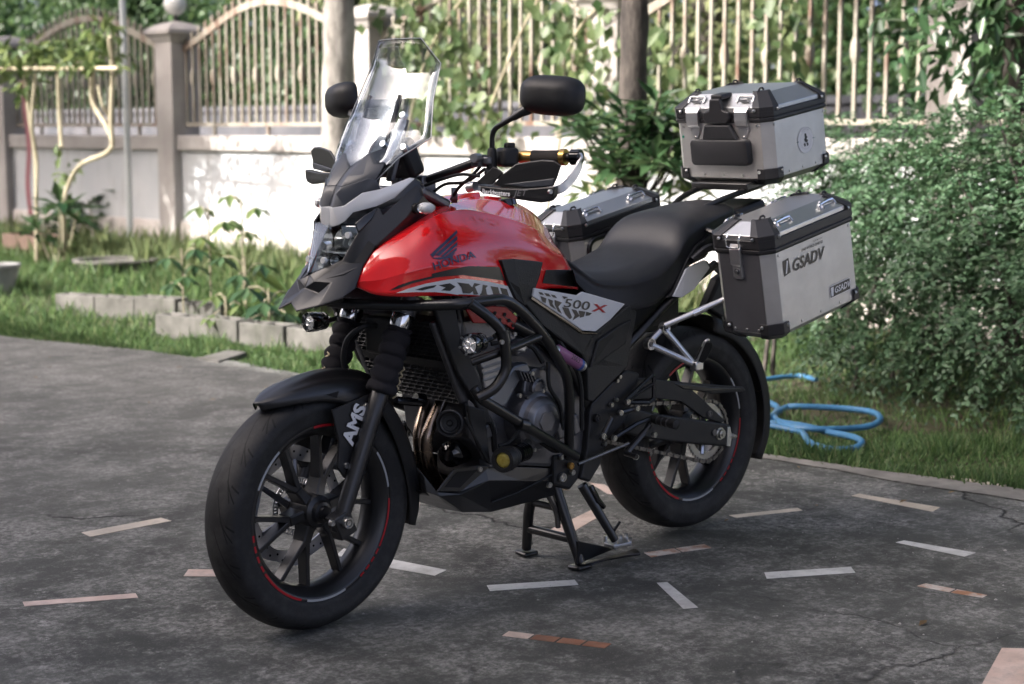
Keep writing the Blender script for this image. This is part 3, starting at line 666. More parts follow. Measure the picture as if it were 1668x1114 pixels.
def H_(n, z0, z1, r): return [(r * math.cos(i * 2.4 + n) * rng.uniform(.6, 1), r * math.sin(i * 2.4 + n) * rng.uniform(.6, 1), z0 + (z1 - z0) * i / max(1, n - 1)) for i in range(n)]
lobed_plant(300, 520, .02, H_(5, .25, .48, .13), "dark green lobed seedling at the left of the planting bed", M_leaf_broad)
lobed_plant(345, 515, .02, H_(4, .45, .74, .12), "tall pale lobed seedling standing against the white wall")
lobed_plant(402, 530, .02, H_(6, .2, .45, .15), "leafy green seedling in the middle of the planting bed", M_leaf_broad)
lobed_plant(398, 505, .02, H_(4, .55, .80, .12), "tallest pale seedling in the middle of the planting bed")
lobed_plant(440, 545, .02, H_(6, .12, .30, .14), "low broad green seedling at the right of the planting bed", M_leaf_broad, .17)
lobed_plant(370, 545, .02, H_(4, .1, .25, .1), "small seedling just behind the bed's near blocks", M_leaf_young)
c = G(480, 520, 0); rosette_plant("spiky_plant", (c.x, c.y), [(c.x, c.y, .12), (c.x + .05, c.y + .05, .2)], M_leaf_young, "spiky pale green plant in front of the wall beside the headlight", None, 14, .42, .10)
for px, py, lab in ((95, 430, "leafy dark potted plant behind the round pot at the left"), (160, 400, "dark-leaved plant standing before the wall at the left")):
    c = G(px, py, 0); rosette_plant("leafy_plant", (c.x, c.y), [(c.x + rng.uniform(-.25, .25), c.y + rng.uniform(-.3, .3), rng.uniform(.3, .62)) for _ in range(5)], M_leaf_broad, lab, None, 12, .26, .09)
# weeds along the foot of the wall
e = empty("tall_weeds", (-4.7, -9, -.03)); tag(e, "tall grassy weeds growing along the foot of the white wall", "weeds", kind='stuff')
n = 9000; p = np.stack([nr.uniform(-5.05, -3.6, n), nr.uniform(-14.5, -3.6, n), np.full(n, -.03)], 1); d = nr.normal(size=(n, 3)) * .35; d[:, 2] = 1
f = leaf_mesh("blades", p, d, unit(n), nr.uniform(.12, .42, n) * (.5 + .5 * np.sin(p[:, 1] * 1.9) ** 2), .016, M_grass_dry, e, .1, 'stuff'); f.matrix_parent_inverse = Matrix.Translation(e.location).inverted()

# ---- pots, tray, pole, trellis at the left
M_pot = mat("grey_pot", (.20, .20, .20), .8, noise=(5, (.29, .29, .285), .15))
def pot(px, py, r, h, m, lab):
    c = G(px, py, 0); mb = MB(); mb.lathe([(r * .62, 0), (r * .7, 0), (r * .93, h * .86), (r, h * .88), (r, h), (r * .88, h), (r * .84, h * .8), (0, h * .78)], (c.x, c.y, -.03), (0, 0, 1), 28); o = mb.build("plant_pot", m, None); tag(o, lab, "pot")
pot(-8, 474, .20, .24, M_pot, "pale grey plant pot cut off by the left edge of the picture")
pot(188, 446, .36, .16, M_block, "wide low cement ring planter in the grass at the left")
c = G(62, 418, 0); mb = MB(); 
for dx in (-.16, .16): mb.box((c.x + dx, c.y, .15), (.02, .8, .14))
for dy in (-.39, .39): mb.box((c.x, c.y + dy, .15), (.30, .02, .14))
mb.box((c.x, c.y, .085), (.30, .76, .012))
for dx in (-.14, .14):
    for dy in (-.35, .35): mb.box((c.x + dx, c.y + dy, .02), (.035, .035, .12))
o = mb.build("planter_tray", mat("brown_wood", (.075, .045, .035), .85, noise=(12, (.12, .075, .055), .2)), None, smooth=0, bevel=.003); tag(o, "low brown wooden planter box standing before the wall at far left", "planter")
p0 = BX(213, 405, -4.75); mb = MB(); mb.tube([(-4.75, p0.y, -.03), (-4.75, p0.y - .02, 3.2)], .033, 12); o = mb.build("steel_pole", mat("galvanised", (.42, .45, .46), .45, metal=.3, noise=(8, (.52, .54, .54), .2)), None); tag(o, "slim pale grey steel pole standing left of the globe lamp pillar", "pole")
e = empty("garden_trellis", (-3.6, -10.4, -.03)); tag(e, "rustic trellis of crooked pale poles carrying a climbing plant at left", "trellis")
M_bamboo = mat("old_bamboo", (.40, .34, .23), .7, noise=(6, (.52, .46, .33), .2))
TX = -3.6
for pts_, r in (([(40, 120), (48, 190), (58, 270), (60, 440)], .02), ([(58, 118), (52, 200), (60, 260), (58, 330)], .017), ([(95, 112), (97, 190), (100, 240)], .02), ([(150, 108), (151, 165), (172, 203), (183, 232), (172, 250), (132, 268), (112, 300), (104, 335), (106, 420)], .022), ([(178, 60), (183, 110), (181, 190), (183, 232)], .022), ([(160, 140), (165, 165), (178, 195)], .012)):
    mb = MB(); mb.tube(spline([BX(px, py, TX + rng.uniform(-.05, .05)) for px, py in pts_], 6), r, 8); W(mb, "pole", M_stem, e)
mb = MB(); mb.tube([BX(-30, 112, TX + .05), BX(192, 111, TX + .05)], .018, 8); W(mb, "cross_pole", M_bamboo, e)
mb = MB(); mb.tube([BX(-30, 100, TX - .9), BX(160, 104, TX - .9)], .018, 8); W(mb, "cross_pole", M_bamboo, e)
mb = MB(); mb.tube([BX(60, 111, TX + .05), BX(62, 103, TX - .9)], .014, 8); W(mb, "cross_pole", M_bamboo, e)
lob = [(tuple(BX(60, 88, TX)), (.5, .7, .10)), (tuple(BX(150, 98, TX)), (.4, .4, .10)), (tuple(BX(10, 105, TX - .2)), (.4, .5, .15)), (tuple(BX(165, 55, TX)), (.2, .2, .2)), (tuple(BX(105, 80, TX - .4)), (.4, .4, .14)), (tuple(BX(45, 140, TX)), (.18, .18, .2)), (tuple(BX(105, 285, TX - .1)), (.12, .12, .26))]
f = foliage("foliage", lob, 620, .13, .06, M_leaf_young, e, .6, .5); f.matrix_parent_inverse = Matrix.Translation(e.location).inverted()
mb = MB(); sp = spline([BX(px, py, -4.3) for px, py in ((36, 100), (40, 170), (47, 240), (45, 300), (50, 350))], 8)
mb.grid([[p + Vector((0, -.05, 0)) for p in sp], [p + Vector((.012, -.02, 0)) for p in sp], [p + Vector((-.008, .02, 0)) for p in sp], [p + Vector((0, .045, 0)) for p in sp]]); o = mb.build("cloth_strip", mat("faded_pink_cloth", (.34, .15, .17), .9), None, solid=.003); tag(o, "faded pink strip of cloth hanging beside the leftmost pillar", "cloth")

# ---- unseen building added behind the camera, eaves sized to shade the driveway
M_hwall = plaster_mat("house_plaster", (.60, .57, .51), (.68, .65, .60), (.5, .47, .42)); M_glassdark = mat("window_glass", (.30, .29, .27), .08, spec=.8); M_white = mat("white_frame", (.7, .7, .68), .5); M_roof = mat("roof_tile", (.16, .06, .045), .7, noise=(7, (.22, .09, .06), .2)); M_door = mat("door_wood", (.14, .06, .03), .5, noise=(9, (.2, .1, .05), .2))
HX = 9.2
shade_house = empty("shade_house", (HX + 4, -4, 0)); tag(shade_house, "unseen two storey plastered building added behind the viewer to shade the driveway", "shade_house")
mb = MB(); mb.box((HX + 4, -13.35, 3.1), (8, 15, 6.2)); mb.box((HX + 4, 2.15, 4.0), (8, 15.9, 8.0)); W(mb, "wall", M_hwall, shade_house, smooth=0)
mb = MB(); mb.prism([(HX - 1.0, -21.5, 6.15), (HX + 9, -21.5, 6.15), (HX + 4, -21.5, 8.2)], (0, 15.6, 0)); mb.prism([(HX - 1.0, -5.85, 7.95), (HX + 9, -5.85, 7.95), (HX + 4, -5.85, 10.0)], (0, 16.2, 0)); W(mb, "roof", M_roof, shade_house, smooth=0)
for y in (-15, -11, -7, -3, 1, 5):
    for z in (1.6, 4.6):
        if z < 2 and y == -3: continue
        mb = MB(); mb.box((HX - .03, y, z), (.10, 1.7, 1.4)); o = W(mb, "window", M_white, shade_house, smooth=0)
        mb = MB(); mb.box((HX - .085, y - .4, z), (.02, .72, 1.2)); mb.box((HX - .085, y + .4, z), (.02, .72, 1.2)); mb.build("pane", M_glassdark, o, smooth=0)
mb = MB(); mb.box((HX - .04, -3, 1.1), (.12, 1.6, 2.2)); W(mb, "door", M_door, shade_house, smooth=0)
mb = MB(); mb.box((HX - .7, -3, 2.9), (1.6, 6, .14)); W(mb, "porch_roof", M_hwall, shade_house, smooth=0)
# ================================================================== MOTORCYCLE
bike = empty("motorcycle", (0, 0, 0))
tag(bike, "red and black adventure motorcycle parked on its centre stand on the driveway", "motorcycle")
K_blk = mat("satin_black_plastic", (.0085, .0085, .0092), .33, spec=.7, noise=(30, (.010, .010, .011), .3), bump=(900, .05))
K_mat = mat("matt_black_plastic", (.0085, .0085, .009), .5, noise=(40, (.013, .013, .0135), .3), bump=(1200, .10))
K_tube = mat("black_powder_coat", (.0075, .0075, .008), .29, spec=.75, bump=(1500, .06))
K_gls = mat("gloss_black", (.005, .005, .006), .12, coat=.6)
K_red = mat("red_paint", (.76, .009, .012), .19, coat=1.0, coat_rough=.02, spec=.5)
K_slv = mat("silver_paint", (.74, .75, .76), .28, metal=.15, coat=.6)
K_grey = mat("bluish_grey_plastic", (.045, .050, .060), .38, coat=.2)
K_alu = mat("bare_aluminium", (.62, .62, .62), .34, metal=1., noise=(60, (.70, .70, .70), .3))
K_chr = mat("chrome", (.78, .78, .78), .12, metal=1.)
K_stl = mat("bolt_steel", (.62, .62, .60), .28, metal=1.)
K_pipe = mat("heat_stained_steel", (.36, .29, .23), .26, metal=1., noise=(16, (.20, .14, .10), .22))
K_eng = mat("dark_cast_metal", (.12, .121, .128), .34, metal=.75, noise=(40, (.18, .18, .19), .3), bump=(300, .25))
K_cyl = mat("grey_cast_metal", (.38, .365, .34), .38, metal=.6, noise=(30, (.50, .48, .45), .25))
K_rub = mat("black_rubber", (.009, .009, .009), .6, bump=(600, .15))
K_seat = mat("black_vinyl", (.013, .0135, .0155), .46, bump=(1400, .2), noise=(18, (.017, .018, .021), .3))
K_fab = mat("black_fabric", (.012, .011, .014), .95, bump=(700, .6))
K_gold = mat("gold_anodised", (.75, .47, .16), .28, metal=1.)
K_grip = mat("dark_grip_rubber", (.035, .028, .024), .8, bump=(500, .3))
K_wht = mat("white_vinyl", (.66, .67, .67), .35)
K_rwh = mat("grey_white_tape", (.40, .41, .41), .4)
K_ltr = mat("white_lettering", (.78, .78, .78), .45)
K_dkl = mat("dark_vinyl", (.016, .017, .018), .30)
K_ndk = mat("navy_vinyl", (.030, .032, .075), .30)
K_rdk = mat("red_vinyl", (.42, .012, .020), .35)
K_carb = mat("dark_textured_panel", (.014, .014, .0135), .48, noise=(60, (.022, .022, .021), .3), bump=(240, .5))
K_lens = mat("clear_lens_plastic", (.70, .71, .70), .16, coat=.5, noise=(40, (.50, .52, .52), .3))
K_amb = mat("yellow_lens", (.26, .19, .02), .12, coat=.5, noise=(60, (.50, .42, .10), .2))
K_lace = mat("cream_lace", (.62, .52, .32), .7)
K_disc = mat("disc_steel", (.52, .52, .53), .30, metal=1.)
K_chain = mat("chain_steel", (.26, .25, .24), .38, metal=1., noise=(90, (.12, .115, .11), .3))
K_purp = mat("purple_vinyl", (.30, .12, .24), .3)
C_scr = clear_mat("clear_screen", (.95, .965, .97), .75, .03)
C_lamp = clear_mat("clear_headlamp_cover", (.93, .95, .96), .85, .03)

def LR(fn, name, m, **k):
    """the same part on both flanks"""
    a = fn(); o1 = a.build(name, m, bike, **k); o2 = a.mirror().build(name, m, bike, **k); return o1, o2
def V(*a): return Vector(a)

# ------------------------------------------------------------------ tyre tread: shallow grooves by material relief, their shade painted in near black
def tyre_mat(name, n, half):
    m, N, L, b = nodes_of(name); tc = N.new("ShaderNodeTexCoord"); sp = N.new("ShaderNodeSeparateXYZ"); L.new(tc.outputs["Object"], sp.inputs[0])
    def M_(op, a, c=None):
        q = N.new("ShaderNodeMath"); q.operation = op
        for i, z in enumerate((a, c)):
            if z is None: continue
            if isinstance(z, (int, float)): q.inputs[i].default_value = z
            else: L.new(z, q.inputs[i])
        return q.outputs[0]
    ang = M_('DIVIDE', M_('ARCTAN2', sp.outputs[2], sp.outputs[0]), 2 * math.pi)
    ay = M_('DIVIDE', M_('ABSOLUTE', sp.outputs[1]), half)
    side = M_('MULTIPLY', M_('SIGN', sp.outputs[1]), .25)
    def groove(skew, ph, w, lo, hi):
        f = M_('FRACT', M_('ADD', M_('ADD', M_('MULTIPLY', ang, n), M_('MULTIPLY', ay, skew)), M_('ADD', side, ph)))
        g = M_('LESS_THAN', M_('ABSOLUTE', M_('SUBTRACT', f, .5)), w)
        return M_('MULTIPLY', g, M_('MULTIPLY', M_('GREATER_THAN', ay, lo), M_('LESS_THAN', ay, hi)))
    g = M_('MAXIMUM', groove(2.1, 0, .042, .10, .72), M_('MAXIMUM', groove(1.2, .45, .036, .42, .88), groove(.5, .75, .03, .66, .94)))
    rad = M_('SQRT', M_('ADD', M_('MULTIPLY', sp.outputs[0], sp.outputs[0]), M_('MULTIPLY', sp.outputs[2], sp.outputs[2])))
    g = M_('MULTIPLY', g, M_('GREATER_THAN', rad, .262))
    nz = nnoise(N, L, tc.outputs["Object"], 18, 6, .65)
    dust = nramp(N, L, nz, .45, .75, (.014, .014, .014), (.038, .037, .036))
    L.new(nmix(N, L, g, dust, (.0015, .0015, .0015)), b.inputs["Base Color"])
    b.inputs["Roughness"].default_value = .62; b.inputs["Specular IOR Level"].default_value = .4
    h = M_('SUBTRACT', M_('MULTIPLY', nnoise(N, L, tc.outputs["Object"], 220, 3, .6), .08), g)
    nbump(N, L, b, h, 1., .006)
    return m

def wheel(center, Ro, hw, rimhw, steer, tyre_n, spokes, phase, disc_y, disc_r, stripes, hub_r=.040):
    # rim
    mb = MB(); h = rimhw; rr = .2235
    mb.lathe([(rr, -h), (rr, -h + .004), (.213, -h + .006), (.206, -h * .6), (.200, -h * .5), (.196, 0), (.200, h * .5), (.206, h * .6), (.213, h - .006), (rr, h - .004), (rr, h), (.2165, h + .0012), (.2105, h - .002), (.2015, h * .72), (.191, h * .5), (.187, 0), (.191, -h * .5), (.2015, -h * .72), (.2105, -h + .002), (.2165, -h - .0012), (rr, -h)], (0, 0, 0), (0, 1, 0), 72)
    w = mb.build("wheel", K_blk, bike, smooth=40); w.location = center; w.rotation_euler = (0, 0, steer)
    # tyre
    a = hw; R = Ro; pr = [(.2205, h - .004), (.2225, h + .003), (.232, h + (a - h) * .62), (.248, a * .965), (.262, a), (R - .024, a * .955), (R - .0155, a * .84), (R - .0075, a * .62), (R - .0025, a * .34), (R, 0)]
    prof = pr + [(r, -y) for r, y in reversed(pr[:-1])]
    prof = [(p.x, p.y) for p in spline([V(r, y, 0) for r, y in prof], 3)]
    mb = MB(); mb.lathe(prof, (0, 0, 0), (0, 1, 0), 96); mb.build("tyre", tyre_mat("tyre_rubber_%d" % tyre_n, tyre_n, hw), w, smooth=60)
    # hub
    mb = MB(); mb.lathe([(0, .062), (.016, .062), (.018, .052), (.026, .050), (.030, .040), (hub_r, .034), (hub_r + .004, .018), (hub_r + .004, -.018), (hub_r, -.034), (.030, -.045), (.016, -.060), (0, -.060)], (0, 0, 0), (0, 1, 0), 28); hb = mb.build("hub", K_blk, w)
    # spokes: each forks into two arms near the hub
    for k in range(spokes):
        a0 = phase + 2 * math.pi * k / spokes; mb = MB()
        def P_(r, an, y): return V(math.cos(an) * r, y, math.sin(an) * r)
        def arm(r0, a_, r1, b_, w0, w1, d0, d1):
            p, q = P_(r0, a_, 0), P_(r1, b_, 0); t = (q - p).normalized(); sd = V(-t.z, 0, t.x); rings = []
            for s_, ww, dd in ((0, w0, d0), (.5, (w0 + w1) * .46, (d0 + d1) * .46), (1, w1, d1)):
                c = p.lerp(q, s_); e = ww * .30
                rings.append([c + sd * x + V(0, y, 0) for x, y in ((-ww, -dd), (-ww, dd - e), (-ww + e, dd), (ww - e, dd), (ww, dd - e), (ww, -dd))])
            mb.loft(rings)
        arm(hub_r - .004, a0, .080, a0, .016, .013, .028, .022)
        arm(.070, a0, .192, a0 + .235, .0075, .0064, .020, .015); arm(.070, a0, .192, a0 - .235, .0075, .0064, .020, .015)
        mb.build("spoke", K_blk, w, smooth=30)
    # rim tape
    for (d0, d1, mm) in stripes:
        for sd in (1, -1):
            seg = max(4, int(abs(d1 - d0) / 4)); mb = MB(); rows = [[], []]
            for j in range(seg + 1):
                t = math.radians(d0 + (d1 - d0) * j / seg)
                for q, r, y in ((0, .2215, h + .0022), (1, .2155, h + .0024)): rows[q].append((math.cos(t) * r, sd * y, math.sin(t) * r))
            mb.grid(rows); mb.build("rim_stripe", mm, w, smooth=0)
    # brake disc: wavy ring with drilled holes, carried by arms
    mb = MB(); n = 96; ring = lambda r_, y: None; O, I = [], []
    for j in range(n):
        t = 2 * math.pi * j / n; r = disc_r + .0045 * math.cos(8 * t); ri = disc_r - .034 + .003 * math.cos(8 * t + 1)
        O.append((math.cos(t) * r, math.sin(t) * r)); I.append((math.cos(t) * ri, math.sin(t) * ri))
    vs_ = [(x, disc_y + s, z) for L_ in (O, I) for s in (.0022, -.0022) for x, z in L_]; fs = []
    for j in range(n):
        j2 = (j + 1) % n; fs += [(j, j2, 2 * n + j2, 2 * n + j), (n + j, 3 * n + j, 3 * n + j2, n + j2), (j, n + j, n + j2, j2), (2 * n + j, 2 * n + j2, 3 * n + j2, 3 * n + j)]
    mb.add(vs_, fs); dk = mb.build("brake_disc", K_disc, w, smooth=30)
    mb = MB()
    for j in range(40):
        t = 2 * math.pi * j / 40; r = disc_r - .011 - .011 * (j % 2)
        mb.lathe([(0, .0030), (.0032, .0030), (.0032, -.0030), (0, -.0030)], (math.cos(t) * r, disc_y, math.sin(t) * r), (0, 1, 0), 8)
    mb.build("disc_hole", mat("dark_hole", (.004, .004, .004), .9), dk, kind='stuff')
    mb = MB()
    for j in range(6):
        t = 2 * math.pi * j / 6 + .3; p, q = V(math.cos(t) * .035, disc_y * .8, math.sin(t) * .035), V(math.cos(t + .25) * (disc_r - .032), disc_y, math.sin(t + .25) * (disc_r - .032)); mb.tube([p, q], [.010, .007], 6)
    mb.build("disc_carrier", K_eng, w)
    # toothed sensor ring
    mb = MB(); n = 100; fs = []; vs_ = []
    rt = .066
    for j in range(50):
        t = 2 * math.pi * j / 50; c = V(math.cos(t) * rt, disc_y * .9, math.sin(t) * rt); rad = V(math.cos(t), 0, math.sin(t)); tan = V(-math.sin(t), 0, math.cos(t))
        for s0, s1 in ((-.007, -.0045), (.0045, .007)): pass
        mb.add([c + rad * a_ + tan * b_ + V(0, y_, 0) for y_ in (.001, -.001) for a_, b_ in ((-.005, -.0022), (.005, -.0022), (.005, .0022), (-.005, .0022))], [(0, 1, 2, 3), (7, 6, 5, 4), (0, 4, 5, 1), (1, 5, 6, 2), (2, 6, 7, 3), (3, 7, 4, 0)])
    mb.lathe([(rt - .008, .001), (rt - .0045, .001), (rt - .0045, -.001), (rt - .008, -.001), (rt - .008, .001)], (0, disc_y * .9, 0), (0, 1, 0), 48); mb.lathe([(rt + .0045, .001), (rt + .008, .001), (rt + .008, -.001), (rt + .0045, -.001), (rt + .0045, .001)], (0, disc_y * .9, 0), (0, 1, 0), 48)
    mb.build("sensor_ring", K_disc, w, smooth=30)
    return w
STEER = math.radians(3.0)
def dashes(a, b, m):
    # a long bar that breaks into slashes
    s = 1 if b > a else -1; out = [(a, a + (b - a) * .55, m)]; t = a + (b - a) * .58
    for k in range(4): out.append((t, t + (b - a) * .065, m)); t += (b - a) * .105
    return out
FC = V(1.415, 0, .299); RC = V(0, 0, .327)
wf = wheel(FC, .299, .060, .049, STEER, 19, 6, math.radians(50), -.062, .150, dashes(180, 240, K_rdk) + [(145, 172, K_rwh), (252, 285, K_rwh), (24, 52, K_rwh)] + dashes(290, 358, K_rdk) + dashes(83, 110, K_rdk))
wr = wheel(RC, .312, .080, .062, 0, 17, 6, math.radians(32), -.085, .118, dashes(178, 238, K_rdk) + [(246, 285, K_rwh), (22, 48, K_rwh), (140, 170, K_rwh)] + dashes(290, 355, K_rdk) + dashes(55, 85, K_rdk), .05)

# ------------------------------------------------------------------ fork, fender
fa = B(556, 846, .108); ft = B(655, 520, .108); fd = (ft - fa).normalized()
def fork_pt(t, sd): p = fa + fd * t; return V(p.x - (0 if sd > 0 else .012), p.y * sd, p.z)
flen = (ft - fa).length
for sd in (1, -1):
    mb = MB(); q = lambda t: fork_pt(t, sd)
    mb.tube([q(-.035), q(-.03), q(.05), q(.06), q(.26), q(.33), q(.335)], [.014, .019, .0205, .0205, .0215, .0235, .022], 20); mb.box(q(-.012) + V(-.004, 0, 0), (.052, .040, .062), Matrix.Rotation(.38, 3, 'Y')); lg = mb.build("fork_leg", K_blk, bike, bevel=.004)
    mb = MB(); mb.bolt(q(-.004) + V(0, .023 * sd, 0), (0, sd, 0), .015, .010); mb.build("axle_nut", K_stl, lg)
    mb = MB(); mb.bolt(q(-.002) + V(.038, .012 * sd, .002), (0, sd, 0), .008, .006); mb.build("pinch_bolt", K_stl, lg)
    mb = MB(); mb.tube([q(.33), q(flen + .10)], .0205, 18); mb.build("fork_tube", K_chr, bike)
    # wrinkled cloth cover
    pts, rs = [], []; t0, t1 = .325, flen - .022; n = 44
    for j in range(n + 1):
        u = j / n; t = t0 + (t1 - t0) * u; w = abs(math.sin(u * math.pi * 5.2 + .5)) ** .5
        pts.append(q(t)); rs.append((.0295 + .0105 * w - .006 * u) * (1 if 0 < j < n else .85))
    mb = MB(); mb.tube(pts, rs, 22); vv = mb.v; mb.v = [(x + .0025 * math.sin(z * 90 + y * 60), y + .002 * math.sin(z * 70 + x * 80), z + .003 * math.sin(x * 75 + y * 110)) for x, y, z in vv]; gt = mb.build("fork_cover", K_fab, bike, smooth=180)
    lp = []
    for j in range(11):
        t = t0 - .006 + j * .0085; p = q(t); lp.append(p + V(-.0375, .012 * sd + .005 * sd * (1 if j % 2 else -1), -.012) if sd > 0 else p + V(.034, .006 * (1 if j % 2 else -1), .008))
    mb = MB(); mb.tube(spline(lp, 3), .0024, 6); mb.build("lace", K_lace, gt)
    mb = MB(); mb.tube([q(flen - .022), q(flen - .012), q(flen + .012)], [.027, .029, .028], 18); mb.build("fork_collar", K_chr, bike)
    mb = MB(); mb.tube([q(flen + .012), q(flen + .06)], .031, 18); mb.build("fork_clamp", K_eng, bike)
mb = MB(); mb.tube([fork_pt(0, -1), fork_pt(0, 1)], .010, 14); mb.build("front_axle", K_eng, bike)
mb = MB(); mb.box(fork_pt(flen + .04, 1) * .5 + fork_pt(flen + .04, -1) * .5, (.07, .25, .035), Matrix.Rotation(-.4, 3, 'Y')); mb.build("lower_triple_clamp", K_eng, bike, bevel=.008)
mb = MB(); mb.tube([fork_pt(flen + .06, 1) * .5 + fork_pt(flen + .06, -1) * .5 + V(-.04, 0, -.03), V(1.10, 0, .98)], .03, 16); mb.build("steering_stem", K_eng, bike)
# caliper on the far leg
c = fork_pt(.14, -1) + V(-.065, .035, .015); mb = MB(); mb.box(c, (.075, .06, .13), Matrix.Rotation(-.35, 3, 'Y')); cal = mb.build("brake_caliper", K_eng, bike, bevel=.014, bseg=3)
mb = MB(); mb.bolt(c + V(0, .032, .03), (0, 1, 0), .009, .006); mb.bolt(c + V(0, .032, -.03), (0, 1, 0), .009, .006); mb.build("caliper_bolt", K_stl, cal)
# fender: lofted shell over the tyre, ridge along the crown
ctr = V(FC.x, 0, FC.z); rot = Matrix.Rotation(STEER, 3, 'Z')
def fen(an, r, y):
    p = V(math.cos(math.radians(an)) * r, y, math.sin(math.radians(an)) * r); return ctr + rot @ p
st = [(60, .333, .012, .0, .0), (66, .331, .040, .006, .0), (75, .329, .062, .014, .004), (88, .330, .075, .026, .010), (100, .335, .080, .040, .016), (112, .343, .083, .058, .022), (120, .347, .083, .074, .024)]
rows = []
for an, r, w, dr, rd in st:
    half = [(0, rd), (w * .28, rd * .95), (w * .55, rd * .2 - .001), (w * .86, -.006), (w, -.014 - dr * .5), (w + .001, -.022 - dr)]
    rows.append([fen(an, r + h_, -y) for y, h_ in reversed(half[1:])] + [fen(an, r + h_, y) for y, h_ in half])
FROWS = rows; mb = MB(); mb.grid(smooth_rows(rows, 3, 4)); fender = mb.build("front_fender", K_blk, bike, smooth=50, solid=.0035)
rows = []
for an, r, w, dr in ((119, .350, .083, .03), (135, .330, .078, .035), (152, .322, .072, .036), (170, .324, .066, .034), (186, .334, .058, .028), (196, .341, .046, .016)):
    half = [(0, .002), (w * .5, 0), (w * .85, -.006), (w, -.018), (w, -.02 - dr)]
    rows.append([fen(an, r + h_, -y) for y, h_ in reversed(half[1:])] + [fen(an, r + h_, y) for y, h_ in half])
mb = MB(); mb.grid(smooth_rows(rows, 3, 4)); mb.build("rear_fender_half", K_mat, bike, smooth=50, solid=.0035)["label"] = "rear half of the black front fender"
# stay plates that carry the lettering
def stay():
    mb = MB(); pts = [B(541, 668, .088), B(607, 640, .090), B(618, 660, .092), B(598, 705, .093), B(573, 778, .094), B(562, 779, .094), B(551, 762, .093), B(553, 720, .092), B(546, 690, .090)]
    return mb.slab(pts, .010)
s1, s2 = LR(stay, "fender_stay", K_mat, smooth=0, bevel=.003)
for p in ((597, 661), (564, 758)):
    mb = MB(); mb.bolt(B(*p, .095), (0, 1, 0), .008, .005); mb.build("stay_bolt", K_stl, s1); mb.mirror().build("stay_bolt", K_stl, s2)
fm = MB(); fm.grid(smooth_rows(FROWS, 3, 4)); FB = BVHTree.FromPolygons([Vector(v) for v in fm.v], fm.f)
def on_f(px, py, off):
    d = ray(px, py).normalized(); h = FB.ray_cast(CAM, d)
    return None if h[0] is None else h[0] + (h[1] if h[1].dot(d) < 0 else -h[1]) * off
vp = [on_f(px, py, .0012) for px, py in ((512, 655), (530, 643), (552, 637), (548, 648), (534, 655))]
if all(vp):
    mb = MB(); mb.add(vp, [tuple(range(5))]); mb.build("fender_vent", mat("vent_black", (.004, .004, .004), .8), fender, smooth=0); mb.mirror().build("fender_vent", mat("vent_black"), fender, smooth=0)
o0 = B(578, 691, .0957); ux = (B(588, 664, .0957) - o0).normalized(); uy = V(0, 1, 0).cross(ux).normalized()
if uy.x > 0: uy = -uy
uy = -uy
mb = text_mb("AMS", .052, lambda u, v: o0 + ux * u + uy * v, font_bold=.0022)
mb.build("lettering", K_ltr, s1, smooth=0)
# ------------------------------------------------------------------ bodywork
# red tank and front shrouds: one control cage per flank
cage = [
    [(592, 432, .100), (589, 439, .103), (585, 450, .105), (582, 459, .105), (581, 468, .100)],
    [(613, 405, .118), (621, 411, .135), (626, 428, .152), (622, 455, .155), (612, 480, .142)],
    [(655, 374, .135), (662, 384, .165), (665, 410, .190), (662, 444, .200), (652, 483, .192)],
    [(704, 344, .140), (708, 352, .178), (708, 384, .212), (706, 434, .228), (700, 482, .225)],
    [(744, 326, .055), (752, 342, .145), (754, 384, .215), (754, 434, .236), (752, 482, .236)],
    [(788, 319, .000), (790, 347, .135), (800, 388, .208), (802, 434, .226), (802, 485, .226)],
    [(832, 327, .000), (834, 358, .128), (847, 396, .192), (849, 440, .203), (848, 486, .203)],
    [(868, 346, .000), (874, 374, .112), (890, 409, .168), (894, 441, .178), (892, 470, .174)],
    [(893, 374, .000), (902, 395, .066), (917, 414, .118), (931, 441, .140), (942, 471, .146)]]
cols = [[B(*p) for p in c] for c in cage]
def tank_rows():
    rows = [[cols[i][j] for i in range(len(cols))] for j in range(5)]
    # the crown of the tank between the shroud tops
    lp = lambda p, q, t: [a.lerp(b, t) for a, b in zip(p, q)]
    a_, b_, c_, d_, e_ = rows
    return smooth_rows([a_, lp(b_, a_, .14), b_, lp(b_, c_, .14), c_, lp(d_, c_, .16), d_, lp(d_, e_, .16), e_], 8, 4)
TR = tank_rows()
mbt = MB(); mbt.grid(TR); tank_l = mbt.build("tank_shroud", K_red, bike, smooth=48, solid=.003)
tank_r = mbt.mirror().build("tank_shroud", K_red, bike, smooth=48, solid=.003)
# cap over the front of the tank crown
top = TR[0]; mid = [p for p in top if p.y > .001][:]
seg = [p for p in top if .002 < p.y and p.x < 1.21]
mb = MB(); rows = [[V(p.x, p.y * t, p.z + .010 * (1 - t * t)) for t in (1, .66, .33, 0, -.33, -.66, -1)] for p in seg]
mb.grid(rows); mb.build("tank_crown", K_red, bike, smooth=180)
mb = MB(); c = B(812, 322, 0); mb.lathe([(0, .008), (.028, .008), (.032, .005), (.034, -.002), (.036, -.01)], c + V(-.02, 0, -.008), V(.12, 0, 1), 28); mb.build("fuel_cap", K_gls, bike)
BV = BVHTree.FromPolygons([Vector(v) for v in mbt.v], [f for f in mbt.f])
def onto(px, py, off=.0014, bvh=None, y=.2):
    d = ray(px, py).normalized(); h = (bvh or BV).ray_cast(CAM, d)
    if h[0] is None: return B(px, py, y)
    n = h[1] if h[1].dot(d) < 0 else -h[1]
    return h[0] + n * off
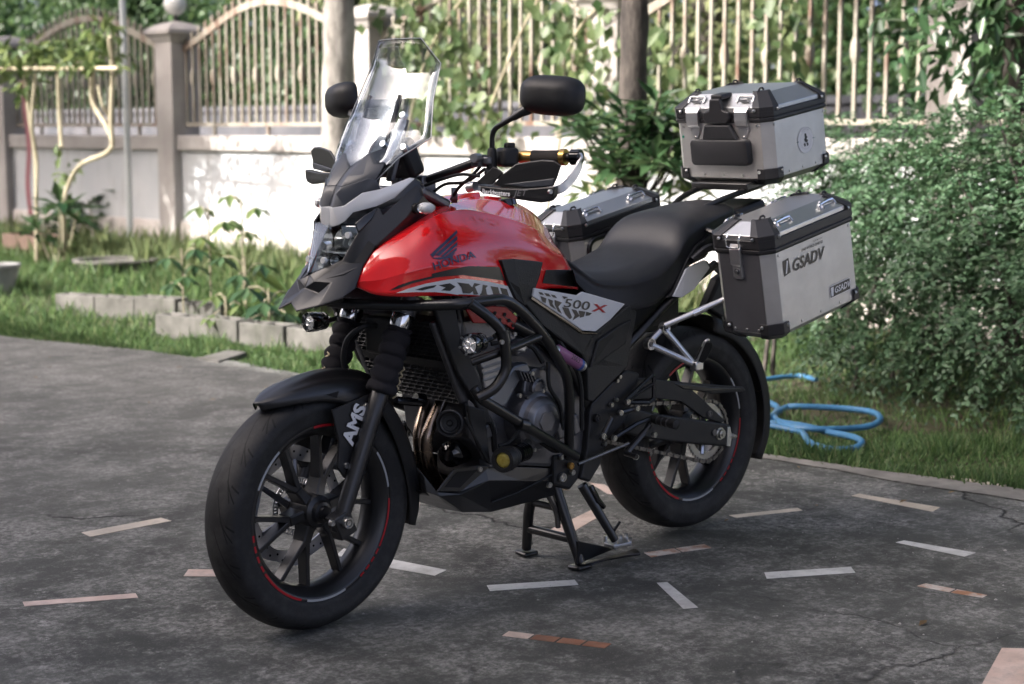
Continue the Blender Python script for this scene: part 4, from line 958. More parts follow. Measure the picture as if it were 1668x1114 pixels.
def decal_poly(polys, off=.0014, bvh=None, step=7.0, y=.2):
    """flat outlines cut from vinyl and laid on the panel: subdivided so that they follow its curve"""
    bm = bmesh.new()
    for poly in polys:
        vs_ = [bm.verts.new((x, -y_, 0)) for x, y_ in poly]; bm.faces.new(vs_)
    for it in range(2):
        bmesh.ops.triangulate(bm, faces=bm.faces[:])
        for _ in range(3):
            es = [e for e in bm.edges if e.calc_length() > step]
            if not es: break
            bmesh.ops.subdivide_edges(bm, edges=es, cuts=1); bmesh.ops.triangulate(bm, faces=bm.faces[:])
    mb = MB(); bm.verts.index_update(); mb.add([onto(v.co.x, -v.co.y, off, bvh, y) for v in bm.verts], [tuple(v.index for v in f.verts) for f in bm.faces]); bm.free(); return mb
def decal(name, polys, m, parents, off=.0014, bvh=None, step=7., y=.2):
    a = decal_poly(polys, off, bvh, step, y); a.build(name, m, parents[0], smooth=180)
    if len(parents) > 1: a.mirror().build(name, m, parents[1], smooth=180)
def quads(px0, py0, s, polys): return [[(px0 + x / s, py0 + y / s) for x, y in p] for p in polys]
TP = (tank_l, tank_r)
Fq = lambda *p: quads(700, 280, 3.2077, p); Bq = lambda *p: quads(440, 280, 4.285, p)
decal("stripe", Bq([(830, 830), (900, 790), (1000, 758), (1150, 722), (1300, 690), (1457, 655), (1457, 700), (1300, 715), (1150, 738), (1000, 775), (900, 812)]) + Fq([(10, 532), (100, 510), (200, 492), (362, 497), (392, 568), (300, 556), (170, 538), (10, 552)]), K_dkl, TP)
decal("white_band", Bq([(880, 846), (960, 815), (1080, 780), (1200, 757), (1310, 742), (1310, 858), (1250, 848), (1150, 838), (1000, 838)]) + Fq([(128, 556), (200, 560), (300, 572), (405, 596), (436, 664), (330, 652), (230, 642), (128, 638)]), K_wht, TP, .0022)
decal("tread_print", Fq([(228, 580), (262, 586), (232, 600), (250, 640), (225, 640), (215, 608)], [(272, 588), (300, 594), (288, 606), (296, 644), (262, 642), (270, 612)], [(312, 596), (352, 602), (366, 650), (330, 650), (322, 620)], [(362, 604), (398, 612), (412, 655), (378, 652)], [(255, 646), (318, 650), (300, 640), (262, 634)]) +
      Bq([(1010, 822), (1080, 800), (1160, 788), (1140, 806), (1060, 826)], [(1170, 790), (1250, 776), (1290, 800), (1250, 830), (1190, 826), (1220, 806)], [(1300, 770), (1380, 780), (1420, 820), (1390, 848), (1340, 846), (1330, 806)]), K_dkl, TP, .0030)
decal("dark_panel", Fq([(604, 512), (748, 512), (774, 602), (586, 580)]), K_carb, TP, .0022)
wing = [[(1115, 580), (1150, 545), (1300, 408), (1304, 430), (1165, 560), (1135, 596)], [(1150, 582), (1302, 446), (1304, 474), (1180, 586)], [(1188, 590), (1304, 488), (1303, 512), (1212, 592)], [(1218, 594), (1302, 526), (1296, 550), (1244, 594)], [(1120, 590), (1145, 600), (1270, 586), (1276, 600), (1180, 612), (1140, 606)], [(1248, 588), (1292, 560), (1280, 578), (1262, 592)]]
decal("wing_emblem", Bq(*wing), K_ndk, TP, .0022, step=4.)
def place_lettering(s, px, py, size, m, parents, ang, off=.002, sx=1., shear=0., bold=0., bvh=None, space=1., y=.2, name="lettering"):
    ca, sa = math.cos(ang), math.sin(ang)
    mb = text_mb(s, size, lambda u, v: onto(px + u * ca + v * sa, py + u * sa - v * ca, off, bvh, y), shear=shear, font_bold=bold, space=space, sx=sx)
    mb.build(name, m, parents[0], smooth=0)
    if len(parents) > 1:
        # the other flank carries the word the right way round
        mb2 = text_mb(s, size, lambda u, v: (lambda q: V(q.x, -q.y, q.z))(onto(px - u * ca + v * sa, py - u * sa - v * ca, off, bvh, y)), shear=-shear, font_bold=bold, space=space, sx=sx); mb2.build(name, m, parents[1], smooth=0)
place_lettering("HONDA", 738, 425, 17, K_ndk, TP, math.radians(-17), .0042, sx=1.12, bold=.3)

# black knee panel, side cover, white flank panel
def tank_y(px, py): return onto(px, py, 0).y
knee = Fq([(358, 462), (430, 454), (582, 470), (566, 540), (545, 602), (512, 690), (500, 700), (436, 662), (395, 570)])[0]
mbk = MB(); mbk.slab([onto(px, py, .007) for px, py in knee], .014); LR(lambda: mbk, "knee_panel", K_carb, smooth=0, bevel=.003)
mb = MB(); q = Fq([(358, 462), (430, 454), (452, 600), (500, 700), (436, 662), (395, 570)])[0]; mb.slab([onto(px, py, .0105) for px, py in q], .006); LR(lambda: mb, "knee_panel_edge", K_mat, smooth=0, bevel=.002)
cov = [(857, 496, .200), (868, 468, .200), (889, 493, .196), (942, 540, .188), (964, 544, .184), (974, 539, .180), (1026, 497, .165), (1038, 508, .158), (1032, 540, .160), (1022, 598, .165), (966, 655, .172), (958, 652, .172), (957, 596, .176), (948, 578, .182), (912, 552, .190), (886, 530, .198)]
mb = MB(); mb.slab([B(*p) for p in cov], .02); LR(lambda: mb, "side_cover", K_carb, smooth=0, bevel=.004)
ridge = [(975, 555, .183), (1010, 530, .172), (1030, 520, .163), (1020, 560, .168), (985, 585, .176), (962, 600, .180)]
mb = MB(); mb.slab([B(px, py, y + .004) for px, py, y in ridge], .01); LR(lambda: mb, "side_cover_rib", K_mat, smooth=0, bevel=.004)
for a_ in range(7):   # row of small hexagonal dimples
    pass
whp = Fq([(548, 606), (640, 622), (772, 645), (800, 626), (1022, 690), (945, 772), (868, 834), (800, 830), (700, 760), (540, 650)])[0]
wy = lambda px: .206 - (px - 868) / 160 * .030
mbw = MB(); mbw.slab([B(px, py, wy(px)) for px, py in whp], .008); wp = LR(lambda: mbw, "white_flank_panel", K_wht, smooth=0, bevel=.0025)
BW = BVHTree.FromPolygons([Vector(v) for v in mbw.v], mbw.f)
mb = MB(); q = Fq([(536, 652), (700, 764), (800, 836), (868, 841), (880, 846), (798, 846), (690, 772), (530, 662)])[0]; mb.slab([B(px, py, wy(px) + .001) for px, py in q], .006); LR(lambda: mb, "panel_piping", K_gls, smooth=0)
decal("tread_print", Fq([(566, 626), (586, 630), (596, 644), (574, 640)], [(596, 632), (620, 636), (632, 652), (608, 648)], [(630, 640), (652, 644), (664, 660), (642, 654)], [(576, 648), (608, 660), (604, 686), (586, 676)], [(616, 662), (642, 672), (640, 690), (660, 720), (628, 700)], [(650, 668), (690, 682), (670, 704), (690, 742), (668, 728), (652, 694)], [(690, 706), (724, 712), (742, 760), (730, 770), (706, 742)], [(738, 716), (764, 722), (782, 752), (744, 776), (756, 748)], [(776, 724), (812, 730), (804, 756), (784, 762)], [(816, 730), (846, 738), (832, 750), (812, 752)], [(690, 648), (722, 654), (700, 664)]), K_dkl, wp, .0012, BW, 12., .19)
place_lettering("500", 700 + 764 / 3.2077, 280 + 694 / 3.2077, 20, K_dkl, wp, math.radians(8), .0018, 1.45, .1, .2, BW, 1., .19)
place_lettering("X", 700 + 882 / 3.2077, 280 + 714 / 3.2077, 17, K_rdk, wp, math.radians(6), .0018, 1.7, .1, .5, BW, 1., .19)

# seat: sections from the tank nose to the tail
def seat_sec(ct, te, sm, bt):
    """centre top, top edge, bulge, bottom, each (px,py,y) on the near side"""
    return [B(*ct), B(*te), B(*sm), B(*bt)]
S = [  # (centre x,z) , edge (y,z), side, bottom in metres
    (.630, .930, .050, .922, .085, .885, .100, .860), (.585, .893, .085, .880, .122, .836, .142, .792), (.535, .858, .105, .845, .142, .800, .158, .748),
    (.47, .845, .118, .837, .155, .790, .163, .735), (.40, .848, .128, .842, .163, .790, .163, .735), (.33, .862, .134, .855, .166, .800, .160, .740), (.27, .880, .138, .872, .165, .822, .155, .765),
    (.215, .905, .138, .893, .160, .860, .152, .800), (.175, .956, .134, .942, .155, .900, .148, .835), (.13, .988, .130, .972, .149, .925, .142, .870), (.06, 1.002, .122, .987, .141, .950, .134, .905), (-.02, 1.014, .112, .999, .129, .970, .122, .932), (-.10, 1.022, .096, 1.008, .110, .985, .104, .955), (-.145, 1.016, .07, 1.006, .080, .992, .078, .975)]
rows = []
for x, zc, ye, ze, ys_, zs, yb, zb in S:
    dx = (zc - zb) * .25
    half = [(x, 0, zc), (x, ye * .55, zc - (zc - ze) * .25), (x, ye * .92, ze), (x - dx * .2, ys_ * .985, (ze + zs) / 2), (x - dx * .4, ys_, zs), (x - dx * .6, yb, zb)]
    rows.append([V(a, -b, c) for a, b, c in reversed(half[1:])] + [V(*h) for h in half])
mb = MB(); mb.grid(smooth_rows(rows, 4, 5)); mb.build("seat", K_seat, bike, smooth=60, solid=.006)
for sd in (1, -1):
    mb = MB(); mb.tube([V(r[-1].x, (r[-1].y - .004) * sd, r[-1].z + .002) for r in smooth_rows(rows, 1, 4)], .0045, 6); mb.build("seat_welt", K_rub, bike)
# seat base and under-seat black fill
mb = MB(); mb.box((.36, 0, .72), (.46, .22, .14)); mb.box((.02, 0, .90), (.36, .18, .08), Matrix.Rotation(.21, 3, 'Y')); mb.build("seat_base", K_mat, bike, smooth=0, bevel=.02)

# tail panels
mb = MB(); mb.slab([B(px, py, y) for px, py, y in ((1097, 483, .165), (1118, 438, .165), (1149, 423, .160), (1157, 436, .160), (1132, 471, .165), (1111, 485, .168))], .012); LR(lambda: mb, "tail_panel", K_slv, smooth=0, bevel=.003)
mb = MB(); mb.slab([B(px, py, y) for px, py, y in ((1086, 485, .160), (1098, 470, .160), (1122, 420, .158), (1135, 400, .155), (1165, 374, .150), (1168, 392, .150), (1150, 420, .158), (1118, 436, .160), (1098, 484, .160))], .02); LR(lambda: mb, "tail_rail", K_blk, smooth=0, bevel=.005)
mb = MB(); mb.tube(bend([B(1127, 424, .165), B(1150, 404, .178), B(1168, 402, .182), B(1195, 395, .182)], .03), .012, 10); LR(lambda: mb, "grab_rail", K_blk)
mb = MB(); mb.slab([B(px, py, y) for px, py, y in ((1150, 430, .150), (1185, 425, .150), (1186, 455, .150), (1178, 452, .150), (1165, 440, .150))], .01); LR(lambda: mb, "tail_bracket", K_eng, smooth=0, bevel=.003)
mb = MB(); mb.box((-.20, 0, .955), (.24, .16, .09), Matrix.Rotation(.21, 3, 'Y')); tl = mb.build("tail_unit", K_mat, bike, smooth=0, bevel=.015)
mb = MB(); mb.box((-.335, 0, .975), (.03, .13, .05), Matrix.Rotation(.21, 3, 'Y')); mb.build("tail_light", mat("red_lens", (.35, .01, .01), .15, coat=.6), bike, bevel=.01)

# ------------------------------------------------------------------ nose: beak, cowl, headlight, screen
def P3(*p): return B(*p)
def plates(name, m, faces, t=.004, both=True, **k):
    mb = MB()
    for f in faces: mb.add([B(*p) for p in f], [tuple(range(len(f)))])
    bm = bmesh.new()
    vs_ = [bm.verts.new(v) for v in mb.v]
    for f in mb.f: bm.faces.new([vs_[i] for i in f])
    bmesh.ops.remove_doubles(bm, verts=bm.verts, dist=.0008); bm.verts.index_update()
    q = MB(); q.v = [tuple(v.co) for v in bm.verts]; q.f = [tuple(v.index for v in f.verts) for f in bm.faces]; bm.free()
    kk = dict(smooth=20, solid=t, bevel=.0022); kk.update(k)
    a = q.build(name, m, bike, **kk); b = q.mirror().build(name, m, bike, **kk) if both else None
    return a, b
tip = (482, 506, .036); v0 = (474, 491, 0); u1 = (504, 466, .004)
r1 = (540, 460, .070); r2 = (593, 428, .105); g1 = (559, 483, .112); g2 = (578, 470, .112); g0 = (520, 497, .075)
plates("beak", K_blk, [
    [tip, v0, (497, 469, 0), (520, 478, .040)],                     # top valley
    [tip, (520, 478, .040), r1, g0], [g0, r1, r2, g2, g1],             # flank of the wing
    [(497, 469, 0), (512, 458, .030), r1, (520, 478, .040)],
    [(512, 458, .030), (557, 428, .060), r2, r1], [(497, 469, 0), (504, 447, 0), (512, 458, .030)]])
mb = MB(); mb.box((1.345, 0, .868), (.10, .09, .06), Matrix.Rotation(.5, 3, 'Y')); mb.build('beak_core', K_mat, bike, bevel=.01)
plates("beak_underside", K_mat, [[tip, g0, (515, 498, .02), v0], [g0, g1, (560, 490, .02), (515, 498, .02)]])
hA, hB, hC, hD = (617, 336, .098), (582, 380, .086), (557, 424, .060), (504, 447, .004)
plates("side_cowl", K_blk, [
    [hA, (624, 350, .110), (600, 392, .103), hB],
    [hB, (600, 392, .103), (575, 432, .080), hC],
    [hC, (575, 432, .080), (512, 459, .030), hD],
    [(624, 350, .110), (680, 300, .150), (690, 318, .155), (663, 352, .150), (612, 400, .120), (600, 392, .103)],
    [(600, 392, .103), (612, 400, .120), (593, 430, .106), (575, 432, .080)],
    [(575, 432, .080), (593, 430, .106), (560, 446, .085), (512, 459, .030)],
    [(690, 318, .155), (700, 330, .150), (706, 342, .145), (663, 372, .140), (663, 352, .150)],
    [(663, 352, .150), (663, 372, .140), (612, 404, .120), (612, 400, .120)]])
# silver upper nose and its dark inserts
plates("nose_panel", K_slv, [
    [(536, 371, 0), (552, 366, .036), (541, 338, .022), (537, 336, 0)],
    [(552, 366, .036), (562, 360, .050), (575, 346, .066), (560, 335, .050), (541, 338, .022)],
    [(575, 346, .066), (613, 336, .096), (643, 322, .120), (620, 308, .100), (590, 314, .075), (560, 335, .050)],
    [(643, 322, .120), (676, 291, .150), (668, 289, .142), (620, 308, .100)]])
plates("cowl_edge", K_blk, [[(676, 291, .150), (684, 296, .153), (690, 318, .157), (650, 330, .128), (643, 322, .120)], [(643, 322, .120), (650, 330, .128), (618, 340, .100), (613, 336, .096)], [(676, 291, .150), (668, 289, .142), (678, 289, .120), (690, 300, .120), (684, 296, .153)]])
plates("nose_insert", K_grey, [
    [(537, 336, 0), (541, 338, .022), (560, 335, .050), (547, 316, .026), (542, 318, 0)],
    [(560, 335, .050), (590, 314, .075), (580, 297, .062), (556, 304, .034), (547, 316, .026)],
    [(590, 314, .075), (620, 308, .100), (612, 292, .095), (598, 291, .082), (580, 297, .062)],
    [(542, 318, 0), (547, 316, .026), (556, 304, .034), (547, 302, 0)]])
plates("screen_base", K_grey, [
    [(547, 302, 0), (556, 304, .030), (565, 287, .030), (560, 284, 0)], [(556, 304, .030), (580, 297, .060), (592, 284, .066), (565, 287, .030)],
    [(580, 297, .060), (612, 292, .095), (625, 270, .100), (592, 284, .066)], [(560, 284, 0), (565, 287, .030), (592, 284, .066), (600, 250, .05), (590, 248, 0)], [(592, 284, .066), (625, 270, .100), (640, 235, .085), (600, 250, .05)]])
# headlight unit
mb = MB(); hp = [B(516, 366, -.062), B(552, 367, .036), B(580, 366, .080), B(582, 382, .082), B(556, 423, .056), B(508, 446, .002), B(500, 441, -.010)]
mirr = lambda p: V(p.x, -p.y, p.z)
hl = [B(580, 366, .080), B(582, 382, .082), B(556, 423, .054), B(512, 444, .010)]
face = hl + [mirr(p) for p in reversed(hl)]
mb = MB(); mb.prism([p + V(-.075, 0, .012) for p in face], (-.02, 0, 0)); hlamp = mb.build("headlight", K_gls, bike, smooth=0)
mb = MB(); n = len(face)
back = [V(p.x - .074, p.y * .98, p.z + .012) for p in face]
mb.grid([[p + V(-.006, 0, 0) for p in face], back], True); mb.build("reflector_shroud", mat("pale_lamp_plastic", (.42, .44, .46), .18, metal=.7), hlamp, smooth=20)
for sd in (1, -1):
    c = V(1.300, .034 * sd, .958); mb = MB(); mb.lathe([(.036, .026), (.031, .008), (.018, -.012), (0, -.018)], c, V(1, .15 * sd, .1), 20); mb.build("reflector", K_chr, hlamp)
    mb = MB(); mb.lathe([(.010, .0), (.009, .008), (0, .010)], c + V(-.004, 0, 0), V(1, 0, 0), 12); mb.build("bulb", K_lens, hlamp)
    c = V(1.33, .016 * sd, .915); mb = MB(); mb.lathe([(.015, .012), (.012, 0), (0, -.01)], c, V(1, .1 * sd, .1), 16); mb.build("reflector", K_chr, hlamp)
    mb = MB(); mb.box((1.312, .052 * sd, .990), (.024, .05, .026), Matrix.Rotation(.5 * sd, 3, 'Z')); mb.build("position_lamp", K_chr, hlamp, bevel=.003)
    mb = MB(); mb.box((1.318, .03 * sd, .935), (.03, .05, .004), Matrix.Rotation(.4 * sd, 3, 'Z')); mb.build("reflector_shelf", K_lens, hlamp)
mb = MB(); cl = V(1.38, 0, .965); mb.add([p + V(.004, 0, 0) for p in face] + [V((face[0].x + face[-1].x) / 2 + .022, 0, face[0].z), V(hl[3].x + .016, 0, hl[3].z)], [(0, 8, 9, 3, 2, 1), (8, 7, 6, 5, 4, 9)]); mb.build("headlight_cover", C_lamp, hlamp, smooth=0, solid=.003)
for p in (B(570, 383, .066), B(530, 424, .030)):
    for q in (p, mirr(p)):
        mb = MB(); mb.lathe([(0, .003), (.008, .003), (.0085, .001), (.0085, -.006), (0, -.006)], q + V(.006, 0, 0), V(1, q.y * 2, 0), 14); mb.build("cover_stud", K_lens, hlamp)
# side position strip beside the headlight
plates("light_strip", K_gls, [[(578, 364, .083), (592, 352, .090), (616, 337, .100), (606, 356, .100), (584, 380, .090)]], .006)

# windscreen
L_ = [(577, 337, .036), (590, 316, .058), (650, 257, .125), (702, 224, .175), (706, 161, .150), (718, 103, .136), (686, 62, .083)]
rowp = [B(*p) for p in L_]
rows = []; bul = [.012, .018, .034, .052, .046, .038, .026]
for p, bu in zip(rowp, bul):
    r = []
    for t in np.linspace(-1, 1, 13):
        e = 1 - abs(t) ** 2.0; r.append(V(p.x + bu * e, p.y * t, p.z + (.004 if p.z < 1.1 else 0) * e))
    rows.append(r)
rr_ = []
for i in range(len(rows) - 1):
    for k_ in range(3): rr_.append([a.lerp(b, k_ / 3) for a, b in zip(rows[i], rows[i + 1])])
rr_.append(rows[-1])
mb = MB(); mb.grid(rr_); ws = mb.build("windscreen", C_scr, bike, smooth=45, solid=.004)
edge = [r[-1] for r in rr_] + list(reversed(rr_[-1]))[1:] + [r[0] for r in reversed(rr_)][1:] + rr_[0][1:-1]
mb = MB(); mb.tube(edge, .0013, 6, closed=True); mb.build("screen_edge", mat("screen_edge", (.45, .47, .48), .15, spec=.8), ws)
BS = BVHTree.FromPolygons([Vector(v) for r in rr_ for v in r], [f for f in mb.f if max(f) < 0] or [tuple(f) for f in MB().grid(rr_).f])
for p in ((657, 188), (625, 235), (658, 240)):
    d = ray(*p).normalized(); h = BS.ray_cast(CAM, d)
    if h[0] is None: continue
    for q in (h[0], mirr(h[0])):
        mb = MB(); mb.lathe([(0, .006), (.008, .006), (.010, .003), (.010, -.008), (0, -.008)], q, V(1, q.y * 3, .5), 16); mb.build("screen_bolt", K_chr, ws)
for sd in (1, -1):
    mb = MB(); mb.box(V(1.185, .075 * sd, 1.185), (.012, .024, .16), Matrix.Rotation(-.32, 3, 'Y')); mb.build("screen_bracket", K_eng, bike, bevel=.003)
    mb = MB(); mb.tube([V(1.235, .05 * sd, 1.10), V(1.20, .06 * sd, 1.22), V(1.16, .06 * sd, 1.32)], .007, 8); mb.build("screen_stay", K_tube, bike)
# inner stock deflector (smoked) and instruments
mb = MB(); rows = []
for x, z, w in ((1.27, 1.10, .07), (1.235, 1.17, .115), (1.195, 1.25, .120), (1.165, 1.31, .095)):
    rows.append([V(x + .03 * (1 - t * t), w * t, z) for t in np.linspace(-1, 1, 9)])
mb.grid(rows); mb.build("inner_deflector", clear_mat("smoked_screen", (.86, .89, .92), .45, .05), bike, smooth=180, solid=.003)
mb = MB(); mb.box((1.14, 0, 1.165), (.05, .17, .10), Matrix.Rotation(.45, 3, 'Y')); ds = mb.build("instrument_panel", K_mat, bike, bevel=.012)
mb = MB(); mb.box((1.110, 0, 1.178), (.004, .13, .07), Matrix.Rotation(.45, 3, 'Y')); mb.build("display", mat("display_glass", (.05, .06, .06), .1), ds)
mb = MB(); mb.box((1.19, 0, 1.0), (.12, .14, .16), Matrix.Rotation(.3, 3, 'Y')); mb.build("nose_bracket", K_eng, bike, smooth=0, bevel=.03)
# front indicators
for sd in (1, -1):
    c = B(693, 339, .205); c = V(c.x, c.y * sd, c.z)
    mb = MB(); mb.tube([V(c.x - .02, .135 * sd, c.z - .004), V(c.x - .012, .165 * sd, c.z - .002)], [.016, .012], 12); ind = mb.build("indicator", K_rub, bike)
    mb = MB(); rings = []
    for s_, w in ((-.026, .002), (-.022, .009), (-.010, .0140), (.004, .0145), (.014, .0115), (.019, .005)): rings.append([c + V(s_, (.012 + .03) * 0 + math.cos(a_) * w * 1.35 * 1, math.sin(a_) * w) for a_ in np.linspace(0, 2 * math.pi, 15)[:-1]])
    mb.loft(rings); mb.build("indicator_lens", K_lens, ind, smooth=60)
    mb = MB(); mb.lathe([(.0075, .006), (.0095, .008), (.0115, .006)], c + V(.010, 0, 0), V(1, .4 * sd, 0), 16); mb.build("lens_ring", K_chr, ind)
# ------------------------------------------------------------------ handlebar, mirrors, guards
def bar_path(sd):
    pts = [V(1.075, 0, 1.105), V(1.075, .045, 1.105), V(1.06, .11, 1.125), B(775, 268, .205), B(797, 258, .25)]
    pts = pts[:3] + [V(1.02, .185, 1.155), V(.985, .225, 1.163)] + [B(846, 257, .278), B(868, 256, .312), B(914, 256, .385), B(930, 256, .4105)]
    return [V(p.x, p.y * sd, p.z) for p in pts]
for sd in (1, -1):
    q = lambda p: V(p.x, p.y * sd, p.z)
    bp = bar_path(sd); mb = MB(); mb.tube(bend(bp, .05, 6), .0112, 14); mb.build("handlebar", K_tube, bike)
    g0, g1 = q(B(868, 256, .312)), q(B(914, 256, .385)); dr = (g1 - g0).normalized()
    mb = MB(); mb.tube([g0, g0.lerp(g1, .5), g1], [.0175, .0168, .0175], 16); gr = mb.build("grip", K_grip, bike)
    mb = MB(); mb.tube([g0 - dr * .034, g0 - dr * .03, g0], [.0155, .0165, .0165], 16); mb.build("grip_collar", K_gold, gr)
    mb = MB(); mb.tube([g1, g1 + dr * .014], [.0205, .0205], 16); mb.build("grip_flange", K_gold, gr)
    mb = MB(); mb.tube([g1 + dr * .014, g1 + dr * .026], .010, 12); mb.build("bar_spacer", K_chr, bike)
    mb = MB(); mb.tube([g1 + dr * .026, g1 + dr * .029, g1 + dr * .052, g1 + dr * .055], [.017, .0195, .0195, .017], 18); mb.build("bar_end_weight", K_gls, bike)
    # switch pod, clutch perch
    c = q(B(826, 256, .262)); mb = MB(); mb.box(c, (.045, .055, .048), Matrix.Rotation(-.35 * sd, 3, 'Z')); sp = mb.build("switch_pod", K_mat, bike, bevel=.010, bseg=3)
    mb = MB(); mb.box(c + V(-.004, .004 * sd, .029), (.022, .022, .014)); mb.build("switch_button", K_rub, sp, bevel=.004)
    mb = MB(); mb.tube([q(B(800, 268, .235)) + V(.012, 0, 0), q(B(800, 255, .235)) + V(.012, 0, 0)], .015, 12); mb.box(q(B(786, 262, .215)) + V(.01, 0, 0), (.035, .03, .03)); pc = mb.build("lever_perch", K_eng, bike, bevel=.004)
    lv = [q(B(800, 278, .235)) + V(.02, 0, 0), q(B(850, 292, .30)) + V(.02, 0, -.004), q(B(895, 296, .38)) + V(.0, 0, -.004)]; mb = MB(); mb.tube(spline(lv, 5), [.009] * 6 + [.007] * 4 + [.009], 10); mb.build("brake_lever" if sd < 0 else "clutch_lever", K_tube, bike)
    mb = MB(); mb.lathe([(0, .012), (.011, .012), (.012, 0), (.012, -.012), (0, -.012)], q(B(790, 257, .225)) + V(.03, 0, 0), (1, .3 * sd, 0), 14); mb.build("cable_adjuster", K_alu, bike)
    # mirror
    mc = V(.985, .409 * sd, 1.317); yw = math.radians(20) * sd
    s0 = q(B(801, 268, .240)); s1 = q(B(802, 214, .245)); s2 = q(B(848, 184, .330))
    mb = MB(); mb.tube([s0 + V(0, 0, -.012), s0, s0.lerp(s1, .45), s0.lerp(s1, .5)], [.013, .0135, .011, .008], 14); mb.build("mirror_boot", K_rub, bike)
    mb = MB(); mb.tube(bend([s0.lerp(s1, .4), s1 + V(0, 0, .004), s2], .02, 6), .0068, 12); st_ = mb.build("mirror_stalk", K_tube, bike)
    mb = MB(); e2 = mc + V(-.01, -.055 * sd, -.020); mb.tube([s2.lerp(s1, .25), s2, e2], [.0085, .011, .019], 14); mb.build("mirror_neck", K_blk, bike)
    Rm = Matrix.Rotation(yw, 3, 'Z') @ Matrix.Rotation(math.radians(-4 * sd), 3, 'X'); rings = []
    for dx, s_ in ((.034, .30), (.030, .55), (.022, .76), (.008, .93), (-.010, 1.0), (-.022, 1.0), (-.025, .97)):
        rg = []
        for a_ in np.linspace(0, 2 * math.pi, 41)[:-1]:
            ca, sa = math.cos(a_), math.sin(a_); ex = 2 / 3.2
            rg.append(mc + Rm @ V(dx, math.copysign(abs(ca) ** ex, ca) * .083 * s_, math.copysign(abs(sa) ** ex, sa) * .048 * s_))
        rings.append(rg)
    mb = MB(); mb.loft(rings); mr_ = mb.build("mirror", K_mat, bike, smooth=50)
    mb = MB(); rg = rings[-1]; mb.add([p + Rm @ V(-.0012, 0, 0) for p in [mc + (p - mc) * .95 for p in rg]], [tuple(range(len(rg)))]); mb.build("mirror_glass", mat("mirror_glass", (.8, .8, .8), .02, metal=1.), mr_, smooth=0)
    # hand guard: alloy backbone and plastic shield
    bb = [q(B(764, 303, .245)), q(B(790, 302, .245)) + V(-.02, 0, 0), q(B(845, 306, .335)) + V(-.02, 0, 0), q(B(900, 310, .435)) + V(-.012, 0, 0), q(B(930, 292, .445)), q(B(944, 268, .445)), q(B(944, 250, .44))]
    sp_ = spline(bb, 6); rings = []
    for i, p in enumerate(sp_):
        t = (sp_[min(i + 1, len(sp_) - 1)] - sp_[max(i - 1, 0)]).normalized(); w = V(0, 0, 1) - t * t.z; w.normalize(); n_ = t.cross(w); hh, tt = .0105, .0035
        rings.append([p + w * hh + n_ * tt, p + w * hh - n_ * tt, p - w * hh - n_ * tt, p - w * hh + n_ * tt])
    mb = MB(); mb.loft(rings); mb.build("guard_backbone", K_alu, bike, smooth=30, bevel=.0015)
    mb = MB(); mb.tube([q(B(762, 303, .24)) + V(-.0, 0, -.004), q(B(774, 303, .262))], .012, 14); mb.build("guard_clamp", K_alu, bike)
    def hgp(px, py, y, dx=.0): p = B(px, py, y); return V(p.x + (0 if sd > 0 else .024), p.y * sd, p.z + (0 if sd > 0 else .025))
    K = lambda x, y: (680 + x / 4.64, 120 + y / 4.64)
    gy = lambda x: .225 + (x - 420) / 615 * .225
    lower = [(420, 840, .265), (640, 865, .335), (820, 868, .375), (1035, 852, .415), (1028, 930, .415), (1000, 962, .412), (930, 976, .400), (760, 952, .365), (640, 932, .335), (480, 900, .278)]
    mb = MB(); mb.slab([hgp(*K(x, y), gy(x) + .012) for x, y, yy in lower], .02); 
    hg = mb.build("hand_guard", K_blk, bike, smooth=0, bevel=.003)
    upper = [(640, 862, .335), (570, 835, .30), (650, 752, .318), (742, 680, .335), (845, 662, .355), (945, 650, .375), (1030, 656, .395), (1083, 690, .408), (1050, 790, .414), (1022, 850, .414), (820, 866, .375)]
    pts = [hgp(*K(x, y), gy(x) + .004) for x, y, yy in upper]; mb = MB(); mb.slab(pts, .006); mb.build("guard_shield", mat("smoked_shield", (.014, .014, .015), .30, coat=.3), bike, smooth=0, bevel=.003)
    mb = MB(); mb.slab([hgp(*K(x, y), gy(x) + .006) for x, y, yy in ((430, 832, .268), (570, 702, .268), (602, 716, .278), (648, 748, .306), (560, 836, .300))], .006); mb.build("guard_wing", K_mat, bike, smooth=0, bevel=.002)
    mb = MB(); mb.slab([hgp(*K(x, y), gy(x) + .0085) for x, y, yy in ((650, 836, .332), (760, 822, .36), (900, 806, .39), (1035, 790, .412), (1018, 848, .414), (830, 860, .375))], .004); mb.build("guard_stripe", K_grey, bike, smooth=0, bevel=.002)
    for x, y, yy in ((460, 868, .275), (1003, 892, .413)):
        mb = MB(); mb.bolt(hgp(*K(x, y), gy(x) + .014), (.3, sd, 0), .006, .004); mb.build("guard_bolt", K_stl, hg)
    a_, b_ = hgp(*K(495, 890), gy(495) + .0125), hgp(*K(690, 908), gy(690) + .0125); ux = (b_ - a_).normalized(); nn = V(.55, .8 * sd, 0); uy = V(0, 0, 1) - ux * ux.z; uy.normalize()
    if sd < 0: a_, ux = b_, -ux
    off = V(.006, .003 * sd, 0)
    mb = text_mb("Barkbusters", .0165, lambda u, v: a_ + ux * u + uy * v + off, align='LEFT', font_bold=.0006); mb.build("lettering", K_ltr, hg, smooth=0)
    a2, b2 = hgp(*K(735, 905), gy(735) + .0125), hgp(*K(850, 900), gy(850) + .0125); u2 = (b2 - a2).normalized()
    if sd < 0: a2, u2 = b2, -u2
    mb = text_mb("JET", .021, lambda u, v: a2 + u2 * u + uy * v + off, align='LEFT', shear=.25, sx=1.25); mb.build("lettering", mat("grey_lettering", (.20, .20, .21), .5), hg, smooth=0)
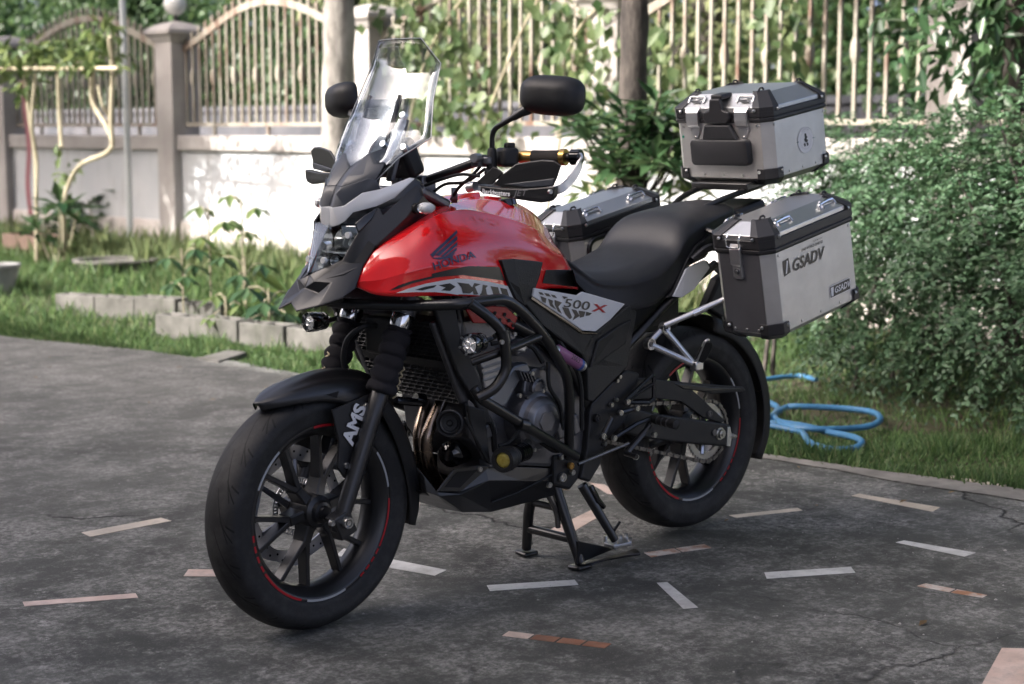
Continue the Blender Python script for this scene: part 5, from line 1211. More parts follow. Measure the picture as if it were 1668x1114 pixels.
for p0, p1, p2, p3 in (((693, 302, .08), (720, 292, .16), (750, 284, .2), (782, 287, .24)), ((735, 325, .10), (748, 305, .15), (770, 285, .2), (786, 266, .225)), ((700, 318, .06), (725, 300, .12), (760, 296, .18), (790, 275, .24))):
    mb = MB(); mb.tube(spline([B(*p0), B(*p1), B(*p2), B(*p3)], 6), .0042, 8); mb.build("cable", K_rub, bike)
for sd in (1, -1):
    mb = MB(); mb.box(V(1.07, .045 * sd, 1.095), (.05, .035, .05)); mb.build("bar_clamp", K_eng, bike, bevel=.006)
mb = MB(); mb.box(V(1.09, 0, 1.065), (.10, .23, .025), Matrix.Rotation(-.4, 3, 'Y')); mb.build("top_triple_clamp", K_eng, bike, bevel=.008)
mb = MB(); mb.tube([B(735, 318, .10), B(745, 318, .11)], .02, 14); mb.build("ignition_lock", K_eng, bike)

# ------------------------------------------------------------------ frame, engine, radiator, exhaust
def tubeLR(name, pts, r, m=K_tube, rb=.035, n=12):
    mb = MB(); mb.tube(bend([B(*p) for p in pts], rb, 6), r, n); return LR(lambda: mb, name, m)
tubeLR("frame_tube", [(745, 400, .10), (760, 470, .15), (820, 520, .155), (900, 560, .15), (950, 640, .13), (965, 700, .11)], .016)
tubeLR("frame_tube", [(742, 470, .12), (752, 560, .13), (775, 620, .14)], .015)
tubeLR("subframe_tube", [(985, 600, .12), (1028, 556, .135), (1094, 486, .14), (1165, 430, .14)], .013)
tubeLR("subframe_tube", [(960, 500, .12), (1060, 480, .13), (1150, 430, .13)], .012)
# crankcase and cylinders
mb = MB(); q = [(756, 650), (772, 590), (800, 560), (845, 545), (880, 560), (930, 610), (962, 655), (962, 740), (900, 762), (800, 758), (765, 715)]
mb.prism([B(px, py, .13) for px, py in q], (0, -.26, 0)); mb.build("crankcase", K_eng, bike, smooth=0, bevel=.012)
mb = MB(); mb.prism([B(px, py, .145) for px, py in ((783, 590), (822, 575), (817, 632), (800, 640), (790, 632))], (0, -.29, 0)); cy = mb.build("cylinder_block", K_cyl, bike, smooth=0, bevel=.006)
for k in range(3):
    a, b = B(786, 600 + 10 * k, .147), B(818, 589 + 11 * k, .147); mb = MB(); mb.tube([a, b], .0035, 6); mb.build("cylinder_rib", K_cyl, cy)
mb = MB(); mb.prism([B(px, py, .14) for px, py in ((735, 520), (800, 510), (850, 530), (838, 572), (770, 600), (745, 570))], (0, -.28, 0)); mb.build("cylinder_head", K_eng, bike, smooth=0, bevel=.012)
mb = MB(); mb.prism([B(px, py, .160) for px, py in ((796, 650), (815, 628), (838, 596), (860, 590), (866, 604), (846, 622), (826, 660), (812, 668))], (0, -.05, 0)); mb.build("starter_cover", mat("blue_grey_metal", (.20, .215, .24), .34, metal=.7), bike, smooth=0, bevel=.006)
mb = MB(); mb.prism([B(px, py, .165) for px, py in ((852, 640), (856, 610), (872, 598), (890, 600), (900, 625), (905, 660), (870, 660))], (0, -.05, 0)); mb.build("sprocket_cover", K_eng, bike, smooth=0, bevel=.007)
for px, py, r, y in ((876, 632, .026, .172),):
    mb = MB(); mb.lathe([(0, .006), (r * .6, .006), (r * .75, .003), (r * .85, .007), (r, .005), (r, -.02)], B(px, py, y), (0, 1, 0), 24); mb.build("round_cover", K_eng, bike)
cc = B(876, 684, .175); mb = MB()
mb.lathe([(0, .034), (.046, .034), (.052, .031), (.060, .018), (.066, .010), (.072, .008), (.078, .004), (.082, -.006), (.082, -.05)], cc, (0, 1, 0), 40); alt = mb.build("alternator_cover", K_eng, bike, smooth=30)
mb = MB(); mb.lathe([(.0475, .0352), (.0515, .0322), (.0595, .0190)], cc, (0, 1, 0), 40); mb.build("highlight_ring", mat("blue_grey_metal"), alt)  # polished chamfer ring, blue-grey put in for its highlight arcs
mb = MB(); mb.prism([cc + V(math.cos(a) * .030, .034, math.sin(a) * .030) for a in np.linspace(0, 2 * math.pi, 7)[:-1]], (0, .004, 0)); mb.build("cover_boss", K_eng, alt, smooth=0, bevel=.002)
for k in range(8):
    a = k * math.pi / 4 + .2; mb = MB(); mb.bolt(cc + V(math.cos(a) * .079, .002, math.sin(a) * .079), (0, 1, 0), .0055, .006); mb.build("cover_bolt", K_eng if k % 2 else K_stl, alt)
for p in ((846, 644, .17), (866, 608, .172), (885, 600, .172), (811, 662, .165), (843, 721, .15), (790, 686, .14)):
    mb = MB(); mb.bolt(B(*p), (0, 1, 0), .006, .005); mb.build("engine_bolt", K_stl, bike)
mb = MB(); mb.tube(spline([B(893, 590, .18), B(895, 630, .19), B(912, 660, .19), B(915, 700, .18)], 6), .006, 8); mb.build("breather_hose", K_rub, bike)
for k, (pts, r) in enumerate((([(838, 575, .17), (850, 562, .175), (868, 566, .18), (884, 590, .185)], .007), ([(800, 560, .19), (822, 558, .2), (846, 566, .2)], .006), ([(756, 640, .16), (775, 655, .17), (800, 690, .17), (806, 735, .16)], .008), ([(905, 545, .17), (925, 580, .185), (945, 620, .18), (948, 700, .165)], .007), ([(880, 720, .19), (905, 735, .19), (925, 725, .185)], .006), ([(846, 700, .20), (830, 720, .2), (812, 726, .19)], .005))):
    mb = MB(); mb.tube(spline([B(*p) for p in pts], 6), r, 8); mb.build("engine_hose", K_rub, bike)
for p, w, h, y in (((842, 566), .05, .03, .16), ((905, 700), .03, .05, .165), ((790, 700), .05, .04, .15), ((845, 735), .06, .02, .165), ((930, 690), .03, .06, .15)):
    mb = MB(); mb.box(B(*p, y), (w, .04, h), Matrix.Rotation(.3, 3, 'Y')); mb.build("engine_casting", K_eng, bike, bevel=.006)
mb = MB(); mb.box(B(846, 566, .20), (.035, .02, .022), Matrix.Rotation(-.3, 3, 'Y')); mb.build("hose_union", K_alu, bike, bevel=.005)
for k in range(5):
    mb = MB(); mb.box(B(846 + k * 5.5, 611 + k * 1.5, .166), (.003, .02, .03), Matrix.Rotation(.5, 3, 'Y')); mb.build("cover_rib", K_eng, bike)
plt = [B(px, py, .105) for px, py in ((850, 500), (905, 520), (975, 560), (985, 640), (960, 690), (900, 600))]
mb = MB(); mb.slab(plt, .02); LR(lambda: mb, "frame_cover", K_mat, smooth=0, bevel=.004)
# purple can strapped to the frame
a, b = B(906, 570, .205), B(949, 597, .200); dr = (b - a).normalized(); mb = MB(); mb.tube([a, a + dr * .003, a + dr * .072 * 0 + (b - a) * .82], [.014, .0165, .0165], 16); can = mb.build("reservoir_can", K_purp, bike)
mb = MB(); mb.tube([a + (b - a) * .82, a + (b - a) * .90], .0168, 16); mb.build("blue_band", mat("blue_vinyl", (.05, .10, .32), .3), can)
mb = MB(); mb.tube([a + (b - a) * .90, b], [.0160, .0150], 16); mb.tube([a - dr * .012, a], [.008, .0135], 14); mb.build("can_end", K_alu, can)
uy = V(0, 1, 0).cross(dr).normalized(); uy = uy if uy.z > 0 else -uy; c0 = a + (b - a) * .56 + V(0, .0172, 0)
mb = text_mb("2003", .019, lambda u, v: c0 + dr * u + uy * (v + .003) + V(0, -v * v * 20, 0)); mb.build("lettering", K_dkl, can, smooth=0)
# radiator
R0 = 1.135; q = [BX(px, py, R0) for px, py in ((600, 552), (700, 540), (738, 632), (655, 640))]
def rad(u, v, dx=0): return V(R0 + .03 - .10 * (1 - v) + dx, u * .165, .545 + v * .215)
mb = MB(); mb.prism([rad(-1, 0, -.012), rad(1, 0, -.012), rad(1, 1, -.012), rad(-1, 1, -.012)], (-.035, 0, .01)); rd_ = mb.build("radiator", mat("radiator_core", (.018, .018, .019), .6, bump=(300, 1.)), bike, smooth=0)
for sd in (1, -1):
    mb = MB(); mb.prism([rad(sd, 0, .004), rad(sd * 1.12, 0, .004), rad(sd * 1.12, 1, .004), rad(sd, 1, .004)], (-.06, 0, .018)); mb.build("radiator_tank", K_eng, rd_, smooth=0, bevel=.006)
mb = MB(); n = 19
for i in range(n + 1):
    if 8 <= i <= 10: continue
    a, b = rad(-1, i / n), rad(1, i / n); mb.box((a + b) / 2, (.003, .33, .0032), Matrix.Rotation(-.43, 3, 'Y'))
for i in range(n):
    if 8 <= i <= 9: continue
    for j in range(12):
        u = -1 + (j + (.5 if i % 2 else 0)) * 2 / 12 + .06
        if u > 1: continue
        c = rad(u, (i + .5) / n); mb.box(c, (.0028, .0030, .0088), Matrix.Rotation(-.43, 3, 'Y'))
mb.build("guard_mesh", K_mat, rd_, smooth=0, kind='stuff')
mb = MB(); mb.prism([rad(-1, 8 / n), rad(1, 8 / n), rad(1, 10 / n), rad(-1, 10 / n)], (-.003, 0, .001)); mb.build("guard_plate", K_mat, rd_, smooth=0)
mb = text_mb("CB500X", .024, lambda u, v: rad(-(u - .07) / .165 * -1, (9 + v / .0113) / n, .0015), sx=1.3, font_bold=.0008); mb.build("lettering", mat("dark_lettering", (.03, .03, .031), .5), rd_, smooth=0)
# slanted frame plates beside the radiator
mb = MB(); mb.slab([B(px, py, .205) for px, py in ((708, 500), (742, 500), (752, 548), (784, 622), (802, 690), (790, 690), (772, 650), (748, 612), (728, 560))], .014); LR(lambda: mb, "radiator_cover", K_mat, smooth=0, bevel=.004)
mb = MB(); mb.slab([B(px, py, .215) for px, py in ((762, 660), (790, 668), (799, 752), (786, 748), (770, 700))], .010); LR(lambda: mb, "engine_hanger", K_mat, smooth=0, bevel=.003)
mb = MB(); mb.tube(spline([B(758, 680, .22), B(770, 705, .222), B(796, 752, .222)], 5), .004, 6); mb.build("cable", K_rub, bike)
# red lattice guard between tank and engine
M_redp = mat("red_plastic", (.38, .010, .010), .35)
q = Fq([(190, 720), (330, 700), (400, 705), (460, 760), (440, 825), (400, 800), (330, 790), (230, 790)])[0]
mb = MB(); mb.slab([B(px, py, .170) for px, py in q], .006); rl = LR(lambda: mb, "red_guard", M_redp, smooth=0, bevel=.002)
for px, py in ((790, 512), (806, 510), (822, 512), (798, 522), (814, 521), (829, 522), (822, 531), (836, 530)):
    mb = MB(); c = B(px, py, .1715); mb.prism([c + V(math.cos(a) * .0065, 0, math.sin(a) * .0055) for a in np.linspace(0, 2 * math.pi, 7)[:-1]], (0, .001, 0)); mb.build("lattice_hole", mat("vent_black"), rl[0], smooth=0); mb.mirror().build("lattice_hole", mat("vent_black"), rl[1], smooth=0)
# exhaust headers and silencer on the far side
for pts in ([(702, 636, -.03), (688, 680, -.02), (682, 714, -.01), (690, 758, -.01), (712, 792, 0), (760, 812, 0)], [(720, 652, .055), (703, 690, .06), (694, 722, .06), (701, 762, .05), (724, 797, .03), (770, 815, .01)]):
    mb = MB(); mb.tube(spline([B(*p) for p in pts], 7), .0165, 16); mb.build("exhaust_header", K_pipe, bike)
mb = MB(); mb.tube(spline([V(.95, 0, .26), V(.6, -.05, .27), V(.35, -.14, .32), V(.2, -.18, .40)], 6), .024, 14); mb.build("exhaust_pipe", K_pipe, bike)
mb = MB(); mb.tube([V(.25, -.185, .38), V(.2, -.19, .41), V(-.2, -.215, .58), V(-.25, -.218, .60)], [.03, .055, .058, .045], 20); mb.build("silencer", K_eng, bike)
# horn and oil filter in front of the engine
c = B(733, 689, .12); mb = MB(); mb.lathe([(0, .006), (.006, .006), (.009, .003), (.020, .004), (.022, .0), (.026, .001), (.030, .006), (.034, .006), (.036, 0), (.034, -.02), (0, -.03)], c, V(.8, .6, .1), 30); hn = mb.build("horn", K_blk, bike)
mb = MB(); mb.lathe([(.0335, .0066), (.0350, .006), (.0362, .001)], c, V(.8, .6, .1), 30); mb.build("horn_rim", K_eng, hn)
c = B(738, 738, .06); mb = MB(); mb.lathe([(0, .03), (.016, .03), (.022, .025), (.026, .022), (.034, .018), (.036, .010), (.036, -.06)], c, V(.9, .35, 0), 24); mb.build("oil_filter", K_gls, bike)
mb = MB(); mb.box(B(745, 735, .02) + V(-.03, 0, 0), (.05, .20, .16)); mb.build("engine_front", K_eng, bike, bevel=.02)
# brake hoses and electrics at the front
mb = MB(); mb.tube(spline([B(576, 630, -.02), B(560, 590, -.02), B(566, 553, 0), B(590, 533, .03), B(612, 530, .03)], 6), .0075, 8); mb.build("brake_hose", K_rub, bike)
mb = MB(); mb.tube([B(645, 652, .06), B(690, 656, .07)], .011, 10); mb.tube([B(676, 650, .06), B(690, 652, .065)], .017, 12); mb.build("hose_connector", K_gls, bike)
mb = MB(); mb.box(B(632, 545, .0), (.06, .12, .10)); mb.build("headstock_box", K_mat, bike, bevel=.01)

# belly pan
mb = MB(); sec = [(1.145, .11, .36, .30), (1.10, .118, .36, .262), (1.0, .124, .355, .226), (.90, .124, .35, .216), (.80, .122, .345, .220), (.72, .118, .345, .228), (.66, .112, .34, .238)]
E4 = lambda x, y: (640 + x / 3.9714, 700 + y / 3.9714)
tp = [(150, 240), (285, 405), (440, 395), (640, 235), (820, 235), (1030, 245), (1050, 300)]; bt = [(185, 400), (300, 450), (440, 535), (590, 540), (750, 500), (900, 465), (1045, 430)]
rows_t = []
up = [B(*E4(*p), y) for p, y in zip([(152, 245), (200, 300), (285, 400), (430, 398), (600, 245), (820, 238), (1040, 250)], [.085, .105, .125, .130, .130, .130, .125])]
md = [B(*E4(*p), y) for p, y in zip([(170, 330), (215, 400), (300, 432), (440, 420), (620, 330), (820, 330), (1045, 330)], [.085, .110, .128, .138, .138, .134, .126])]
lo = [B(*E4(*p), y) for p, y in zip([(188, 400), (240, 430), (330, 470), (450, 535), (640, 532), (840, 480), (1048, 425)], [.070, .085, .100, .095, .095, .098, .098])]
ct = [V(p.x, 0, p.z - .004) for p in lo]
rows = [up, md, lo, ct, [V(p.x, -p.y, p.z) for p in lo], [V(p.x, -p.y, p.z) for p in md], [V(p.x, -p.y, p.z) for p in up]]
mb = MB(); mb.grid(rows); mb.build("belly_pan", K_blk, bike, smooth=0, solid=.004, bevel=.004)
def fr():
    m_ = MB(); o_ = [(285, 400), (400, 252), (545, 232), (635, 232), (440, 402)]; i_ = [(330, 372), (415, 268), (540, 258), (430, 372)]
    m_.slab([B(*E4(*p), .134) for p in o_], .006); return m_
p1, p2 = LR(fr, "intake_frame", K_blk, smooth=0, bevel=.002)
mb = MB(); mb.slab([B(*E4(*p), .1355) for p in ((335, 372), (418, 272), (545, 262), (435, 374))], .004); a = mb.build("intake_opening", mat("vent_black"), p1, smooth=0); mb.mirror().build("intake_opening", mat("vent_black"), p2, smooth=0)
for p in ((562, 255), (1008, 358)):
    mb = MB(); mb.bolt(B(*E4(*p), .137), (0, 1, 0), .007, .004); LR(lambda: mb, "pan_bolt", K_stl)
mb = MB(); mb.tube([B(*E4(*p), y) for p, y in (((640, 470), .112), (800, 400) and ((800, 410), .128), ((1030, 290), .131))], .003, 6); LR(lambda: mb, "pan_seam", K_mat)

# ------------------------------------------------------------------ crash bars and lamps
CB = .0135
tubeLR("crash_bar", [(538, 492, .0), (556, 494, .02), (600, 496, .085), (650, 498, .155), (700, 497, .225), (748, 496, .288), (790, 490, .305), (822, 486, .305), (850, 506, .300), (886, 545, .295), (925, 612, .265), (928, 662, .245), (926, 745, .195)], CB, rb=.05)
tubeLR("crash_bar", [(766, 494, .303), (795, 515, .320), (821, 541, .325), (826, 602, .320), (806, 634, .312), (778, 648, .290)], CB, rb=.035)
tubeLR("crash_bar", [(768, 590, .255), (820, 572, .300), (878, 548, .295)], .011)
tubeLR("crash_bar", [(772, 632, .275), (784, 650, .285), (848, 689, .275), (938, 743, .195)], CB, rb=.02)
mb = MB(); a, b = B(818, 538, .324), B(822, 556, .325); mb.tube([a, b], .0165, 14); LR(lambda: mb, "bar_clamp", K_tube)
mb = MB(); mb.bolt(B(817, 557, .343), (.2, 1, 0), .006, .005); mb.bolt(B(838, 544, .318), (.2, 1, 0), .005, .005); LR(lambda: mb, "clamp_bolt", K_stl)
mb = MB(); a, b = B(845, 690, .277), B(857, 693, .276); mb.tube([a, b], .0165, 14); LR(lambda: mb, "bar_joint", K_tube)
def fog(c, ax, r, lens, depth=.055, cage_=False):
    ax = Vector(ax).normalized(); mb = MB(); mb.lathe([(r * (.80 if cage_ else .62), .002), (r * (.84 if cage_ else .68), .010), (r, .010), (r * 1.04, .004), (r * 1.04, -.018), (r * .9, -.024), (r * .9, -.028), (r * .96, -.030), (r * .96, -.034), (r * .84, -.036), (r * .84, -.040), (r * .92, -.042), (r * .92, -.046), (r * .78, -.048), (r * .6, -depth), (0, -depth)], c, ax, 28); o = mb.build("fog_lamp", K_gls if cage_ else K_mat, bike)
    mb = MB(); mb.lathe([(0, .009), (r * .2, .006), (r * .4, .008), (r * (.8 if cage_ else .64), .003)], c, ax, 24); mb.build("lens", lens, o, smooth=60)
    if cage_:
        a = Vector((0, 0, 1)); u = ax.cross(a).normalized(); w = ax.cross(u); mb = MB()
        for k in range(6):
            t = k * math.pi / 3 + .3; d = u * math.cos(t) + w * math.sin(t); mb.tube([c + ax * .011 + d * r * .28, c + ax * .011 + d * r * .9], .0014, 5)
        mb.lathe([(r * .25, .0115), (r * .30, .0125), (r * .35, .0115)], c, ax, 16); mb.build("lamp_grille", K_chr, o)
        for k in range(6):
            t = k * math.pi / 3 + .3; d = u * math.cos(t) + w * math.sin(t); mb = MB(); mb.bolt(c + d * r * .93 + ax * .008, ax, .0032, .004); mb.build("lamp_screw", K_stl, o)
    return o
c = B(766, 561, .318); cm = V(c.x, -c.y, c.z)
fog(c, (1, .30, 0), .026, K_lens, .055, True); fog(cm, (1, .08, 0), .026, K_lens, .055, True)
for s_ in (c, cm):
    d = -1 if s_.y < 0 else 1; mb = MB(); mb.tube(bend([s_ + V(-.05, -.01 * d, 0), s_ + V(-.085, -.012 * d, .006), s_ + V(-.09, .0, .016)], .01), .007, 8); mb.build("lamp_bracket", K_tube, bike)
c = B(821, 749, .255); fog(c, (1, .38, .02), .031, K_amb, .085); fog(V(c.x, -c.y, c.z), (1, -.1, 0), .031, K_amb, .085)
mb = MB(); c2 = B(851, 738, .24)
for k in range(5): mb.lathe([(0, .0015), (.024, .0015), (.024, -.0015), (0, -.0015)], c2 + V(.02 - k * .010, -.008 * k * .38, 0), V(1, .38, 0), 20)
LR(lambda: mb, "lamp_cooling_fin", K_gls)
mb = MB(); mb.tube([c2 + V(.02, 0, 0), c2 + V(-.04, -.02, .02)], .012, 10); LR(lambda: mb, "lamp_bracket", K_tube)

# ------------------------------------------------------------------ stands, pegs, levers
D7 = lambda x, y: (660 + x / 3.7125, 500 + y / 3.7125); G7 = lambda x, y: (960 + x / 2.784, 480 + y / 2.784)
pv = V(.655, 0, .245)
for sd in (1, -1):
    ft_ = V(.555, .108 * sd, .022); tp_ = V(.590, .040 * sd, .245); mb = MB(); mb.tube([tp_, tp_.lerp(ft_, .5) + V(.004, .004 * sd, 0), ft_], [.0165, .016, .0145], 14); mb.build("stand_leg", K_tube, bike)
    mb = MB(); mb.box(ft_ + V(.0, 0, -.012), (.055, .05, .014), Matrix.Rotation(.08 * sd, 3, 'X')); mb.build("stand_foot", K_tube, bike, bevel=.006)
    mb = MB(); mb.prism([ft_ + V(.012, 0, .0), ft_ + V(-.02, 0, .01), ft_ + V(.02, -.012 * sd, .085)], (0, .006, 0)); mb.build("stand_gusset", K_tube, bike)
mb = MB(); mb.tube([V(.578, -.062, .172), V(.578, .062, .172)], .011, 10); mb.build("stand_crossbar", K_tube, bike)
mb = MB(); mb.tube([V(.568, -.090, .088), V(.568, .090, .088)], .013, 12); mb.build("stand_crossbar", K_tube, bike)
mb = MB(); mb.prism([V(.575, .112, .012), V(.56, .125, .012), B(1035, 896, .20) * 0 + G(1036, 897, .03), G(1044, 905, .03), V(.53, .105, .012)], (0, 0, .009)); mb.prism([V(.578, .108, .02), V(.57, .112, .09), G(1000, 893, .035)], (0, .007, 0)); mb.build("stand_tread", K_tube, bike, smooth=0, bevel=.003)
mb = MB(); mb.tube(spline([V(.64, .05, .24), V(.60, .055, .17), V(.59, .055, .12)], 4), .008, 8); mb.build("stand_spring", K_chain, bike)
a, b = B(948, 790, .150), B(1002, 880, .205); mb = MB(); mb.tube([a, a.lerp(b, .5), b], [.0145, .014, .0115], 14); ss = mb.build("side_stand", K_tube, bike)
mb = MB(); mb.tube([B(998, 868, .2), B(1010, 849, .215)], .004, 8); mb.build("stand_peg", K_tube, ss)
mb = MB(); mb.tube([B(962, 792, .165), B(972, 815, .175), B(984, 826, .18)], [.009, .012, .007], 10); mb.build("stand_damper", K_gls, ss)
fp = [B(986, 890, .19), B(1027, 882, .235), B(1028, 874, .235), B(988, 880, .19)]
zf = .052; mb = MB(); pl = [G(984, 889, zf), G(1000, 894, zf), G(1029, 888, zf), G(1026, 880, zf), G(1008, 879, zf), G(990, 883, zf)]; mb.prism(pl, (0, 0, .010)); mb.build("side_stand_foot", K_alu, ss, smooth=0, bevel=.002)
for px, py in ((986, 884), (1010, 882), (1020, 879), (1026, 886), (1002, 891)):
    mb = MB(); g = G(px, py, zf); mb.tube([g + V(0, 0, -.006), g + V(0, 0, .020)], .006, 10); mb.build("foot_bolt", K_stl, ss)
# pivot plates and rearset hardware
mb = MB(); q = [D7(1130, 585), D7(1250, 460), D7(1340, 380), D7(1420, 400), D7(1400, 520), D7(1330, 700), D7(1230, 800), D7(1180, 960), D7(1120, 1060), D7(1060, 1040), D7(1100, 860), D7(1115, 640)]
mb.slab([B(px, py, .150) for px, py in q], .03); LR(lambda: mb, "pivot_plate", K_mat, smooth=0, bevel=.006)
mb = MB(); mb.slab([B(px, py, .140) for px, py in (D7(900, 900), D7(1040, 880), D7(1080, 1000), D7(1000, 1110), D7(900, 1080))], .26); mb.build("stand_bracket", K_mat, bike, smooth=0, bevel=.008)
for p, y, r in ((D7(950, 1030), .146, .013), (D7(1010, 1000), .15, .008), (D7(1000, 960), .15, .010), (D7(945, 908), .146, .007), (D7(870, 1075), .146, .008), (D7(1245, 590), .156, .007), (D7(1300, 640), .156, .007), (D7(1275, 560), .156, .006), (D7(1200, 785), .156, .009), (D7(1262, 795), .156, .008), (D7(1280, 445), .152, .006), (D7(1295, 422), .152, .006), (D7(1205, 828), .156, .006), (D7(1160, 670), .156, .012)):
    mb = MB(); mb.bolt(B(*p, y), (0, 1, 0), r, .006); mb.build("frame_bolt", K_gold if r == .010 else (K_stl if r != .012 else K_mat), bike)
def plate(name, pts, y, t, m=K_tube, bev=.003):
    mb = MB(); mb.slab([B(px, py, y) for px, py in pts], t); return mb.build(name, m, bike, smooth=0, bevel=bev)
def stick(name, pts, r, m=K_tube, n=10):
    mb = MB(); mb.tube([B(*p) for p in pts], r, n); return mb.build(name, m, bike)
for nm, pts, y in (("peg_bracket", [G7(165, 480), G7(285, 365), G7(292, 372), G7(292, 470), G7(270, 490), G7(180, 490)], .168),):
    q = [B(px, py, y) for px, py in pts]
    mb = MB(); k = len(q)
    for i in range(k): mb.tube([q[i], q[(i + 1) % k]], .0062, 6)
    mb.tube([q[0], q[2].lerp(q[3], .3)], .005, 6); LR(lambda: mb, nm, K_tube)
for pts in ([G7(60, 640), G7(100, 560)], [G7(110, 650), G7(215, 585), G7(280, 560)], [G7(140, 535), G7(215, 515)], [G7(165, 710), G7(255, 615), G7(285, 560)], [G7(165, 715), G7(210, 735)]):
    mb = MB(); mb.tube([B(px, py, .175) for px, py in pts], .0075, 8); LR(lambda: mb, "footrest_bracket", K_tube)
for p in (G7(60, 640), G7(112, 650), G7(140, 535), G7(172, 486), G7(210, 735), G7(294, 635), G7(215, 515)):
    mb = MB(); mb.bolt(B(*p, .184), (0, 1, 0), .0085, .006); mb.build("bracket_bolt", K_stl, bike)
a, b = B(*G7(285, 562), .175), B(*G7(395, 590), .275); mb = MB(); mb.tube([a, a.lerp(b, .12), a.lerp(b, .14), b, b + (b - a) * .02], [.012, .012, .0135, .0135, .010], 14); pg_ = mb.build("footpeg", K_rub, bike); mb.mirror().build("footpeg", K_rub, bike)
mb = MB(); 
for t in (.3, .5, .7): mb.lathe([(.0137, -.003), (.0145, 0), (.0137, .003)], a.lerp(b, t), b - a, 14)
mb.build("peg_ring", K_eng, pg_)
stick("shift_rod", [(*D7(1045, 950), .185), (*D7(1350, 825), .19)], .005, K_chain)
stick("shift_lever", [(*D7(1345, 880), .20), (*D7(1480, 720), .195)], .0075)
stick("shift_toe_peg", [(*D7(1330, 885), .20), (*D7(1400, 905), .25)], .007)
# passenger footrest hangers
for sd in (1, -1):
    q = lambda p, y: (lambda r: V(r.x, r.y * sd, r.z))(B(*p, y))
    A_, B_, C_ = q(G7(335, 150), .170), q(G7(267, 222), .168), q(G7(478, 318), .225); mb = MB(); mb.tube([A_, C_], [.010, .0085], 10); mb.tube([B_, C_], [.010, .0085], 10); mb.tube([A_, B_], .009, 10); hb_ = mb.build("footrest_hanger", K_alu, bike)
    for p in (A_, B_): 
        mb = MB(); mb.lathe([(0, .004), (.009, .004), (.014, .008), (.017, .008), (.0175, -.010), (0, -.010)], p + V(0, .006 * sd, 0), (0, sd, 0), 18); mb.build("hanger_boss", K_alu, hb_)
        mb = MB(); mb.bolt(p + V(0, .009 * sd, 0), (0, sd, 0), .008, .004); mb.build("hanger_bolt", K_eng, hb_)
    mb = MB(); mb.box(C_ + V(-.004, .004 * sd, -.002), (.034, .026, .026)); mb.build("peg_clevis", K_alu, hb_, bevel=.004)
    u0, u1 = C_ + V(-.008, .008 * sd, .006), q(G7(540, 215), .275); mb = MB(); t = (u1 - u0); nrm = V(.3, .7 * sd, .1); w = t.cross(nrm).normalized(); rings = []
    for s_, hw_ in ((0, .010), (.2, .017), (.7, .018), (.95, .013), (1, .006)): c = u0 + t * s_; rings.append([c + w * hw_ + nrm * .010, c + w * hw_ - nrm * .006, c - w * hw_ - nrm * .006, c - w * hw_ + nrm * .010])
    mb.loft(rings); mb.build("passenger_peg", K_rub, bike, smooth=30, bevel=.003)
    mb = MB(); mb.tube(bend([u0 + V(.012, 0, .002), u0 + t * .95 + V(.014, 0, .006), u0 + t * 1.05 + V(0, 0, .006), u0 + t * .5 + V(-.012, 0, -.01)], .01), .004, 8); mb.build("peg_rail", K_alu, bike)

# ------------------------------------------------------------------ swingarm, chain, guard, rear mudguard
arm = [G7(150, 500), G7(290, 538), G7(420, 556), G7(640, 588), G7(648, 640), G7(642, 690), G7(480, 678), G7(310, 660), G7(160, 630)]
mb = MB(); mb.slab([B(px, py, .135) for px, py in arm], .032); sa = LR(lambda: mb, "swingarm", K_mat, smooth=0, bevel=.006)
mb = MB(); mb.box(V(.40, 0, .40), (.06, .26, .06)); mb.build("swingarm_brace", K_mat, bike, bevel=.01)
mb = MB(); mb.slab([B(*G7(*p), .1375) for p in ((640, 600), (648, 640), (640, 688), (624, 686), (628, 600))], .004); LR(lambda: mb, "adjuster_plate", K_alu, smooth=0, bevel=.001)
for p, r in ((G7(595, 630), .014), (G7(652, 640), .005)):
    mb = MB(); mb.lathe([(0, .014), (r * .5, .014), (r * .55, .009), (r, .009), (r * 1.05, .0), (r * 1.4, 0), (r * 1.4, -.01)], B(*p, .138), (0, 1, 0), 12); mb.build("axle_nut", K_stl, bike)
mb = MB(); mb.tube([RC + V(0, -.15, 0), RC + V(0, .14, 0)], .010, 12); mb.build("rear_axle", K_eng, bike)
guard = [G7(150, 372), G7(290, 382), G7(420, 396), G7(700, 418), G7(712, 438), G7(560, 450), G7(470, 432), G7(620, 572), G7(600, 582), G7(520, 558), G7(420, 486), G7(300, 470), G7(150, 480)]
mb = MB(); mb.slab([B(px, py, .128) for px, py in guard], .012); cg = mb.build("chain_guard", K_mat, bike, smooth=0, bevel=.003)
mb = MB(); mb.bolt(B(*G7(545, 540), .13), (0, 1, 0), .010, .004); mb.build("guard_bolt", K_eng, cg)
mb = MB(); mb.slab([B(*G7(*p), .131) for p in ((380, 400), (560, 420), (700, 425), (560, 440), (430, 428))], .004); mb.build("guard_rib", K_blk, cg, smooth=0, bevel=.002)
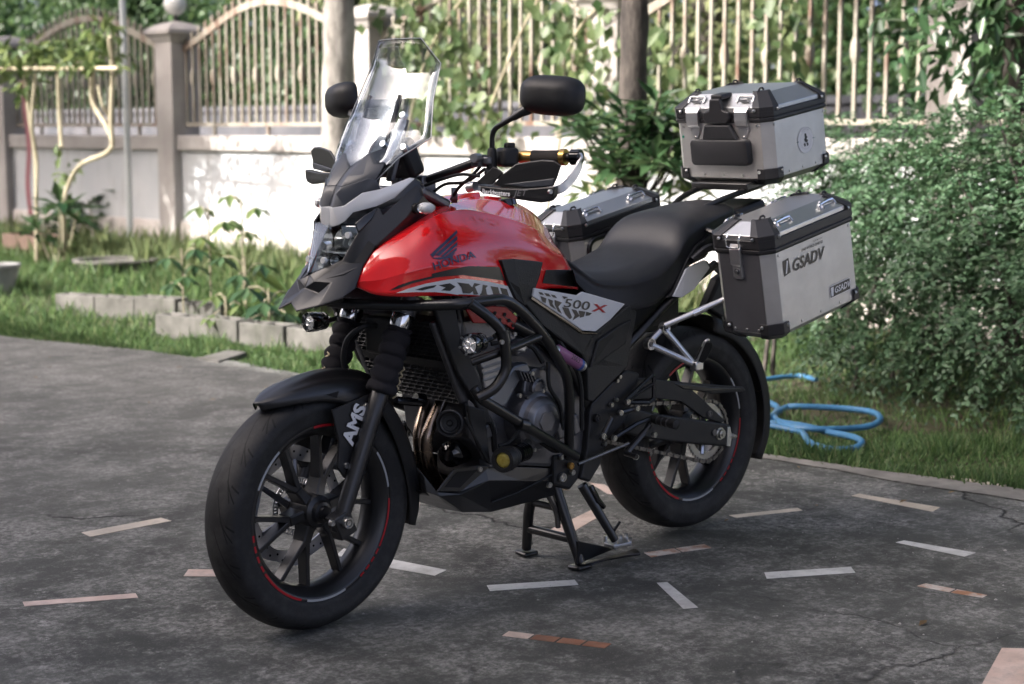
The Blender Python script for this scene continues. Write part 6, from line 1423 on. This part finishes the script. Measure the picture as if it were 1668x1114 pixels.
# chain: links along the loop
cy_ = .105; sr = .093; fr_ = .036; fc = V(.60, cy_, .435); rc_ = V(RC.x, cy_, RC.z); path = []
dv = fc - rc_; dist = dv.length; base = math.atan2(dv.z, dv.x); al = math.acos((sr - fr_) / dist)
for k in range(49): 
    a_ = base + al + (2 * math.pi - 2 * al) * k / 48; path.append(rc_ + V(math.cos(a_) * sr, 0, math.sin(a_) * sr))
for k in range(17):
    a_ = base - al + 2 * al * k / 16; path.append(fc + V(math.cos(a_) * fr_, 0, math.sin(a_) * fr_))
path.append(path[0])
seg = []; pit = .0159; acc = 0; pos = [path[0]]
for a, b in zip(path, path[1:]):
    l = (b - a).length; t = pit - acc
    while t <= l: pos.append(a.lerp(b, t / l)); t += pit
    acc = (acc + l) % pit
mb = MB()
for i, (a, b) in enumerate(zip(pos, pos[1:])):
    d = (b - a).normalized(); up = V(-d.z, 0, d.x); ow = .0082 if i % 2 else .0055
    for sdy in (1, -1):
        c = (a + b) / 2 + V(0, ow * sdy, 0); mb.add([c + d * x + up * z + V(0, y, 0) for y in (-.0009, .0009) for x, z in ((-.0115, -.003), (-.008, -.0062), (0, -.0042), (.008, -.0062), (.0115, -.003), (.0115, .003), (.008, .0062), (0, .0042), (-.008, .0062), (-.0115, .003))], [tuple(range(9, -1, -1)), tuple(range(10, 20))] + [(j, (j + 1) % 10, 10 + (j + 1) % 10, 10 + j) for j in range(10)])
    mb.lathe([(0, .009), (.0035, .009), (.0035, -.009), (0, -.009)], a, (0, 1, 0), 6)
ch = mb.build("chain", K_chain, bike, smooth=0); ch["kind"] = 'stuff'
mb = MB(); n = 82; o_, i_ = [], []
for j in range(n):
    t = 2 * math.pi * j / n; r = sr - (.002 if j % 2 else .009); o_.append((math.cos(t) * r, math.sin(t) * r)); i_.append((math.cos(t) * .066, math.sin(t) * .066))
mb.add([rc_ + V(x, y, z) for L__ in (o_, i_) for y in (.003, -.003) for x, z in L__], [f for j in range(n) for j2 in ((j + 1) % n,) for f in ((j, j2, 2 * n + j2, 2 * n + j), (n + j, 3 * n + j, 3 * n + j2, n + j2), (j, n + j, n + j2, j2), (2 * n + j, 2 * n + j2, 3 * n + j2, 3 * n + j))])
for k in range(5):
    t = k * 2 * math.pi / 5; mb.tube([rc_ + V(math.cos(t) * .02, -.01, math.sin(t) * .02), rc_ + V(math.cos(t) * .072, 0, math.sin(t) * .072)], .011, 8)
mb.build("sprocket", K_disc, bike, smooth=30)
# rear mudguard
rows = []
for an, r, w in ((100, .352, .085), (118, .352, .088), (136, .354, .088), (154, .360, .086), (172, .366, .084), (190, .372, .080), (203, .372, .070)):
    t = math.radians(an); cx, cz = math.cos(t), math.sin(t); half = [(0, 0), (w * .6, 0), (w * .92, -.008), (w, -.028), (w, -.05)]
    rows.append([RC + V(cx * (r + h), -y, cz * (r + h)) for y, h in reversed(half[1:])] + [RC + V(cx * (r + h), y, cz * (r + h)) for y, h in half])
mb = MB(); mb.grid(smooth_rows(rows, 3, 4)); mb.build("rear_mudguard", K_mat, bike, smooth=50, solid=.004)
mb = MB(); mb.slab([RC + V(-.10, .02, .36), RC + V(-.16, .02, .45), RC + V(-.30, .02, .50), RC + V(-.32, .02, .40), RC + V(-.26, .02, .28)], .04); mb.build("plate_holder", K_mat, bike, bevel=.01)
mb = MB(); mb.lathe([(0, .006), (.022, .005), (.026, .0), (.026, -.01)], RC + V(-.355, .03, .10), V(-1, .3, .2), 18); mb.build("reflector", mat("dull_reflector", (.12, .03, .03), .3), bike)
mb = MB(); mb.tube([V(.36, .0, .40), V(.42, 0, .70)], .025, 12); mb.build("shock_absorber", K_tube, bike)

# ------------------------------------------------------------------ luggage racks
for sd in (1, -1):
    q = lambda p, y: (lambda r: V(r.x, r.y * sd, r.z))(B(*p, y))
    mb = MB(); mb.tube([q((1082, 530), .185), q((1120, 514), .225), q((1183, 486), .285)], .0085, 12); rk = mb.build("case_rack", K_alu, bike)
    mb = MB(); a, b = q((1128, 511), .232), q((1150, 501), .252); mb.tube([a, b], .0105, 12); mb.build("rack_sleeve", K_chr, rk)
    TH = .2068; rr2 = lambda x, y, z: V(x * math.cos(TH) + z * math.sin(TH), y * sd, .9 - x * math.sin(TH) + z * math.cos(TH))
    mb = MB(); lp = [rr2(.14, .262, -.16), rr2(.14, .262, .02), rr2(-.20, .262, .02), rr2(-.20, .262, -.16)]; mb.tube(bend(lp + [lp[0].lerp(lp[3], .01)], .04, 5), .009, 10); mb.build("case_rack", K_tube, bike)
    mb = MB(); mb.tube([rr2(.05, .12, .06), rr2(.05, .262, .02)], .009, 8); mb.tube([rr2(-.15, .10, .05), rr2(-.15, .262, .02)], .009, 8); mb.build("rack_strut", K_tube, bike)
    mb = MB(); mb.tube(bend([V(-.02, .06 * sd, 1.0), V(-.10, .085 * sd, 1.03), V(-.24, .10 * sd, 1.062), V(-.44, .10 * sd, 1.115), V(-.46, .06 * sd, 1.12)], .04, 5), .009, 10); mb.build("top_rack", K_tube, bike)
mb = MB(); mb.box(V(-.33, 0, 1.087), (.32, .22, .022), Matrix.Rotation(.1667, 3, 'Y')); mb.build("top_rack_plate", K_tube, bike, bevel=.003)

# ================================================================== LUGGAGE CASES
M_alu_p = None
def case_alu():
    m, N, L, b = nodes_of("brushed_aluminium"); v = N.new("ShaderNodeTexCoord").outputs["Object"]
    mp = N.new("ShaderNodeMapping"); mp.inputs["Scale"].default_value = (4, 4, 220); L.new(v, mp.inputs["Vector"])
    f = nnoise(N, L, mp.outputs[0], 3, 4, .6); g = nnoise(N, L, v, 9, 5, .6)
    L.new(nmix(N, L, nramp(N, L, g, .4, .7), (.55, .545, .53), (.64, .635, .62)), b.inputs["Base Color"])
    b.inputs["Metallic"].default_value = .85
    mr = N.new("ShaderNodeMapRange"); mr.inputs[3].default_value = .34; mr.inputs[4].default_value = .52; L.new(f, mr.inputs[0]); L.new(mr.outputs[0], b.inputs["Roughness"])
    nbump(N, L, b, f, .08, .001); return m
M_case = case_alu()
M_lidtop = mat("lid_aluminium", (.52, .53, .53), .30, metal=.9, noise=(6, (.60, .61, .61), .2))
M_frontgrey = mat("grey_anodised_sheet", (.15, .15, .165), .36, metal=.75, noise=(5, (.19, .19, .205), .25))
K_cap = mat("black_case_plastic", (.018, .018, .020), .40, bump=(700, .08))
def oct_(x0, x1, y0, y1, c, z):
    return [(x1 - c, y0, z), (x1, y0 + c, z), (x1, y1 - c, z), (x1 - c, y1, z), (x0 + c, y1, z), (x0, y1 - c, z), (x0, y0 + c, z), (x0 + c, y0, z)]
def case(name, label, group, th, x0, x1, y0, y1, zb, zt, zs, zT, inset, ch, sd=1, category="luggage case", front=None, cap=.05):
    e = empty(name, (0, 0, .9)); e.rotation_euler = (0, th, 0); tag(e, label, category, group)
    def put(mb, nm, m, par=e, **k):
        if sd < 0: mb = mb.mirror()
        return mb.build(nm, m, par, **k)
    band = .026
    r = lambda z, g=0, c=ch: [V(*p) for p in oct_(x0 - g, x1 + g, y0 - g, y1 + g, c, z)]
    mb = MB(); base = [V(*p) for p in oct_(x0 + .03, x1 - .03, y0 + .03, y1 - .03, ch * .8, zb - .022)]
    mb.loft([base, r(zb), r(zt)]); bd = put(mb, "body", M_case, smooth=0, bevel=.0015)
    if front:   # darker front sheet
        mb = MB(); mb.add([V(x1 + .0012, y0 + ch + .003, zb + .004), V(x1 + .0012, y1 - ch - .001, zb + .004), V(x1 + .0012, y1 - ch - .001, zt), V(x1 + .0012, y0 + ch + .003, zt)], [(0, 1, 2, 3)]); put(mb, "front_sheet", front, bd, smooth=0)
    mb = MB(); mb.loft([r(zt - .002, .003), r(zt + .004, .006), r(zt + band * .42, .006), r(zt + band * .45, .003), r(zt + band * .55, .003), r(zt + band * .58, .006), r(zs - .014, .006), r(zs - .013, .002)]); put(mb, "seal_band", K_cap, smooth=0, bevel=.001)
    i = inset; topo = [V(*p) for p in oct_(x0 + i, x1 - i, y0 + i, y1 - i, ch * .75, zT)]
    mb = MB(); mb.loft([r(zs - .013, .001), r(zs, .001), topo]); ld = put(mb, "lid", M_lidtop, smooth=0, bevel=.0015)
    # corner caps on lid and base
    A, Bq_, T = r(zs - .014, .004), r(zs, .004), [p + V(0, 0, .002) for p in topo]
    A2 = [p for p in A]
    for k in range(4):
        a, b = (2 * k) % 8, (2 * k + 1) % 8; pa, pb = (a - 1) % 8, (b + 1) % 8
        def toward(P_, s_, d_, dist): v = P_[d_] - P_[s_]; return P_[s_] + v * min(1, dist / max(v.length, 1e-6))
        out = V((1 if A[a].x + A[b].x > x0 + x1 else -1), (1 if A[a].y + A[b].y > y0 + y1 else -1), 0) * .0025
        la = [toward(A, a, pa, cap * .55), A[a], A[b], toward(A, b, pb, cap * .55)]; lb = [toward(Bq_, a, pa, cap * .55), Bq_[a], Bq_[b], toward(Bq_, b, pb, cap * .55)]; lt = [toward(T, a, pa, cap * .30), T[a], T[b], toward(T, b, pb, cap * .30)]
        inn = [p.lerp((topo[0] + topo[4]) / 2, .06) for p in lt]
        mb = MB(); mb.grid([[p + out for p in la], [p + out for p in lb], [p + out * .6 + V(0, 0, .003) for p in lt], [p + V(0, 0, .003) for p in inn]]); cp = put(mb, "lid_corner", K_cap, smooth=0, solid=.004, bevel=.002)
        for p in (la[0].lerp(lb[0], .45).lerp(la[1], .25), la[3].lerp(lb[3], .45).lerp(la[2], .25)):
            d_ = (p - V((x0 + x1) / 2, (y0 + y1) / 2, p.z)).normalized(); mb = MB(); mb.lathe([(0, .004), (.004, .0035), (.0055, .001), (.0055, -.003)], p + out * 1.6, d_, 10); put(mb, "rivet", K_stl, cp)
        # hook on the lid corner
        hk = lt[1].lerp(lt[2], .5).lerp((topo[0] + topo[4]) / 2, .05); mb = MB(); mb.tube([hk + V(-.012, 0, .004), hk + V(-.006, 0, .010), hk + V(.006, 0, .010), hk + V(.012, 0, .004)], .0032, 6); put(mb, "lashing_hook", K_cap, cp)
        Bz, Cz = r(zb + .030, .003), r(zb - .002, .003); Dz = [p + V(0, 0, -.003) for p in base]
        f = lambda P_: [toward(P_, a, pa, cap * .55), P_[a], P_[b], toward(P_, b, pb, cap * .55)]
        l1, l2, l3 = f(Bz), f(Cz), f(Dz); l1[0] = l1[0] + V(0, 0, .0); mb = MB(); mb.grid([[p + out for p in l1], [p + out for p in l2], [p + out for p in l3]]); cp = put(mb, "base_corner", K_cap, smooth=0, solid=.004, bevel=.002)
        for p in (l1[0].lerp(l2[0], .4).lerp(l1[1], .25), l1[3].lerp(l2[3], .4).lerp(l1[2], .25)):
            d_ = (p - V((x0 + x1) / 2, (y0 + y1) / 2, p.z)).normalized(); mb = MB(); mb.lathe([(0, .004), (.004, .0035), (.0055, .001), (.0055, -.003)], p + out * 1.6, d_, 10); put(mb, "rivet", K_stl, cp)
    for k in range(3):
        mb = MB(); xx = x0 + (x1 - x0) * (.28 + .22 * k); mb.lathe([(0, .003), (.0035, .0025), (.0045, 0), (.0045, -.003)], V(xx, y1, zb + .010), (0, 1, 0), 8); put(mb, "rivet", K_stl, bd)
        if k != 1: mb = MB(); mb.lathe([(0, .003), (.0035, .0025), (.0045, 0), (.0045, -.003)], V(x0 + (x1 - x0) * (.1 + .4 * k), y1, zt - .012), (0, 1, 0), 8); put(mb, "rivet", K_stl, bd)
        yy = y0 + (y1 - y0) * (.3 + .2 * k); mb = MB(); mb.lathe([(0, .003), (.0035, .0025), (.0045, 0), (.0045, -.003)], V(x1 + .001, yy, zb + .010), (1, 0, 0), 8); put(mb, "rivet", K_stl, bd)
    return e, put, bd, ld, topo
PN = dict(th=.2068, x0=-.237, x1=.1875, y0=.262, y1=.470, zb=-.2016, zt=.031, zs=.083, zT=.112, inset=.045, ch=.032)
def pannier(sd, label):
    e, put, bd, ld, topo = case("side_case", label, "aluminium side cases", sd=sd, front=M_frontgrey, **PN)
    x0, x1, y0, y1, zt, zs, zT = PN['x0'], PN['x1'], PN['y0'], PN['y1'], PN['zt'], PN['zs'], PN['zT']
    # latch on the front
    yc = .362; lx = x1 + .010
    mb = MB(); rg = []
    for z, w, d in ((zs - .018, .017, .004), (zt + .012, .019, .013), (zt - .030, .018, .014), (zt - .034, .016, .010), (zt - .066, .016, .010), (zt - .074, .012, .006)): rg.append([V(x1 - .002, yc - w, z), V(x1 + d, yc - w, z), V(x1 + d, yc + w, z), V(x1 - .002, yc + w, z)])
    mb.loft(rg); lt_ = put(mb, "latch", K_alu, smooth=0, bevel=.002)
    mb = MB(); mb.lathe([(0, .004), (.004, .004), (.005, .001), (.0085, .0015), (.009, 0), (.009, -.004)], V(x1 + .0105, yc, zt - .050), (1, 0, 0), 16); put(mb, "latch_lock", K_eng, lt_)
    mb = MB(); mb.tube(bend([V(x1 + .006, yc - .022, zs + .004), V(x1 + .017, yc - .022, zs - .008), V(x1 + .018, yc - .022, zt + .020), V(x1 + .018, yc + .022, zt + .020), V(x1 + .017, yc + .022, zs - .008), V(x1 + .006, yc + .022, zs + .004)], .008, 4), .0024, 8); put(mb, "latch_bail", K_chr, lt_)
    # lashing eyes on the lid's sloping side: a strap bracket and a snap hook each
    for yy, s_ in ((y1, 1), (y0, -1)):
        for xx in (.085, -.125):
            c = V(xx, yy - .020 * s_, (zs + zT) / 2 + .0018); sl = V(0, -.045 * s_, zT - zs).normalized(); nrm = V(0, (zT - zs) * s_, .045).normalized()
            mb = MB(); w = .036
            mb.tube(bend([c + V(w, 0, 0) - sl * .010, c + V(w, 0, 0) + sl * .003 + nrm * .006, c + V(-w * .2, 0, 0) + sl * .006 + nrm * .008, c + V(-w, 0, 0) + sl * .006 + nrm * .006, c + V(-w, 0, 0) - sl * .010], .007, 4), .0042, 8); mb.tube([c + V(w * .9, 0, 0) - sl * .013 + nrm * .002, c + V(w * .45, 0, 0) + sl * .012 + nrm * .002], .0060, 8); ey = put(mb, "lashing_eye", K_chr, ld)
            mb = MB(); mb.box(c + V(0, 0, 0), (.075, .003, .003)); put(mb, "eye_base", K_alu, ey)
    if sd > 0:
        f = lambda u, v: V(u, y1 + .0012, v)
        # black tag with a white blade, then the lettering across it
        cx, cz = .092, -.020
        flat = lambda pts, nm, m, off=.001, par=bd: (lambda mb: put(mb, nm, m, par, smooth=0))(MB().add([V(cx - a, y1 + off, cz + b) for a, b in pts], [tuple(range(len(pts)))]))
        flat([(-.038, -.026), (-.006, -.021), (-.010, .022), (-.038, .018)], "logo_panel", K_dkl)
        flat([(-.030, -.020), (-.024, -.019), (-.014, .014), (-.020, .016)], "logo_blade", K_ltr, .0016)
        mb = text_mb("GSADV", .047, lambda u, v: V(cx - .0 - u, y1 + .0018, cz - .008 + v), align='LEFT', shear=.28, font_bold=.0011, sx=1.0); mb.build("lettering", K_dkl, bd, smooth=0)
        mb = text_mb("ONE WORLD ONE GS", .0105, lambda u, v: V(cx - .050 - u, y1 + .0018, cz + .026 + v), align='LEFT', shear=.2, font_bold=.0002); mb.build("lettering", K_dkl, bd, smooth=0)
        mb = text_mb("MOTORCYCLE", .007, lambda u, v: V(cx - .108 - u, y1 + .0018, cz + .0375 + v), align='LEFT', shear=.2); mb.build("lettering", K_dkl, bd, smooth=0)
        cx, cz = -.125, -.150
        flat([(-.052, -.018), (.052, -.018), (.052, .018), (-.052, .018)], "badge", K_ltr); flat([(-.050, -.016), (.050, -.016), (.050, .016), (-.050, .016)], "badge_field", K_dkl, .0015)
        flat([(-.046, -.013), (-.036, -.013), (-.032, .013), (-.046, .013)], "badge_blade", K_ltr, .002)
        mb = text_mb("GSADV", .025, lambda u, v: V(cx + .030 - u, y1 + .0022, cz + v), align='LEFT', shear=.25, font_bold=.0006, sx=.98); mb.build("lettering", K_ltr, bd, smooth=0)
    return e
pannier(1, "silver aluminium side case with black corners and black lettering, nearest the viewer")
pannier(-1, "silver aluminium side case on the far side, half hidden behind the seat")
TB = dict(th=.1667, x0=-.540, x1=-.226, y0=-.187, y1=.187, zb=.1515, zt=.3249, zs=.369, zT=.407, inset=.045, ch=.030)
tcase, put, bd, ld, topo = case("top_case", "silver aluminium top case with black corners and black backrest pad", None, **TB)
x1, zt, zs, zb, zT, y1 = TB['x1'], TB['zt'], TB['zs'], TB['zb'], TB['zT'], TB['y1']
# backrest pad with its narrower upper lobe
def rrect(y0, y1_, z0, z1, r, n=5, sk=0):
    out = []
    for cy, cz, a0 in ((y1_ - r, z1 - r, 0), (y0 + r, z1 - r, 90), (y0 + r, z0 + r, 180), (y1_ - r, z0 + r, 270)):
        for k in range(n + 1): a = math.radians(a0 + 90 * k / n); out.append((cy + math.cos(a) * r, cz + math.sin(a) * r))
    return out
mb = MB(); pr_ = rrect(-.108, .118, zb + .042, zb + .122, .014); c0 = V(x1, .005, zb + .082)
mb.loft([[V(x1 + dx, .005 + (y - .005) * s_, zb + .082 + (z - zb - .082) * s_) for y, z in pr_] for dx, s_ in ((0, 1), (.016, 1), (.022, .97), (.024, .90))]); pad = put(mb, "backrest_pad", K_seat, smooth=40)
mb = MB(); tr_ = [(-.062, zb + .120), (.078, zb + .120), (.050, zb + .168), (-.048, zb + .168)]; mb.loft([[V(x1 + dx, .005 + (y - .005) * s_, zb + .144 + (z - zb - .144) * s_) for y, z in tr_] for dx, s_ in ((0, 1), (.012, 1), (.018, .94))]); put(mb, "pad_top", K_seat, pad, smooth=0, bevel=.004)
# handle
mb = MB(); hs = [(-.040, zt - .002), (.040, zt - .002), (.052, zt + .012), (.050, zt + .032), (.026, zt + .040), (.020, zT - .008), (-.020, zT - .008), (-.026, zt + .040), (-.050, zt + .032), (-.052, zt + .012)]
mb.prism([V(x1 + .004, y + .004, z) for y, z in hs], (.016, 0, 0)); mb.box(V(x1 - .018, .004, zT - .004), (.055, .044, .016)); put(mb, "handle", K_cap, smooth=0, bevel=.005, bseg=3)
for yc in (-.095, .095):
    mb = MB(); rg = []
    for z, w, d in ((zs + .004, .027, .002), (zs - .004, .027, .010), (zs - .012, .024, .014), (zt + .006, .024, .016), (zt - .010, .022, .014), (zt - .014, .020, .006)): rg.append([V(x1 - .004, yc - w, z), V(x1 + d, yc - w, z), V(x1 + d, yc + w, z), V(x1 - .004, yc + w, z)])
    mb.loft(rg); lt_ = put(mb, "latch", K_alu, smooth=0, bevel=.002)
    mb = MB(); mb.prism([V(x1 + .001, yc - .024, zt - .012), V(x1 + .001, yc + .024, zt - .012), V(x1 + .001, yc + .020, zt - .030), V(x1 + .001, yc + .004, zt - .055), V(x1 + .001, yc - .004, zt - .055), V(x1 + .001, yc - .020, zt - .030)], (.003, 0, 0)); put(mb, "latch_plate", K_alu, lt_, smooth=0, bevel=.001)
    for y_, z_ in ((-.015, -.022), (.015, -.022), (0, -.046)): mb = MB(); mb.lathe([(0, .003), (.003, .0025), (.004, 0), (.004, -.002)], V(x1 + .004, yc + y_, zt + z_), (1, 0, 0), 8); put(mb, "rivet", K_stl, lt_)
    sl = V(-.045, 0, zT - zs).normalized(); c = V(x1 - .022, yc, (zs + zT) / 2 + .002); nrm = V(zT - zs, 0, .045).normalized()
    mb = MB(); mb.tube(bend([c + V(0, -.030, 0) - sl * .012, c + V(0, -.030, 0) + sl * .010 + nrm * .005, c + V(0, .030, 0) + sl * .010 + nrm * .005, c + V(0, .030, 0) - sl * .012], .006, 4), .0042, 8); mb.box(c - sl * .006 + nrm * .004, (.012, .030, .010)); put(mb, "lashing_eye", K_alu, ld, bevel=.001)
for yy in (-.168, .168):
    mb = MB(); mb.lathe([(0, .004), (.004, .0035), (.0055, .001), (.0055, -.003)], V(x1, yy * .86, zt - .012), (1, 0, 0), 10); put(mb, "rivet", K_stl, bd)
# round sticker on the flank: ring, bars and a dark travelling figure reduced to a plain dark mark
cx, cz = -.405, zb + .088
def disc_(r0, r1, m, off, n=32):
    mb = MB(); rows = [[V(cx + math.cos(2 * math.pi * k / n) * r, y1 + off, cz + math.sin(2 * math.pi * k / n) * r) for k in range(n)] for r in (r0, r1)]
    mb.grid(rows, True); put(mb, "sticker", m, bd, smooth=0)
disc_(.0005, .041, K_ltr, .0010); disc_(.0395, .0405, mat("pale_grey_vinyl", (.42, .43, .43), .4), .0015); disc_(.0270, .0276, mat("pale_grey_vinyl"), .0015)
for s_ in (1, -1):
    mb = MB(); mb.add([V(cx + s_ * .036, y1 + .0018, cz - .0008), V(cx + s_ * .052, y1 + .0018, cz), V(cx + s_ * .036, y1 + .0018, cz + .0022)], [(0, 1, 2)]); put(mb, "sticker", mat("teal_vinyl", (.08, .16, .16), .4), bd, smooth=0)
blob = [[(-.004, .022), (.004, .020), (.006, .012), (.010, .008), (.004, .004), (.012, -.002), (.006, -.008), (-.002, -.006), (-.008, .002), (-.004, .008)], [(-.012, -.010), (-.004, -.008), (-.002, -.016), (-.008, -.020)], [(.002, -.010), (.010, -.008), (.013, -.016), (.006, -.020)]]
for p in blob:
    mb = MB(); mb.add([V(cx - a, y1 + .0020, cz + b) for a, b in p], [tuple(range(len(p)))]); put(mb, "sticker", K_dkl, bd, smooth=0)
ringtxt = text_mb("ADVENTURE", .007, lambda u, v: V(cx - math.sin(u / .034) * (.033 + v), y1 + .0018, cz + math.cos(u / .034) * (.033 + v))); ringtxt.build("lettering", mat("pale_grey_vinyl"), bd, smooth=0)
mb = MB(); mb.lathe([(0, .0012), (.004, .0012), (.004, 0)], V(x1 + .0005, -.148, zt - .045), (1, 0, 0), 12); put(mb, "dot_sticker", mat("green_vinyl", (.02, .30, .18), .4), bd)
